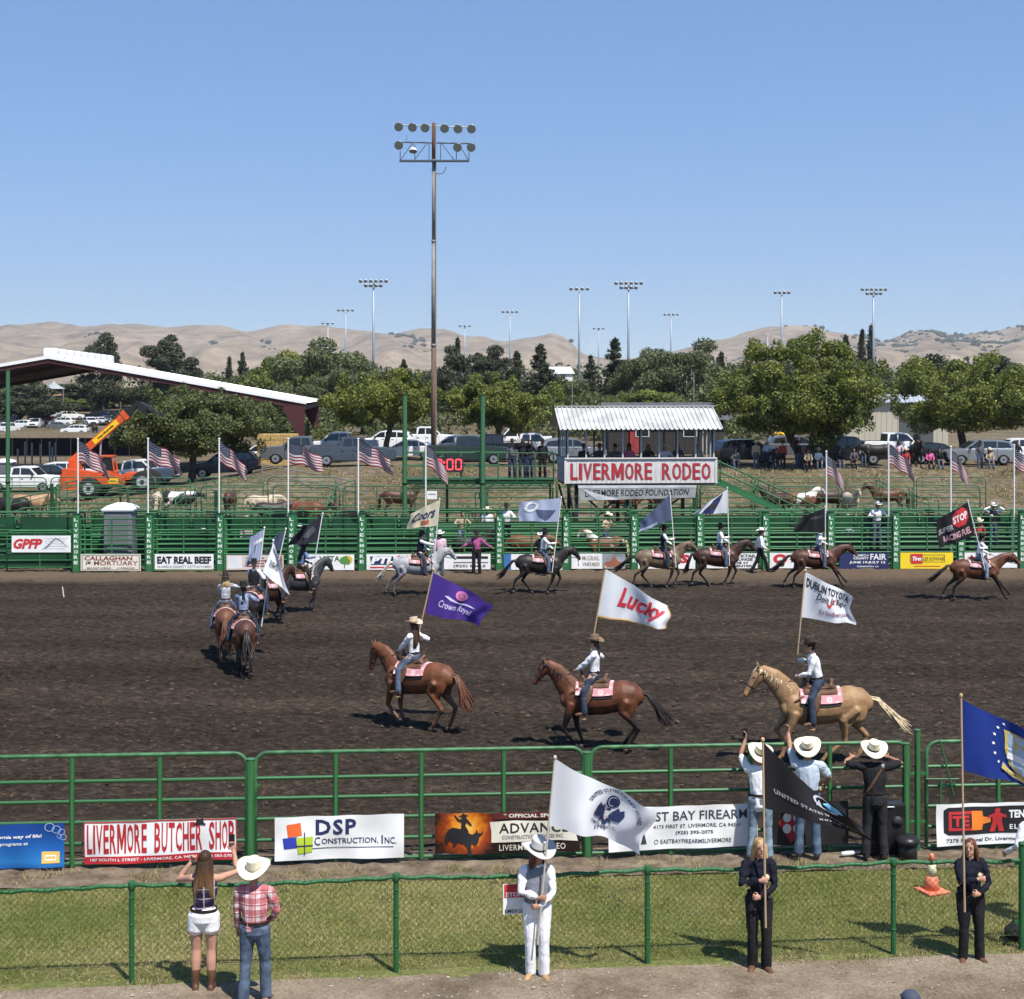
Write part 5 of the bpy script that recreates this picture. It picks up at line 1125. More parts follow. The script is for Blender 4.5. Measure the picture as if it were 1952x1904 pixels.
def vehicle(kind, label, loc, rz, mat, group=None, tilt=0.0, name=None, simple=False):
 c = car_proto(kind); nm = name or {'pickup': 'pickup_truck', 'suv': 'parked_suv', 'sedan': 'parked_car'}[kind]
 r = root(nm, label, 'pickup' if kind == 'pickup' else 'car', group, loc, rz); r.rotation_euler = (0, tilt, rz)
 obj('body', c['body'], r, mat=mat); cb = obj('cabin', c['cabin'], r, mat=mat)
 for n_, g in c['glass']: obj(n_, g, cb)
 for x in c['wb']:
  for s in (-1, 1):
   w = obj('wheel', c['tyre'], r, (x, s * (c['w'] / 2 - .145), c['wr'])); obj('rim', c['rim'], w);
   if not simple: obj('hub', c['hub'], w)
 for b_ in c['bits'][:7 if simple else 99]: block(r, b_[0], b_[1], b_[2], b_[3])
 return r
def at_lot(x, Y, dz=0.0): p = P(x, YH, Y); return Vector((p.x, Y, tz(p.x, Y) - .02 + dz))
vehicle('pickup', 'white crew cab pickup at the left edge behind the pens', at_lot(48, 116), R(-4), PW)
vehicle('suv', 'black car half hidden behind the white pickup at the left', at_lot(100, 123), R(10), PBK)
vehicle('suv', 'white car roof peeking out left of the orange telehandler', at_lot(132, 128), R(5), PW)
vehicle('pickup', 'white pickup directly behind the orange telehandler cab', at_lot(262, 108), R(-2), PW, tilt=R(-4))
vehicle('suv', 'navy car parked on the slope right of the dark shade tree', at_lot(430, 104), R(183), PN, tilt=R(3))
vehicle('pickup', 'dark grey crew cab pickup facing left in front of the hay', at_lot(575, 107), R(184), PG)
vehicle('pickup', 'white pickup parked behind the dark grey pickup', at_lot(648, 113), R(182), PW)
vehicle('pickup', 'slate blue pickup parked at the top of the bank under the flags', at_lot(672, 101.5), R(8), PS)
vehicle('sedan', 'white rounded sedan behind the forked trunk tree', at_lot(778, 111), R(176), PW)
vehicle('suv', 'white sport utility car behind the digital clock', at_lot(866, 113), R(178), PW)
vehicle('pickup', 'dark green pickup in shade behind the catwalk', at_lot(890, 103), R(5), PGR)
vehicle('pickup', 'white pickup between the catwalk and the announcer stand', at_lot(1010, 111), R(3), PW)
vehicle('pickup', 'second white pickup further back right of the wooden pole', at_lot(985, 124), R(182), PW)
vehicle('suv', 'white van far behind the forked tree', at_lot(735, 126), R(180), PW)
vehicle('pickup', 'white pickup far behind the wooden light pole base', at_lot(812, 130), R(2), PW)
vehicle('suv', 'dark car in the shade right of the stand stair top', at_lot(1424, 104), R(15), PBK)
vehicle('pickup', 'black pickup under the largest shade tree', at_lot(1608, 103), R(4), PBK)
vehicle('suv', 'silver car parked under the right edge shade tree', at_lot(1866, 103), R(178), PSI)
vehicle('suv', 'white car nosing out right of the silver car', at_lot(1936, 106), R(176), PW)
vehicle('sedan', 'dark low car in shade left of the silver car', at_lot(1782, 105), R(8), PBK)
for k, x, Y, m, a, lb in (('suv', 500, 119, PW, 175, 'white car behind the navy car and hay'), ('pickup', 940, 108, PBK, 178, 'black pickup behind the middle of the catwalk'), ('suv', 1090, 106, PSI, 5, 'silver car behind the left side of the stand'), ('pickup', 1705, 112, PW, 3, 'white pickup behind the mounted rider in black'), ('suv', 1520, 112, PG, 0, 'grey car behind the big tree trunk')): vehicle(k, lb, at_lot(x, Y), R(a), m)
far_cars = [('pickup', 14, 826, PW, 80, 'leftmost white pickup in the far car park'), ('suv', 40, 818, PW, 170, 'white car second from the left in the far car park'), ('pickup', 68, 817, PW, -85, 'white pickup facing the camera in the far car park'), ('sedan', 77, 803, PR, 175, 'dark red car at the back of the far car park'), ('suv', 118, 812, PW, 178, 'white car behind the grey sedan in the far car park'), ('sedan', 113, 819, PG, 10, 'grey sedan in the front row of the far car park'), ('suv', 143, 828, PW, 180, 'white car seen side-on nearest the black screen fence'), ('suv', 137, 800, PW, 20, 'white car in the back row near the middle of the far car park'), ('suv', 172, 812, PW, -60, 'white car beside two standing people in the far car park'), ('sedan', 190, 809, PW, -40, 'white sedan at the right of the far car park'), ('sedan', 203, 806, PBL, -70, 'bright blue car at the right end of the far car park'), ('suv', 186, 799, PN, 175, 'dark car in the back row behind the boom'), ('suv', 217, 801, PBK, 170, 'black car right behind the raised boom'), ('pickup', 100, 796, PW, 170, 'white truck at the very back of the far car park'), ('sedan', 18, 806, PG, 160, 'grey car at the left of the far car park')]
for k, x, y, m, a, lb in far_cars: p = T(x, y); vehicle(k, lb, p, R(a), m, simple=True)
# telehandler
ORG = M('machine_orange', (.62, .095, .025), .4, var=.12, vs=3); MBK = M('machine_black', (.018, .018, .019), .5)
p = at_lot(179, 96.5); tz0 = p.z; r = root('telehandler', 'orange telescopic handler with boom raised to the right', 'telehandler', None, p, 0)
def poly_block(parent, name, poly, y0, y1, mat):
 n = len(poly); v = [(x, y0, z) for x, z in poly] + [(x, y1, z) for x, z in poly]; f = [(i, (i + 1) % n, n + (i + 1) % n, n + i) for i in range(n)]
 tri = [tuple(t) for t in tessellate_polygon([[Vector((q[0], q[1], 0)) for q in poly]])]; return obj(name, mesh(name, v, f + tri + [tuple(n + i for i in t[::-1]) for t in tri], mat), parent)
for nm, x, z, rr in (('rear_wheel', 0, .68, .68), ('front_wheel', 3.36, 1.10, .70)):
 for yy in (-1.0, 1.0):
  b = Blob(); b.tube([(0, -.24, 0), (0, -.20, 0), (0, .20, 0), (0, .24, 0)], [rr * .92, rr, rr, rr * .92], 22, V3((0, 0, 1)), 0); w = obj('wheel', b.build('wheel', TYRE), r, (x, yy, z)); b = Blob(); b.tube([(0, -.25, 0), (0, .25, 0)], [rr * .52, rr * .52], 14, V3((0, 0, 1)), 0); obj('rim', b.build('rim', M('rim_grey', (.36, .38, .38), .6), False), w); b = Blob(); b.tube([(0, -.27, 0), (0, .27, 0)], [rr * .2, rr * .2], 10, V3((0, 0, 1)), 0); obj('hub', b.build('hub', MBK, False), w)
poly_block(r, 'engine_hood', [(-1.75, .75), (-1.70, .55), (-.75, .55), (-.7, .95), (-.4, 1.3), (.4, 1.3), (.75, .95), (.8, 1.2), (.75, 1.62), (-.35, 1.80), (-1.72, 1.92)], -1.05, -.25, ORG)
poly_block(r, 'chassis', [(-1.7, .65), (3.6, .9), (3.6, 1.25), (.8, 1.2), (-1.7, 1.2)], -.5, .5, MBK)
poly_block(r, 'fuel_tank', [(.78, .95), (2.2, .95), (2.22, 1.58), (.78, 1.42)], -1.04, -.45, ORG); poly_block(r, 'step', [(1.05, .72), (2.2, .80), (2.2, .92), (1.05, .90)], -1.04, -.5, MBK)
poly_block(r, 'front_hood', [(2.22, 1.2), (3.0, 1.28), (3.0, 1.6), (2.22, 1.66)], -.85, .85, ORG)
poly_block(r, 'cab_base', [(.66, 1.55), (1.62, 1.5), (1.62, 1.75), (.66, 1.85)], -1.0, -.15, ORG)
for x0, x1, z1 in ((.66, .74, 2.68), (1.54, 1.40, 2.68)):
 for yy in (-.98, -.2): bar(r, 'cab_pillar', (x0, yy, 1.7), (x1, yy, z1), .05, ORG)
block(r, 'cab_roof', (1.06, -.59, 2.71), (.86, .92, .08), ORG); block(r, 'cab_glass', (1.08, -.59, 2.2), (.74, .74, .84), GLS)
poly_block(r, 'frame_tower', [(-1.65, 1.85), (-.8, 1.8), (-1.0, 2.55), (-1.55, 2.35)], -.1, .45, ORG)
dv = V3((3.60, 0, 3.15)); ang = math.atan2(dv.z, dv.x); b0 = V3((-1.55, .17, 2.20))
def along(s): return b0 + dv.normalized() * s
BL = dv.length
block(r, 'boom', along(BL / 2), (BL, .42, .46), ORG, rot=(0, -ang, 0)); block(r, 'boom_collar', along(BL - .12), (.30, .50, .62), ORG, rot=(0, -ang, 0))
block(r, 'boom_extension', along(BL + .45), (1.1, .32, .34), MBK, rot=(0, -ang, 0)); block(r, 'boom_head', along(BL + .15), (.25, .44, .55), MBK, rot=(0, -ang, 0))
poly_block(r, 'fork_carriage', [(2.75, 6.05), (2.95, 6.12), (3.5, 5.80), (3.6, 5.5), (3.35, 5.35), (2.9, 5.55)], -.3, .6, MBK)
for yy in (-.3, .5): block(r, 'fork', (3.9, yy, 5.45), (1.1, .12, .06), MBK, rot=(0, R(25), 0))
bar(r, 'lift_cylinder', (.3, .17, 1.5), along(2.6) - V3((0, 0, .2)), .07, GALV)
e1 = dv.normalized(); e2 = V3((-e1.z, 0, e1.x)); o0 = along(2.05) + V3((0, -.215, 0)) - e2 * .17
sf = lambda u, v: (o0 + e1 * (2.0 * u) + e2 * (.34 * v), V3((0, -1, 0)))
lay(r, 'yellow_panel', RECT, (0, 0, 1, 1), sf, M('herc_yellow', (.85, .52, .02), .5), .004); lay(r, 'lettering', text2d('HercRentals', .04), (.18, .25, .82, .75), sf, MBK, .008)
sf2 = plane_surf((1.2, -1.046, 1.0), (.6, 0, 0), (0, 0, .32)); lay(r, 'yellow_panel', RECT, (0, 0, 1, 1), sf2, M('herc_yellow', (.85, .52, .02), .5), .004); lay(r, 'lettering', text2d('Herc', .04), (.2, .3, .8, .7), sf2, MBK, .008)
bar(r, 'exhaust', (-.5, -.3, 1.8), (-.5, -.3, 2.3), .06, MBK); block(r, 'counterweight', (-1.78, 0, 1.1), (.22, 1.9, .9), ORG, bevel=.05)
# portable toilets
def toilet(lb, x, ytop, Y, w):
 p = P(x, YH, Y); h = HC - (ytop - YH) / F * Y - .0; z0 = tz(p.x, Y); h -= z0; r = root('portable_toilet', lb, 'toilet', None, (p.x, Y, z0), .05); g = M('toilet_grey', (.16, .17, .18), .5, var=.1, vs=2)
 block(r, 'cabin', (0, 0, (h - .32) / 2), (w, w, h - .32), g, bevel=.05); b = Blob()
 v = []; f = []; s = w * .56;
 for zz, k in ((h - .32, 1.0), (h - .24, 1.02), (h - .10, .72), (h, .25)): v += [(-s * k, -s * k, zz), (s * k, -s * k, zz), (s * k, s * k, zz), (-s * k, s * k, zz)]
 for q in range(3):
  for i in range(4): j = (i + 1) % 4; f.append((q * 4 + i, q * 4 + j, q * 4 + 4 + j, q * 4 + 4 + i))
 f.append((12, 13, 14, 15)); obj('roof', mesh('roof', v, f, M('toilet_white', (.74, .75, .76), .5)), r)
 block(r, 'door', (0, -w / 2 - .012, (h - .5) / 2), (w * .72, .02, h - .55), M('toilet_door', (.13, .14, .15), .5)); bar(r, 'door_handle', (w * .28, -w / 2 - .04, 1.0), (w * .28, -w / 2 - .04, 1.15), .015, GALV); bar(r, 'vent_pipe', (w * .35, w * .35, h - .3), (w * .35, w * .35, h + .12), .05, g)
toilet('grey portable toilet with white roof behind the second chute gate', 230, 958, 65.75, 1.2); toilet('grey portable toilet at the left edge behind the white pickup', 10, 874, 121, 1.3)
# hay
p = at_lot(530, 112); r = root('hay_stack', 'square stack of golden hay bales behind the dark grey pickup', 'hay', None, p); HAY = M('hay', (.46, .31, .12), .95, var=.3, vs=5, bump=1, bs=20, stretch=(1, 1, 3))
for i in range(3):
 for j in range(5): block(r, 'bale', (-.95 + .95 * i + random.uniform(-.02, .02), random.uniform(-.03, .03), .24 + .47 * j), (.93, 1.2, .455), HAY, bevel=.04)
# covered arena shed
SA = V3((-.0907, 1, 0)).normalized(); SP = V3((SA.y, -SA.x, 0)); f0 = P(92, 680, 125); DEP = 31.5
r = root('arena_shed', 'open sided steel shed with long white roof and dark red frame', 'shed', None, (f0.x, f0.y, 0)); r.rotation_euler = (0, 0, math.atan2(SP.y, SP.x))
RDK = M('shed_red', (.065, .018, .018), .6, var=.15, vs=.5); RWH = M('shed_white', (.80, .80, .79), .35, .1, var=.04, vs=.3); zr = f0.z; ez = 6.72; hw = 20.9
for s, nm in ((1, 'roof_slope'), (-1, 'roof_slope')):
 ln = math.hypot(hw + .3, zr - ez); n_ = 26; v = []; f = []
 for i in range(n_ + 1):
  for h_ in (0, .06):
   for t in (0, .04): pass
 k = int(DEP / .9)
 for i in range(k):
  for q, hh in ((0, 0), (.8, 0), (.86, .07), (.94, .07)):
   y = DEP * (i + q) / k; v += [(0, y, zr + hh), (s * (hw + .3), y, ez - .05 + hh)]
 m = len(v) // 2
 for i in range(m - 1): f.append((2 * i, 2 * i + 1, 2 * i + 3, 2 * i + 2) if s > 0 else (2 * i, 2 * i + 2, 2 * i + 3, 2 * i + 1))
 obj(nm, mesh(nm, v, f, RWH), r)
 obj('roof_lining', mesh('roof_lining', [(0, 0, zr - .16), (s * hw, 0, ez - .2), (s * hw, DEP, ez - .2), (0, DEP, zr - .16)], [(0, 1, 2, 3)], M('lining', (.05, .03, .03), .8)), r)
 for i in (0, 2, 5):
  y = .15 + (DEP - .3) * i / 5; a = [(0, zr - .15), (s * hw, ez - .18), (s * hw, ez - .85), (s * hw * .88, ez - .62 + .12 * (zr - ez)), (s * hw * .5, (zr + ez) / 2 - .5), (0, zr - .5)]
  poly_block(r, 'rafter', a, y - .12, y + .12, RDK)
  if i != 2: poly_block(r, 'column', [(s * hw, ez - .2), (s * (hw - 1.9), ez - .45), (s * (hw - .7), ez - 2.6), (s * (hw - .55), -.2), (s * (hw - .0), -.2)], y - .14, y + .14, RDK)
 block(r, 'eave_beam', (s * hw, DEP / 2, ez - .45), (.12, DEP, .35), RDK); block(r, 'fascia', (s * hw / 2, -.06, (zr + ez) / 2 - .02), (ln, .06, .26), M('fascia_white', (.78, .78, .77), .5), rot=(0, math.atan2(zr - ez, hw) * s, 0))
for i in range(9): block(r, 'ridge_vent', (0, 1.4 + i * 3.3, zr + .38), (1.1, 1.7, .75), RWH, bevel=.2)
# dark screen fence and pipe posts beyond the shed floor
p0 = P(-60, YH, 178); p1 = P(330, YH, 178); r = root('screen_fence', 'long black windscreen fence below the far car park', 'fence', None, (p0.x, 178, tz(p0.x, 178))); L = p1.x - p0.x; SCR = M('black_screen', (.003, .003, .005), 1.0, spec=0)
for i in range(14): block(r, 'screen', (L * (i + .5) / 14, 0, 1.08), (L / 14 - .05, .02, 2.1), SCR); bar(r, 'post', (L * i / 14, .06, 0), (L * i / 14, .06, 2.3), .04, GRYP)
for k, x in enumerate((48, 61, 77, 95, 106, 34, 100)):
 Y = 150; p = P(x, YH, Y); h = HC - (842 + (k % 3) * 2 - YH) / F * Y; o = root('pipe_bollard', 'pale upright pipe %s in front of the black screen fence' % ['first', 'second', 'third', 'fourth', 'fifth', 'leftmost shorter', 'rightmost shorter'][k], 'post', 'pale pipes', (p.x, Y, tz(p.x, Y))); bar(o, 'pipe', (0, 0, 0), (0, 0, h * (.8 if k > 4 else 1)), .09, GALV); bar(o, 'cap', (0, 0, h * (.8 if k > 4 else 1)), (0, 0, h * (.8 if k > 4 else 1) + .05), .10, GRYP)
# playground
CAN = M('canopy', (.30, .34, .33), .7, var=.08, vs=1)
for x, y0, y1, w, lb in ((103, 726, 741, 44, 'largest grey shade canopy over the playground'), (183, 739, 750, 25, 'small peaked canopy left of the boom tip'), (217, 742, 754, 32, 'peaked canopy just left of the boom tip')):
 Y = 305; p = P(x, YH, Y); g = tz(p.x, Y); s = w / F * Y / 2; ze = HC - (y1 - YH) / F * Y; zt = HC - (y0 - YH) / F * Y; r = root('shade_canopy', lb, 'canopy', None, (p.x, Y, g)); n_ = 8; v = []; f = []
 for t, k in ((0, 1.0), (.35, .55), (.7, .22), (1, .02)):
  for a in range(8): q = 6.283 * a / 8 + .39; rr = s * 1.08 * k * (1 if t else (1.0 if a % 2 else .9)); v.append((rr * math.cos(q), rr * math.sin(q), ze - g + (zt - ze) * t ** 1.2))
 for q in range(3):
  for a in range(8): c = (a + 1) % 8; f.append((q * 8 + a, q * 8 + c, q * 8 + 8 + c, q * 8 + 8 + a))
 obj('fabric', mesh('fabric', v, f, CAN, True), r)
 for a in (1, 3, 5, 7): q = 6.283 * a / 8 + .39; bar(r, 'post', (s * math.cos(q), s * math.sin(q), 0), (s * math.cos(q), s * math.sin(q), ze - g), .10, GRYP)
for x, lb, c in ((82, 'red tube slide in the playground', PR), (112, 'wooden play tower with pale slide in the playground', M('play_wood', (.24, .14, .08), .8)), (178, 'wooden play tower nearest the boom', M('play_wood2', (.26, .13, .08), .8))):
 p = T(x, 777); r = root('play_structure', lb, 'playground', None, p)
 for sx in (-.9, .9):
  for sy in (-.9, .9): bar(r, 'post', (sx, sy, 0), (sx, sy, 2.6), .1, c)
 block(r, 'deck', (0, 0, 1.4), (2, 2, .15), c); v = [(-1.2, -1.2, 2.6), (1.2, -1.2, 2.6), (1.2, 1.2, 2.6), (-1.2, 1.2, 2.6), (0, 0, 3.4)]; obj('roof', mesh('roof', v, [(0, 1, 4), (1, 2, 4), (2, 3, 4), (3, 0, 4)], c), r)
 b = Blob(); b.tube([(.9, -.2, 1.5), (1.8, -.3, 1.1), (2.9, -.4, .35), (3.4, -.4, .2)], [(.5, .14)] * 4, 8); obj('slide', b.build('slide', PR if c is PR else M('slide_tan', (.50, .40, .30), .5)), r)
# cream metal building and house roofs
p = P(1690, YH, 138); g = tz(p.x, 138); CRB = M('cream_siding', (.50, .46, .36), .6, var=.06, vs=1); w = 5.4; r = root('metal_building', 'cream ribbed metal building between the two right shade trees', 'building', None, (p.x, 138, g), R(-12))
zt = HC - (757 - YH) / F * 138 - g
for i in range(22): block(r, 'siding_panel', (-w + 2 * w / 22 * (i + .5), 0, (zt - .5) / 2), (2 * w / 22 - .02, .08 + .03 * (i % 2), zt - .5), CRB)
block(r, 'wall', (0, 4.5, (zt - .5) / 2), (2 * w - .05, 8.8, zt - .52), CRB); obj('roof', corrugated(2 * w + .6, 0, .4, .05, 'roof', M('roof_grey', (.50, .51, .52), .4, .3), (-.4, zt - .5), (4.5, zt + .25)), r); obj('roof', corrugated(2 * w + .6, 0, .4, .05, 'roof', M('roof_grey', (.50, .51, .52), .4, .3), (9.4, zt - .5), (4.5, zt + .25)), r)
block(r, 'roll_door', (2.6, -.06, 1.5), (3.0, .05, 3.0), M('door_grey', (.10, .11, .11), .6))
p = P(1270, YH, 121); g = tz(p.x, 121); zt = HC - (767.5 - YH) / F * 121 - g; w = 4.6; r = root('red_barn', 'barn with shade painted into its wall colour, red doors and shingle roof behind the announcer stand', 'building', None, (p.x, 121, g), 0); RB = M('barn_red', (.33, .05, .045), .7, var=.15, vs=1)
for i in range(18): block(r, 'siding_board', (-w + 2 * w / 18 * (i + .5), 0, (zt - 1.25) / 2), (2 * w / 18 - .015, .06, zt - 1.25), RB if i in (3, 4) else M('barn_shade', (.045, .04, .038), .8))  # dark boards have the porch shade put into their colour
block(r, 'wall', (0, 3.0, (zt - 1.25) / 2), (2 * w - .06, 5.9, zt - 1.27), M('barn_shade', (.045, .04, .038), .8)); SHG = M('shingle', (.075, .078, .085), .9, var=.2, vs=3)
for e0, e1_ in (((-.5, zt - 1.35), (3, zt)), ((6.5, zt - 1.35), (3, zt))): obj('roof', mesh('roof', [(-w - .4, e0[0], e0[1]), (w + .4, e0[0], e0[1]), (w + .4, e1_[0], e1_[1]), (-w - .4, e1_[0], e1_[1])], [(0, 1, 2, 3)], SHG), r)
for s in (-1, 1): obj('gable_trim', mesh('gable_trim', [(s * (w + .41), -.55, zt - 1.45), (s * (w + .41), 3, zt - .05), (s * (w + .41), 3, zt + .1), (s * (w + .41), -.55, zt - 1.28)], [(0, 1, 2, 3)], WHT), r)
for xx in (-1.9, 1.9): wd = block(r, 'window', (xx, -.05, 1.9), (1.1, .06, 1.2), WHT); block(r, 'pane', (xx, -.085, 1.9), (.96, .02, 1.06), GLS)
p = P(1066, YH, 330); r = root('white_house', 'small white house roof among the trees right of the tiered conifer', 'building', None, (p.x, 330, 3), .3); zt = HC - (699 - YH) / F * 330 - 3; block(r, 'wall', (0, 0, (zt - 1.4) / 2), (4.4, 5, zt - 1.4), M('house_white', (.62, .62, .60), .7)); obj('roof', mesh('roof', [(-2.6, -2.9, zt - 1.5), (2.6, -2.9, zt - 1.5), (2.6, 0, zt), (-2.6, 0, zt), (2.6, 2.9, zt - 1.5), (-2.6, 2.9, zt - 1.5)], [(0, 1, 2, 3), (3, 2, 4, 5)], M('house_roof', (.60, .60, .60), .6)), r); block(r, 'window', (0, -2.53, zt - 2.2), (1.0, .06, .9), GLS)
# yellow loader
p = at_lot(1497, 128); YL = M('loader_yellow', (.80, .46, .02), .45); r = root('yellow_loader', 'small yellow loader in shade behind the largest shade tree', 'loader', None, p, .2)
poly_block(r, 'body', [(-.9, .5), (.8, .5), (.85, 1.0), (.2, 1.05), (.1, 1.5), (-.9, 1.4)], -.7, .7, YL); poly_block(r, 'cab', [(-.1, 1.0), (.75, 1.0), (.7, 2.0), (-.1, 2.05)], -.55, .55, MBK); block(r, 'bucket', (1.35, 0, .4), (.5, 1.7, .5), YL); bar(r, 'arm', (-.8, -.75, 1.5), (1.2, -.75, .55), .08, YL); bar(r, 'arm', (-.8, .75, 1.5), (1.2, .75, .55), .08, YL)
for x in (-.55, .55):
 for yy in (-.8, .8): b = Blob(); b.tube([(x, yy - .14, .4), (x, yy + .14, .4)], [.4, .4], 16, V3((0, 0, 1)), .1); obj('wheel', b.build('wheel', TYRE), r)
# ---------------------------------------------------------------- light poles
def lamp_head(parent, c, rr, tilt=0.0, mat=None, deep=1.0):
 b = Blob(); b.tube([(0, .30 * rr * 2 * deep, 0), (0, .12 * rr, 0), (0, -.25 * rr, 0), (0, -.5 * rr, 0)], [rr * .28, rr * .72, rr * .96, rr], 16, V3((0, 0, 1)), 0); o = obj('floodlight', b.build('floodlight', mat or M('flood_alu', (.30, .31, .32), .45, .5), True), parent, c, (tilt, 0, 0))
 b = Blob(); b.tube([(0, -.505 * rr, 0), (0, -.53 * rr, 0)], [rr * .96, rr * .93], 16, V3((0, 0, 1)), 0); obj('lens', b.build('lens', M('flood_lens', (.115, .125, .115), .25), False), o); return o
Y = 108.0; B0 = at_lot(827, Y); s = F / Y
def mz(y): return HC - (y - YH) / s - B0.z
def mx(x): return (x - XC) / s - B0.x
WOOD = M('pole_wood', (.13, .075, .05), .9, var=.35, vs=3, bump=.5, bs=12, stretch=(3, 3, .3)); WG = M('pole_grey', (.235, .225, .215), .7, var=.15, vs=2)
r = root('floodlight_pole', 'very tall wooden floodlight pole with two rows of round lamps', 'light pole', None, B0)
for a, c, r0, r1, mt in ((900, 658, .21, .19, WOOD), (658, 460, .185, .16, WG), (460, 306, .145, .13, WG), (306, 234, .15, .14, WOOD)):
 b = Blob(); b.tube([(0, 0, mz(a)), (mx(829) * (B0.z * 0 + 1) * 0, 0, mz(c))], [r0, r1], 14, V3((1, 0, 0)), 0); obj('pole_section', b.build('pole_section', mt), r)
for y in (658, 460, 306): b = Blob(); b.tube([(0, 0, mz(y) - .08), (0, 0, mz(y) + .08)], [.225 if y > 500 else .185] * 2, 14, V3((1, 0, 0)), .1); obj('collar', b.build('collar', WG), r)
bar(r, 'conduit', (.16, -.16, mz(880)), (.13, -.14, mz(240)), .045, WG)
for i in range(30): z = mz(650) + i * .42; sd = -1 if i % 2 else 1; bar(r, 'climbing_peg', (0, 0, z), (sd * .34, 0, z), .014, GALV)
ST2 = M('steel_blue', (.10, .12, .15), .5, .3)
bar(r, 'crossarm', (mx(757), .0, mz(238)), (mx(906), 0, mz(243)), .045, GALV); bar(r, 'crossarm', (mx(757), -.05, mz(271)), (mx(905), -.05, mz(274)), .05, ST2); block(r, 'catwalk_beam', ((mx(762) + mx(894)) / 2, -.2, mz(307.5)), (mx(894) - mx(762), .5, .10), ST2)
for x0, y0, x1, y1 in ((763, 306, 787, 272), (791, 304, 815, 272), (818, 306, 818, 272), (840, 272, 840, 306), (842, 274, 868, 308), (870, 274, 870, 308), (876, 276, 894, 308), (894, 290, 894, 308), (763, 288, 763, 306), (791, 276, 791, 304)): bar(r, 'brace', (mx(x0), -.1, mz(y0)), (mx(x1), -.1, mz(y1)), .028, ST2)
for x, y in ((761, 243), (787, 244), (811, 245), (848, 246), (873.5, 247), (899, 247), (761, 278), (872.5, 282), (898.5, 282)): lamp_head(r, (mx(x), -.32, mz(y)), .32, R(12)); bar(r, 'bracket', (mx(x), -.3, mz(y)), (mx(x), 0, mz(y) + .15), .03, ST2)
lamp_head(r, (mx(788), -.2, mz(286)), .30, R(70), M('flood_white', (.72, .72, .70), .5)); bar(r, 'bracket', (mx(788), -.2, mz(283)), (mx(788), -.05, mz(271)), .03, ST2)
b = Blob(); b.tube([(0, 0, mz(331)), (.55, 0, mz(331)), (.75, 0, mz(327)), (.86, 0, mz(318))], [.03] * 4, 8, V3((0, 1, 0)), .2); obj('bent_pipe', b.build('bent_pipe', GALV), r); bar(r, 'aerial', (mx(775), -.05, mz(271)), (mx(775), -.05, mz(255)), .012, ST2); bar(r, 'aerial', (mx(882), -.05, mz(271)), (mx(882), -.05, mz(246)), .012, GALV)
LPM = M('lamp_pole_steel', (.30, .34, .38), .5, .4)
for x, y, Y, n_, w, lb in ((712, 534, 238, 6, 4.0, 'tall sports light pole left of the wooden floodlight pole'), (1198, 538, 242, 6, 4.0, 'tallest sports light pole above the announcer stand'), (1104, 549, 257, 4, 2.8, 'sports light pole left of the tallest one over the stand'), (1490, 556, 267, 4, 2.4, 'sports light pole rising from the largest shade tree'), (1665, 550, 262, 6, 4.0, 'sports light pole beside the twin conifer spires'), (659, 590, 326, 4, 3.0, 'smaller light pole over the broad pine'), (972, 593, 330, 4, 3.0, 'smaller light pole above the tiered conifers'), (1279, 598, 338, 4, 2.8, 'smaller light pole above the big dense pine'), (625, 615, 389, 3, 2.6, 'faint tiny light pole leftmost on the skyline'), (886, 620, 405, 3, 2.6, 'faint tiny light pole right of the wooden floodlight pole'), (1141, 625, 421, 3, 2.6, 'faint tiny light pole above the stand between the taller poles')):
 p = P(x, YH, Y); g = tz(p.x, Y); h = HC - (y - YH) / F * Y - g; r = root('sports_light_pole', lb, 'light pole', 'sports light poles', (p.x, Y, g)); b = Blob(); b.tube([(0, 0, 0), (0, 0, h * .5), (0, 0, h)], [.26, .20, .13], 10, V3((1, 0, 0)), 0); obj('pole', b.build('pole', LPM), r)
 bar(r, 'crossarm', (-w / 2, 0, h - .25), (w / 2, 0, h - .25), .07, LPM)
 if n_ == 6: bar(r, 'crossarm', (-w / 3.4, 0, h - .95), (w / 3.4, 0, h - .95), .07, LPM)
 for i in range(n_): xx = -w / 2 + w * i / (n_ - 1); b = Blob(); b.tube([(xx, .1, h - .02), (xx, -.25, h - .10), (xx, -.42, h - .18)], [.12, .26, .30], 10, V3((1, 0, 0)), .1); obj('lamp', b.build('lamp', GALV), r)
 if n_ == 6:
  for i in range(4): xx = -w / 3.4 + w / 1.7 * i / 3; b = Blob(); b.tube([(xx, .1, h - .72), (xx, -.25, h - .80), (xx, -.42, h - .88)], [.12, .26, .30], 10, V3((1, 0, 0)), .1); obj('lamp', b.build('lamp', GALV), r)
p = P(1463, YH, 260); r = root('white_pole', 'short white flag pole behind the largest shade tree', 'pole', None, (p.x, 260, 2.7)); bar(r, 'pole', (0, 0, 0), (0, 0, HC - (640 - YH) / F * 260 - 2.7), .12, POLEW); bar(r, 'cap', (0, 0, HC - (640 - YH) / F * 260 - 2.7), (0, 0, HC - (638 - YH) / F * 260 - 2.7), .18, POLEW)
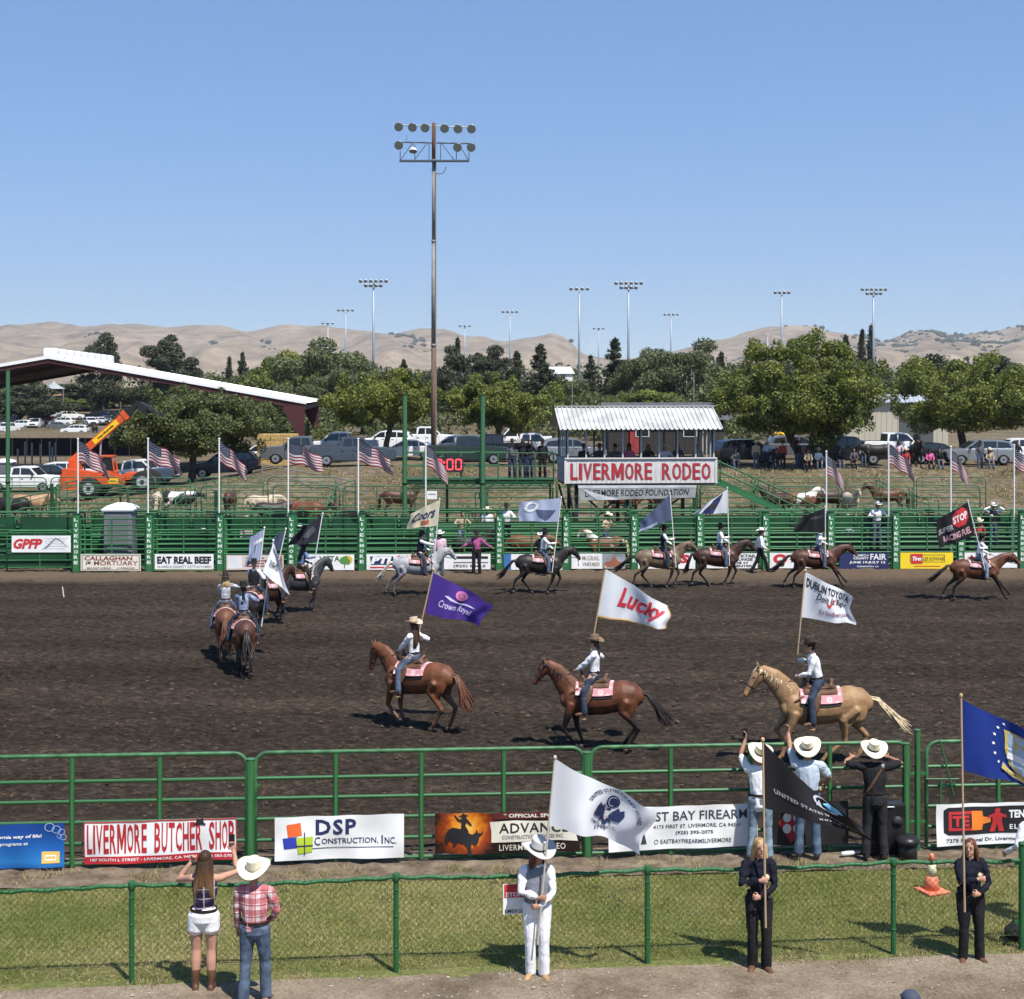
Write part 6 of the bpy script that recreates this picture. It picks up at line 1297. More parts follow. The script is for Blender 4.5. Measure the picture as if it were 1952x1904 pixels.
# ---------------------------------------------------------------- people
SKIN = M('skin', (.46, .25, .17), .55, var=.08, vs=20, spec=.4)
SKIN2 = M('skin_tan', (.36, .185, .12), .55, var=.08, vs=20, spec=.4)
def cloth(name, c, var=.12, bump=.35): return M(name, c, .85, var=var, vs=7, bump=bump, bs=22, spec=.2)
C_WHITE = cloth('cloth_white', (.74, .74, .75), .03); C_DENIM = cloth('cloth_denim', (.075, .105, .155), .35); C_DDENIM = cloth('cloth_dark_denim', (.030, .042, .068), .35)
C_LDENIM = cloth('cloth_light_denim', (.17, .23, .29), .35); C_BLACK = cloth('cloth_black', (.014, .014, .016), .2); C_NAVY = cloth('cloth_navy', (.007, .008, .017), .2)
C_PINK = cloth('cloth_pink', (.60, .42, .48)); C_HOT = cloth('cloth_hot_pink', (.65, .13, .32)); C_BLUE = cloth('cloth_light_blue', (.40, .52, .62)); C_RED = cloth('cloth_red', (.38, .05, .05))
C_GREY = cloth('cloth_grey', (.10, .10, .11)); C_TAN = cloth('cloth_tan', (.42, .33, .22)); C_BLUE2 = cloth('cloth_steel_blue', (.10, .15, .27)); C_BROWN = cloth('cloth_brown', (.09, .055, .035))
LEATHER = M('leather', (.10, .05, .028), .5, var=.3, vs=8); LEATHER_T = M('leather_tan', (.32, .20, .10), .55, var=.25, vs=8); LEATHER_D = M('leather_dark', (.022, .016, .012), .5, var=.3, vs=8)
H_STRAW = M('hat_straw', (.72, .66, .50), .7, var=.06, vs=30, bump=.2, bs=90); H_BLACK = M('hat_black', (.016, .015, .015), .8); H_BROWN = M('hat_brown', (.20, .135, .085), .8, var=.12, vs=9); H_DBROWN = M('hat_dark_brown', (.045, .032, .025), .8); H_WHITE = M('hat_white', (.74, .72, .68), .75); H_TAN = M('hat_tan', (.55, .43, .32), .8)
HR_BROWN = M('hair_brown', (.055, .030, .016), .5, var=.5, vs=18, stretch=(1, 1, .15)); HR_DARK = M('hair_dark', (.014, .010, .008), .5, var=.4, vs=18, stretch=(1, 1, .15)); HR_BLOND = M('hair_blond', (.36, .24, .11), .5, var=.45, vs=18, stretch=(1, 1, .15)); HR_AUBURN = M('hair_auburn', (.11, .040, .018), .5, var=.5, vs=18, stretch=(1, 1, .15))
HR_OMBRE = None
def ombre():
 m, n, l, b = nodes('hair_ombre', .5); tc = n.new('ShaderNodeTexCoord').outputs['Object']; s = n.new('ShaderNodeSeparateXYZ'); l.new(tc, s.inputs[0])
 k = math_(n, l, 'ADD', s.outputs[2], math_(n, l, 'MULTIPLY', nz(n, l, tc, 30, 3, .6, (1, 1, .1)), .3))
 l.new(ramp(n, l, math_(n, l, 'SUBTRACT', k, 1.05), [(.15, (.33, .21, .10)), (.45, (.15, .085, .04)), (.7, (.05, .028, .016))]), b.inputs['Base Color']); return m
def plaid(name, base, stripe, dark, f=22.0):
 m, n, l, b = nodes(name, .85); tc = n.new('ShaderNodeTexCoord').outputs['Object']; s = n.new('ShaderNodeSeparateXYZ'); l.new(tc, s.inputs[0])
 def band(o, ph, th): return math_(n, l, 'GREATER_THAN', math_(n, l, 'SINE', math_(n, l, 'ADD', math_(n, l, 'MULTIPLY', o, f * 2), ph)), th)
 a = band(s.outputs[2], 0, .1); c = band(s.outputs[1], .6, .1); t1 = band(s.outputs[2], 2.4, .93); t2 = band(s.outputs[1], 2.8, .93)
 col = mix(n, l, math_(n, l, 'MULTIPLY', a, .65), base, stripe); col = mix(n, l, math_(n, l, 'MULTIPLY', c, .6), col, stripe)
 col = mix(n, l, math_(n, l, 'MULTIPLY', math_(n, l, 'MAXIMUM', t1, t2), .8), col, dark); l.new(col, b.inputs['Base Color'])
 bumpn(n, l, b, nz(n, l, tc, 22, 3), .35, .02); return m
C_PLAIDR = plaid('plaid_red', (.70, .60, .60), (.38, .045, .06), (.30, .03, .04)); C_PLAIDN = plaid('plaid_navy', (.045, .035, .075), (.012, .010, .028), (.45, .38, .42), 26)
def ik(a, c, l1, l2, hint):
 a, c, hint = V3(a), V3(c), V3(hint); d = c - a; L = d.length; mx = (l1 + l2) * .995
 if L > mx: c = a + d * (mx / L); d = c - a; L = mx
 x = (l1 * l1 - l2 * l2 + L * L) / (2 * L); h = math.sqrt(max(l1 * l1 - x * x, 0)); u = d / L
 hv = hint - u * hint.dot(u); hv = hv.normalized() if hv.length > 1e-5 else V3((0, 1, 0))
 return a + u * x + hv * h, c
def hand(b, wrist, fdir, palm_n, side, curl=.5, k=1.0):
 "palm, four fingers and a thumb; fdir along the hand, palm_n out of the palm, side towards the thumb"
 fdir = V3(fdir).normalized(); side = V3(side); side = (side - fdir * side.dot(fdir)).normalized(); pn = fdir.cross(side)
 if pn.dot(V3(palm_n)) < 0: pn = -pn
 w = V3(wrist); pc = w + fdir * .05 * k
 b.tube([w, w + fdir * .03 * k, w + fdir * .085 * k], [(.024 * k, .018 * k), (.036 * k, .017 * k), (.040 * k, .015 * k)], 8, pn, .4)
 for i, ln in enumerate((.070, .078, .072, .056)):
  s = w + fdir * .085 * k + side * (.030 - .020 * i) * k
  a1 = curl * 1.1; d1 = fdir * math.cos(a1) + pn * math.sin(a1); a2 = curl * 2.4; d2 = fdir * math.cos(a2) + pn * math.sin(a2); a3 = curl * 3.4; d3 = fdir * math.cos(a3) + pn * math.sin(a3)
  p1 = s + d1 * ln * .45 * k; p2 = p1 + d2 * ln * .33 * k; p3 = p2 + d3 * ln * .25 * k
  b.tube([s - fdir * .01 * k, p1, p2, p3], [.0098 * k, .0092 * k, .0085 * k, .007 * k], 6, side, .6)
 s = w + fdir * .03 * k + side * .03 * k; d1 = (fdir * .6 + side * .7 + pn * .25 * (1 + curl)).normalized(); p1 = s + d1 * .04 * k; p2 = p1 + (fdir * .8 + pn * curl).normalized() * .035 * k
 b.tube([s - side * .015 * k, p1, p2], [.014 * k, .0115 * k, .009 * k], 6, pn, .6)
PCACHE = {}
def figure(key, pose, vox, female=False, heavy=1.0, sleeve='long', legs='long', vest=False, tucked=True, hair=None, face=False, open_hand=0.5, boots=True):
 """meshes of one posed figure, facing +x, left +y, feet near z=0.  pose: pelvis, lean (x,y), twist, head(yaw,pitch), hands, elbows, feet, knees, toes"""
 if key in PCACHE: return PCACHE[key]
 g = pose.get; pel = V3(g('pelvis', (0, 0, .93))); up = V3((g('lean', (0, 0))[0], g('lean', (0, 0))[1], 1)).normalized()
 tw = g('twist', 0.0); fw = V3((math.cos(tw), math.sin(tw), 0)); fw = (fw - up * fw.dot(up)).normalized(); lf = up.cross(fw)
 hw = .165 if female else .185; W = heavy
 waist = pel + up * .14; chest = pel + up * .34; nb = pel + up * .53;
 sh = {s: pel + up * .47 + lf * (hw * s) for s in (1, -1)}; hip = {s: pel + V3((-math.sin(0), 0, 0)) + (V3((0, 1, 0)) if not g('hipdir') else V3(g('hipdir'))) * (.088 * s) for s in (1, -1)}
 hy, hp = g('head', (0, 0)); hf = V3((math.cos(tw + hy) * math.cos(hp), math.sin(tw + hy) * math.cos(hp), math.sin(hp))); hu = (up * .6 + V3((0, 0, .6))).normalized(); hu = (hu - hf * hu.dot(hf)).normalized(); hl = hu.cross(hf)
 HR = Matrix((hf, hl, hu)).transposed(); hc = nb + up * .05 + hu * .115 + hf * .015
 el, wr = {}, {}
 for s, kx in ((1, 'L'), (-1, 'R')):
  tgt = g('hand' + kx, tuple(sh[s] + V3((.05, .06 * s, -.54)))); el[s], wr[s] = ik(sh[s], tgt, .285, .255, g('elbow' + kx, (-1, .5 * s, -.1)))
 kn, an = {}, {}
 for s, kx in ((1, 'L'), (-1, 'R')):
  tgt = g('foot' + kx, (0, .10 * s, .085)); kn[s], an[s] = ik(hip[s], tgt, .43, .42, g('knee' + kx, (1, .12 * s, 0)))
 toe = {s: V3(g('toe' + kx, (1, .15 * s, -.05))).normalized() for s, kx in ((1, 'L'), (-1, 'R'))}
 out = {'hc': hc, 'HR': HR, 'wr': wr, 'sh': sh, 'el': el, 'pel': pel, 'up': up, 'fw': fw, 'lf': lf, 'nb': nb, 'an': an, 'waist': waist}
 # --- body
 b = Blob()
 b.ell(hc + hu * .022, (.094, .076, .098), HR, 14, 10); b.ell(hc + hf * .022 - hu * .052, (.070, .058, .070), HR, 12, 8)
 b.tube([hc + hf * .085 + hu * .012, hc + hf * .106 - hu * .022, hc + hf * .092 - hu * .032], [.011, .015, .012], 7, hl)
 for s in (1, -1): b.ell(hc + hl * (.076 * s) - hf * .005 - hu * .01, (.018, .010, .030), HR, 7, 5)
 b.ell(hc + hf * .080 - hu * .062, (.014, .024, .009), HR, 8, 5); b.ell(hc + hf * .072 - hu * .098, (.020, .026, .018), HR, 8, 5)
 b.tube([hc - hu * .05 - hf * .01, nb - up * .02], [(.052, .056), (.060, .060)], 10, fw)
 b.tube([pel - up * .04, waist, chest, nb - up * .03], [(.13, .09), (.115 * W, .085 * W), (.135 * W, .09 * W), (.07, .06)], 12, fw)
 for s in (1, -1):
  b.tube([nb - up * .045, sh[s]], [.055, .055], 8, fw)
  b.tube([sh[s], sh[s].lerp(el[s], .45), el[s], el[s].lerp(wr[s], .3), wr[s]], [.050, .045, .037, .040, .026], 9, fw)
  pa = V3(g('palm' + ('L' if s > 0 else 'R'), (0, -s, 0))); fd = V3(g('fdir' + ('L' if s > 0 else 'R'), tuple(wr[s] - el[s])))
  hand(b, wr[s], fd, pa, V3(g('thumb' + ('L' if s > 0 else 'R'), (1, 0, .3))), g('curl' + ('L' if s > 0 else 'R'), open_hand))
  q_ = 1.16 if female else 1.0
  b.tube([hip[s] + up * .03, hip[s].lerp(kn[s], .45), kn[s], kn[s].lerp(an[s], .35), an[s]], [.080 * q_, .074 * q_, .055 * q_, .060 * q_, .038], 10, V3((1, 0, 0)) if abs((kn[s] - hip[s]).normalized().x) < .9 else V3((0, 1, 0)))
  b.tube([an[s], an[s] - V3((0, 0, .035)) + toe[s] * .02], [.034, .030], 8, V3((0, 1, 0)))
 out['body'] = b.skin('body', SKIN, vox, 1)
 # --- shirt
 b = Blob(); lo = pel + up * (.0 if tucked else -.10); fr = .012
 if female: b.tube([lo, waist, waist + up * .07, chest + up * .03, sh[1].lerp(sh[-1], .5) - up * .015, nb - up * .03], [(.150 * W, .112 * W), (.128 * W, .100 * W), (.134 * W, .104 * W), (.152 * W, .122 * W), (.142 * W, .095 * W), (.075, .065)], 16, fw)
 else: b.tube([lo, waist, chest, sh[1].lerp(sh[-1], .5) - up * .02, nb - up * .025], [(.158 * W, .118 * W), (.156 * W, .116 * W), (.176 * W, .124 * W), (.172 * W, .105 * W), (.080, .070)], 16, fw)
 for s in (1, -1):
  if sleeve != 'none':
   b.tube([nb - up * .05, sh[s]], [.068, .070], 10, fw)
   e = wr[s] + (el[s] - wr[s]).normalized() * .015
   pts = [sh[s], sh[s].lerp(el[s], .5), el[s], el[s].lerp(e, .5), e]; rr = [.070, .062, .054, .050, .040]
   if sleeve == 'short': pts = [sh[s], sh[s].lerp(el[s], .45), sh[s].lerp(el[s], .8)]; rr = [.072, .068, .066]
   if sleeve == 'roll': pts = pts[:4]; rr = rr[:4]
   b.tube(pts, rr, 10, fw)
  else: b.tube([nb - up * .05, sh[s] - lf * (.02 * s)], [.058, .052], 10, fw)
 if sleeve != 'none': b.tube([nb - up * .045, nb + up * .02], [(.068, .066), (.064, .064)], 12, fw, .1)
 out['shirt'] = b.skin('shirt', C_WHITE, vox * 1.1, 1, .013, 21)
 # --- trousers
 b = Blob(); hx = V3(g('hipdir', (0, 1, 0)))
 b.tube([waist - up * .05, pel + up * .02, pel - up * .06], [(.142 * W, .108 * W), (.172 * W, .130 * W), (.165 * W, .124 * W)] if female else [(.138 * W, .106 * W), (.162 * W, .124 * W), (.155 * W, .118 * W)], 16, fw)
 for s in (1, -1):
  uv = V3((1, 0, 0)) if abs((kn[s] - hip[s]).normalized().x) < .85 else V3((0, 1, 0))
  if legs == 'short': pts = [hip[s] + up * .02, hip[s].lerp(kn[s], .28), hip[s].lerp(kn[s], .40)]; rr = [.108, .112, .118]
  else:
   e = an[s] - V3((0, 0, .03)); pts = [hip[s] + up * .02, hip[s].lerp(kn[s], .4), kn[s], kn[s].lerp(e, .45), e]; rr = [.100 * W, .092 * W, .073, .071, .074]
  b.tube(pts, rr, 12, uv)
 out['trousers'] = b.skin('trousers', C_DENIM, vox * 1.1, 1, .007, 17)
 # --- boots
 out['boot'] = []
 for s in (1, -1):
  b = Blob(); a = an[s]; t = toe[s]; dn = (V3((0, 0, -1)) - t * V3((0, 0, -1)).dot(t)).normalized()
  top = .16 if legs == 'short' else .06
  b.tube([a + (kn[s] - a).normalized() * top, a, a + dn * .045], [.062 if legs == 'short' else .05, .048, .046], 10, t)
  b.tube([a + dn * .052 - t * .045, a + dn * .05 + t * .05, a + dn * .058 + t * .15, a + dn * .064 + t * .185], [(.038, .036), (.046, .040), (.044, .028), (.026, .020)], 10, dn)
  b.box(a + dn * .080 + t * .06, (.125, .040, .010), Matrix((t, dn.cross(t), dn)).transposed(), 0, .004); b.box(a + dn * .078 - t * .035, (.032, .036, .018), Matrix((t, dn.cross(t), dn)).transposed(), 0, .004)
  out['boot'].append(b.skin('boot', LEATHER, max(.010, vox), 1))
 bb = Blob(); c = waist - up * .055
 n = 24; rr = (.173 * W, .131 * W) if not female else (.158 * W, .122 * W)
 k0 = len(bb.v)
 for z in (-.02, .02):
  for i in range(n): a = 6.2832 * i / n; bb.v.append(c + up * z + lf * (math.cos(a) * rr[0]) + fw * (math.sin(a) * rr[1]))
 for i in range(n): j = (i + 1) % n; bb.f.append((i, j, n + j, n + i)); bb.m.append(0)
 out['belt'] = bb.build('belt', LEATHER_D)
 # --- vest
 if vest:
  b = Blob(); b.tube([pel + up * .06, waist, chest, chest + up * .1], [(.166 * W, .126 * W), (.164 * W, .125 * W), (.184 * W, .132 * W), (.165 * W, .115 * W)], 16, fw)
  for s in (1, -1): b.tube([nb - up * .05 + lf * (.03 * s), sh[s] - lf * (.035 * s)], [.073, .070], 10, fw)
  out['vest'] = b.skin('vest', C_NAVY, vox * 1.1, 1, .004, 22)
 # --- hair
 if hair:
  b = Blob(); b.ell(hc + hu * .035 - hf * .014, (.100, .086, .098), HR, 14, 8)
  rng = random.Random(len(key) * 7 + 3)
  if hair == 'short': b.ell(hc - hf * .035 - hu * .02, (.070, .080, .075), HR)
  else:
   ln = {'long': .50, 'mid': .30, 'tail': .42, 'braid': .40}[hair]
   if hair in ('tail', 'braid'):
    b.ell(hc - hf * .04 - hu * .02, (.066, .080, .08), HR)
    for i in range(9):
     o = hl * rng.uniform(-.02, .02); st = hc - hf * .085 - hu * .02 + o
     b.tube([st, st - hf * .035 - up * ln * .4 + hl * rng.uniform(-.03, .03), st - hf * .02 - up * ln + hl * rng.uniform(-.05, .05)], [.020, .022, .006], 6, hl)
   else:
    for i in range(30):
     a = math.pi * (.5 + (i + .5) / 30) if hair == 'long' else math.pi * (.40 + 1.2 * (i + .5) / 30)
     a += rng.uniform(-.05, .05); st = hc + hf * (math.cos(a) * .088) + hl * (math.sin(a) * .082) + hu * .02
     q = hc + hf * (math.cos(a) * .098 - .02) + hl * (math.sin(a) * .098) - up * .13
     e = hc - fw * (.09 + rng.uniform(-.02, .03)) + lf * (math.sin(a) * .115 + rng.uniform(-.015, .015)) - up * (ln * rng.uniform(.75, 1.05))
     if hair == 'mid' : e = hc + fw * (math.cos(a) * .10 - .01) + lf * (math.sin(a) * .125) - up * (ln * rng.uniform(.7, 1.05))
     b.tube([st, q, q.lerp(e, .55) - fw * .012, e], [.020, .022, .020, .006], 6, hl)
  out['hair'] = b.build('hair', HR_BROWN)
 PCACHE[key] = out; return out
def cowboy_hat(kind='cattle'):
 k = 'hat' + kind
 if k in PCACHE: return PCACHE[k]
 v = []; f = []; n = 32; prof = []
 def brim(r, a, z0, up_=.055, dr=.018):
  c, s = math.cos(a), math.sin(a); return z0 + up_ * (abs(s) ** 2.2) * r ** 2 - dr * (abs(c) ** 2) * r ** 2
 rows = []
 for t in (0, .35, .7, 1.0): rows.append(('b', t, -.004))
 for t in (1.0, .7, .35, 0): rows.append(('b', t, .004))
 for t in (.15, .5, .8, .95, 1.0): rows.append(('c', t, 0))
 for t in (.75, .45, .15): rows.append(('t', t, 0))
 for typ, t, d in rows:
  for i in range(n):
   a = 6.28318 * i / n; c, s = math.cos(a), math.sin(a)
   if typ == 'b': ax = .098 + (.205 - .098) * t; ay = .080 + (.180 - .080) * t; x, y = ax * c, ay * s; z = d + brim(t, a, 0)
   elif typ == 'c': sc = 1 - .10 * t ** 2; x = .096 * sc * c; y = .079 * sc * s * (1 - .12 * t * max(0, c)); z = .118 * t + .012 * t * max(0, -c) - .012 * t * max(0, c)
   else: x = .096 * .90 * c * t; y = .079 * .90 * s * t * (1 - .12 * max(0, c)); z = .118 + .006 * (1 - t) - .034 * math.exp(-(y / .022) ** 2) * (1 - .15 * t) * (1 if abs(x) < .075 else .5) + .012 * max(0, -c) * t - .012 * max(0, c) * t
   v.append((x, y, z))
 m = len(rows)
 for r_ in range(m - 1):
  for i in range(n): j = (i + 1) % n; f.append((r_ * n + i, r_ * n + j, (r_ + 1) * n + j, (r_ + 1) * n + i))
 f.append([(m - 1) * n + i for i in range(n)])
 hat_ = mesh('hat', v, f, H_STRAW, True); bv = []; bf = []
 for z in (.006, .030):
  for i in range(n): a = 6.28318 * i / n; bv.append((.0985 * math.cos(a), .0812 * math.sin(a), z))
 for i in range(n): j = (i + 1) % n; bf.append((i, j, n + j, n + i))
 PCACHE[k] = (hat_, mesh('hat_band', bv, bf, LEATHER_D, True)); return PCACHE[k]
def ball_cap():
 if 'cap' in PCACHE: return PCACHE['cap']
 b = Blob(); b.ell((0, 0, .01), (.105, .088, .085), None, 14, 8); b.tube([(.07, 0, .005), (.13, 0, .0), (.175, 0, -.012)], [(.075, .008), (.072, .007), (.05, .006)], 12, V3((0, 0, 1)))
 PCACHE['cap'] = b.build('cap', H_BLACK); return PCACHE['cap']
def person(label, fig, loc, rz, shirt=C_WHITE, trousers=C_DENIM, boots=LEATHER, hat=None, hair=None, skin=SKIN, vest=None, group=None, scale=1.0, band=None, belt=LEATHER_D, detail=True, cap=False, cat='person', hat_tilt=(0, 0), eyes=False, hs=1.0):
 r = root('person', label, cat, group, loc, rz, scale)
 obj('body', fig['body'], r, mat=skin); obj('shirt', fig['shirt'], r, mat=shirt); obj('trousers', fig['trousers'], r, mat=trousers)
 for q in fig['boot']: obj('boot', q, r, mat=boots)
 obj('belt', fig['belt'], r, mat=belt)
 if vest and 'vest' in fig: obj('vest', fig['vest'], r, mat=vest)
 if hair and 'hair' in fig: obj('hair', fig['hair'], r, mat=hair)
 if hat:
  mt = fig['HR'].to_4x4() @ Matrix.Rotation(hat_tilt[0], 4, 'Y') @ Matrix.Rotation(hat_tilt[1], 4, 'X')
  me, bd = (ball_cap(), None) if cap else cowboy_hat()
  o = obj('cap' if cap else 'hat', me, r, mat=hat); o.matrix_basis = Matrix.Translation(fig['hc'] + fig['HR'] @ V3((-.005, 0, .062))) @ mt @ Matrix.Diagonal((1.06 * hs, 1.10 * hs, 1.05 * hs, 1))
  if bd: obj('hat_band', bd, o, mat=band or LEATHER_D)
 if eyes:
  EY = M('eye_dark', (.02, .014, .012), .2); LIP = M('lips', (.36, .10, .09), .5); b = Blob()
  for s in (1, -1):
   b = Blob(); b.ell(fig['hc'] + fig['HR'] @ V3((.088, .032 * s, .008)), (.007, .013, .007), fig['HR'], 8, 5); obj('eye', b.build('eye', EY), r)
   b = Blob(); b.ell(fig['hc'] + fig['HR'] @ V3((.092, .034 * s, .030)), (.006, .020, .0045), fig['HR'], 8, 5); obj('eyebrow', b.build('eyebrow', hair or HR_BROWN), r)
  b = Blob(); b.ell(fig['hc'] + fig['HR'] @ V3((.094, 0, -.062)), (.005, .022, .006), fig['HR'], 8, 5); obj('mouth', b.build('mouth', LIP), r)
 return r
# ---------------------------------------------------------------- horses
TORSO = [(.65, 1.12, .15, .13), (.53, 1.11, .275, .215), (.34, 1.115, .355, .255), (.10, 1.105, .360, .300), (-.20, 1.115, .345, .305), (-.45, 1.155, .325, .285), (-.66, 1.205, .315, .290), (-.86, 1.195, .275, .250), (-1.0, 1.15, .175, .155)]
def tsec(x):
 t = TORSO
 for a, b in zip(t[:-1], t[1:]):
  if b[0] <= x <= a[0]:
   k = (a[0] - x) / (a[0] - b[0]); return tuple(a[i] + (b[i] - a[i]) * k for i in (1, 2, 3))
 return t[0][1:] if x > t[0][0] else t[-1][1:]
def tpt(x, ang, off=0.0):
 "point on the barrel: ang 0 = top, + to the left"
 z, h, w = tsec(x); return V3((x, (w + off) * math.sin(ang), z + (h + off) * math.cos(ang)))
GAIT = {  # per leg: knee/hock, fetlock, toe as (x, z); order FL FR HL HR (elbow / stifle fixed)
'collect': [((.60, .50), (.36, .24), (.28, .16)), ((.44, .47), (.38, .14), (.44, .035)), ((-.84, .50), (-.62, .15), (-.53, .035)), ((-1.04, .53), (-.90, .15), (-.82, .035))],
'collect2': [((.62, .46), (.42, .18), (.36, .10)), ((.36, .46), (.24, .15), (.28, .035)), ((-.98, .52), (-.78, .16), (-.70, .04)), ((-.90, .51), (-.66, .15), (-.58, .035))],
'canter': [((.62, .50), (.70, .18), (.80, .09)), ((.78, .66), (.62, .40), (.54, .33)), ((-.52, .47), (-.16, .18), (-.05, .05)), ((-1.00, .52), (-.86, .16), (-.78, .06))],
'gallop': [((.80, .62), (1.02, .34), (1.14, .24)), ((.70, .52), (.86, .20), (.97, .10)), ((-1.12, .56), (-1.30, .26), (-1.34, .14)), ((-.96, .50), (-1.02, .18), (-.97, .06))],
'trot': [((.66, .58), (.52, .28), (.48, .18)), ((.30, .47), (.14, .17), (.14, .06)), ((-.80, .50), (-.50, .16), (-.42, .035)), ((-1.08, .55), (-1.16, .22), (-1.16, .11))],
'stand': [((.42, .47), (.42, .14), (.48, .03)), ((.38, .47), (.36, .14), (.42, .03)), ((-.88, .52), (-.82, .14), (-.75, .03)), ((-.94, .52), (-.90, .14), (-.83, .03))]}
def horse_meshes(key, gait, poll, nose, vox, tail=0.0, mane=True, heavy=1.0, turn=0.0):
 if key in PCACHE: return PCACHE[key]
 b = Blob(); poll, nose = V3(poll), V3(nose)
 b.tube([(x, 0, z) for x, z, h, w in TORSO], [(w * heavy, h * (1 if heavy == 1 else .5 + .5 * heavy)) for x, z, h, w in TORSO], 18, cap=.5)
 b.ell((.36, 0, 1.40), (.20, .085, .12)); b.ell((-.62, 0, 1.42), (.22, .15, .10))
 for s in (1, -1): b.ell((.46, .15 * s, 1.10), (.17, .10, .25), None); b.ell((-.74, .155 * s, 1.08), (.22, .125, .30)); b.ell((.60, .09 * s, 1.06), (.11, .10, .14))
 base = V3((.44, 0, 1.24)); d = poll - base; up = V3((0, 0, 1)); perp = V3((-d.z, 0, d.x)).normalized()
 m1 = base + d * .33 + perp * .02; m2 = base + d * .68 + perp * .045
 b.tube([base, m1, m2, poll - V3((.01, 0, .03))], [(.165, .300), (.132, .240), (.104, .190), (.080, .135)], 14)
 hd = (nose - poll); hl_ = hd.length; u = hd / hl_; hn = V3((-u.z, u.y * 0, u.x)); hn = hn if hn.z > 0 else -hn
 pts = [poll - u * .02 - hn * .03, poll + u * hl_ * .22 - hn * .035, poll + u * hl_ * .50 - hn * .02, poll + u * hl_ * .78 - hn * .02, poll + u * hl_ * .95 - hn * .026]
 b.tube(pts, [(.078, .092), (.096, .134), (.072, .102), (.055, .074), (.058, .064)], 12, hn)
 for s in (1, -1):
  b.ell(poll + u * hl_ * .26 - hn * .075 + V3((0, .035 * s, 0)), (.085, .04, .085)); b.ell(poll + u * hl_ * .30 + hn * .035 + V3((0, .064 * s, 0)), (.034, .022, .028))
  e0 = poll + hn * .045 + V3((0, .045 * s, 0)); b.tube([e0, e0 + V3((.01, .015 * s, .07)), e0 + V3((.025, .012 * s, .135))], [(.022, .026), (.024, .028), (.008, .008)], 7, V3((0, 1, 0)))
  b.ell(nose - hn * .005 + V3((0, .034 * s, 0)) - u * .03, (.022, .018, .022))
 hoofs = []
 for i, (kn, ft, to) in enumerate(GAIT[gait]):
  s = 1 if i % 2 == 0 else -1; kn = V3((kn[0], 0, kn[1])); ft = V3((ft[0], 0, ft[1])); to = V3((to[0], 0, to[1]))
  if i < 2:
   y = .145 * s; yv = V3((0, y, 0)); top = V3((.45, 0, 1.02)) + yv; k = kn + yv * .92; f_ = ft + yv * .85; t = to + yv * .85
   b.tube([top, top.lerp(k, .45), top.lerp(k, .85), k], [(.120, .145), (.090, .108), (.060, .066), (.060, .064)], 10, V3((0, 1, 0)))
   b.tube([k, k.lerp(f_, .3), k.lerp(f_, .75), f_], [.058, .042, .040, .051], 9, V3((0, 1, 0)))
  else:
   y = .150 * s; yv = V3((0, y, 0)); top = V3((-.72, 0, 1.10)) + yv * .95; st = V3((-.60 + (kn.x + .9) * .30, 0, .90)) + yv * 1.1; k = kn + yv * .9; f_ = ft + yv * .85; t = to + yv * .85
   b.tube([top, st], [(.125, .22), (.105, .15)], 10, V3((0, 1, 0))); b.tube([top + V3((-.1, 0, 0)), st.lerp(k, .4) + V3((-.03, 0, 0))], [(.10, .14), (.06, .08)], 10, V3((0, 1, 0)))
   b.tube([st, st.lerp(k, .5), st.lerp(k, .85), k], [(.105, .155), (.078, .105), (.056, .068), (.058, .072)], 10, V3((0, 1, 0)))
   b.tube([k, k.lerp(f_, .3), k.lerp(f_, .75), f_], [(.052, .062), .046, .044, .053], 9, V3((0, 1, 0)))
  p = t + (f_ - t).normalized() * .055
  b.tube([f_, p], [.043, .044], 8, V3((0, 1, 0)))
  hb = Blob(); dv = (t - f_).normalized(); hb.tube([p - dv * .01, t, t + dv * .012 + V3((.01, 0, -.004))], [.047, .060, .062], 10, V3((0, 1, 0)), .05); hoofs.append(hb.build('hoof', LEATHER_D))
 out = {'body': b.skin('body', LEATHER, vox, 3 if vox < .03 else 2), 'hoof': hoofs, 'poll': poll, 'nose': nose, 'u': u, 'hn': hn, 'hl': hl_, 'base': base}
 # tail
 rng = random.Random(5 + len(key)); t = Blob(); r0 = V3((-1.0, 0, 1.30))
 for i in range(26):
  a = V3((rng.uniform(-.02, .02), rng.uniform(-.035, .035), rng.uniform(-.03, .03))); L = rng.uniform(.75, 1.02); sw = tail
  c1 = r0 + a + V3((-.12 - .10 * sw, rng.uniform(-.03, .03), -.06)); c2 = c1 + V3((-.07 - .26 * sw + rng.uniform(-.04, .04), rng.uniform(-.07, .07), -.34 * L + .10 * sw)); c3 = c2 + V3((-.02 - .32 * sw + rng.uniform(-.07, .07), rng.uniform(-.10, .10), -.40 * L + .18 * sw)); c4 = c3 + V3((-.05 - .12 * sw + rng.uniform(-.08, .05), rng.uniform(-.05, .05), -.10))
  t.tube([r0 + a * .5 + V3((.05, 0, .0)), c1, c2, c3, c4], [.026, .028, .025, .016, .003], 5)
 out['tail'] = t.build('tail', HR_DARK)
 if mane:
  t = Blob(); n_ = 26
  for i in range(n_):
   q = i / (n_ - 1); c = base + V3((-.06, 0, .20)) ; top = poll + V3((-.01, 0, .045)); mid = (m1 + m2) / 2 + perp * .19
   pnt = c * (1 - q) ** 2 + mid * 2 * q * (1 - q) + top * q * q
   s = -1 if rng.random() < .35 else 1; L = rng.uniform(.16, .27) * (1 if q < .9 else .7)
   e = pnt - perp * L + V3((rng.uniform(-.10, .02), .10 * s + rng.uniform(-.02, .02), -.04)); mm = pnt.lerp(e, .4) + V3((0, .075 * s, .0))
   t.tube([pnt - perp * .015, mm, e], [.024, .020, .004], 5)
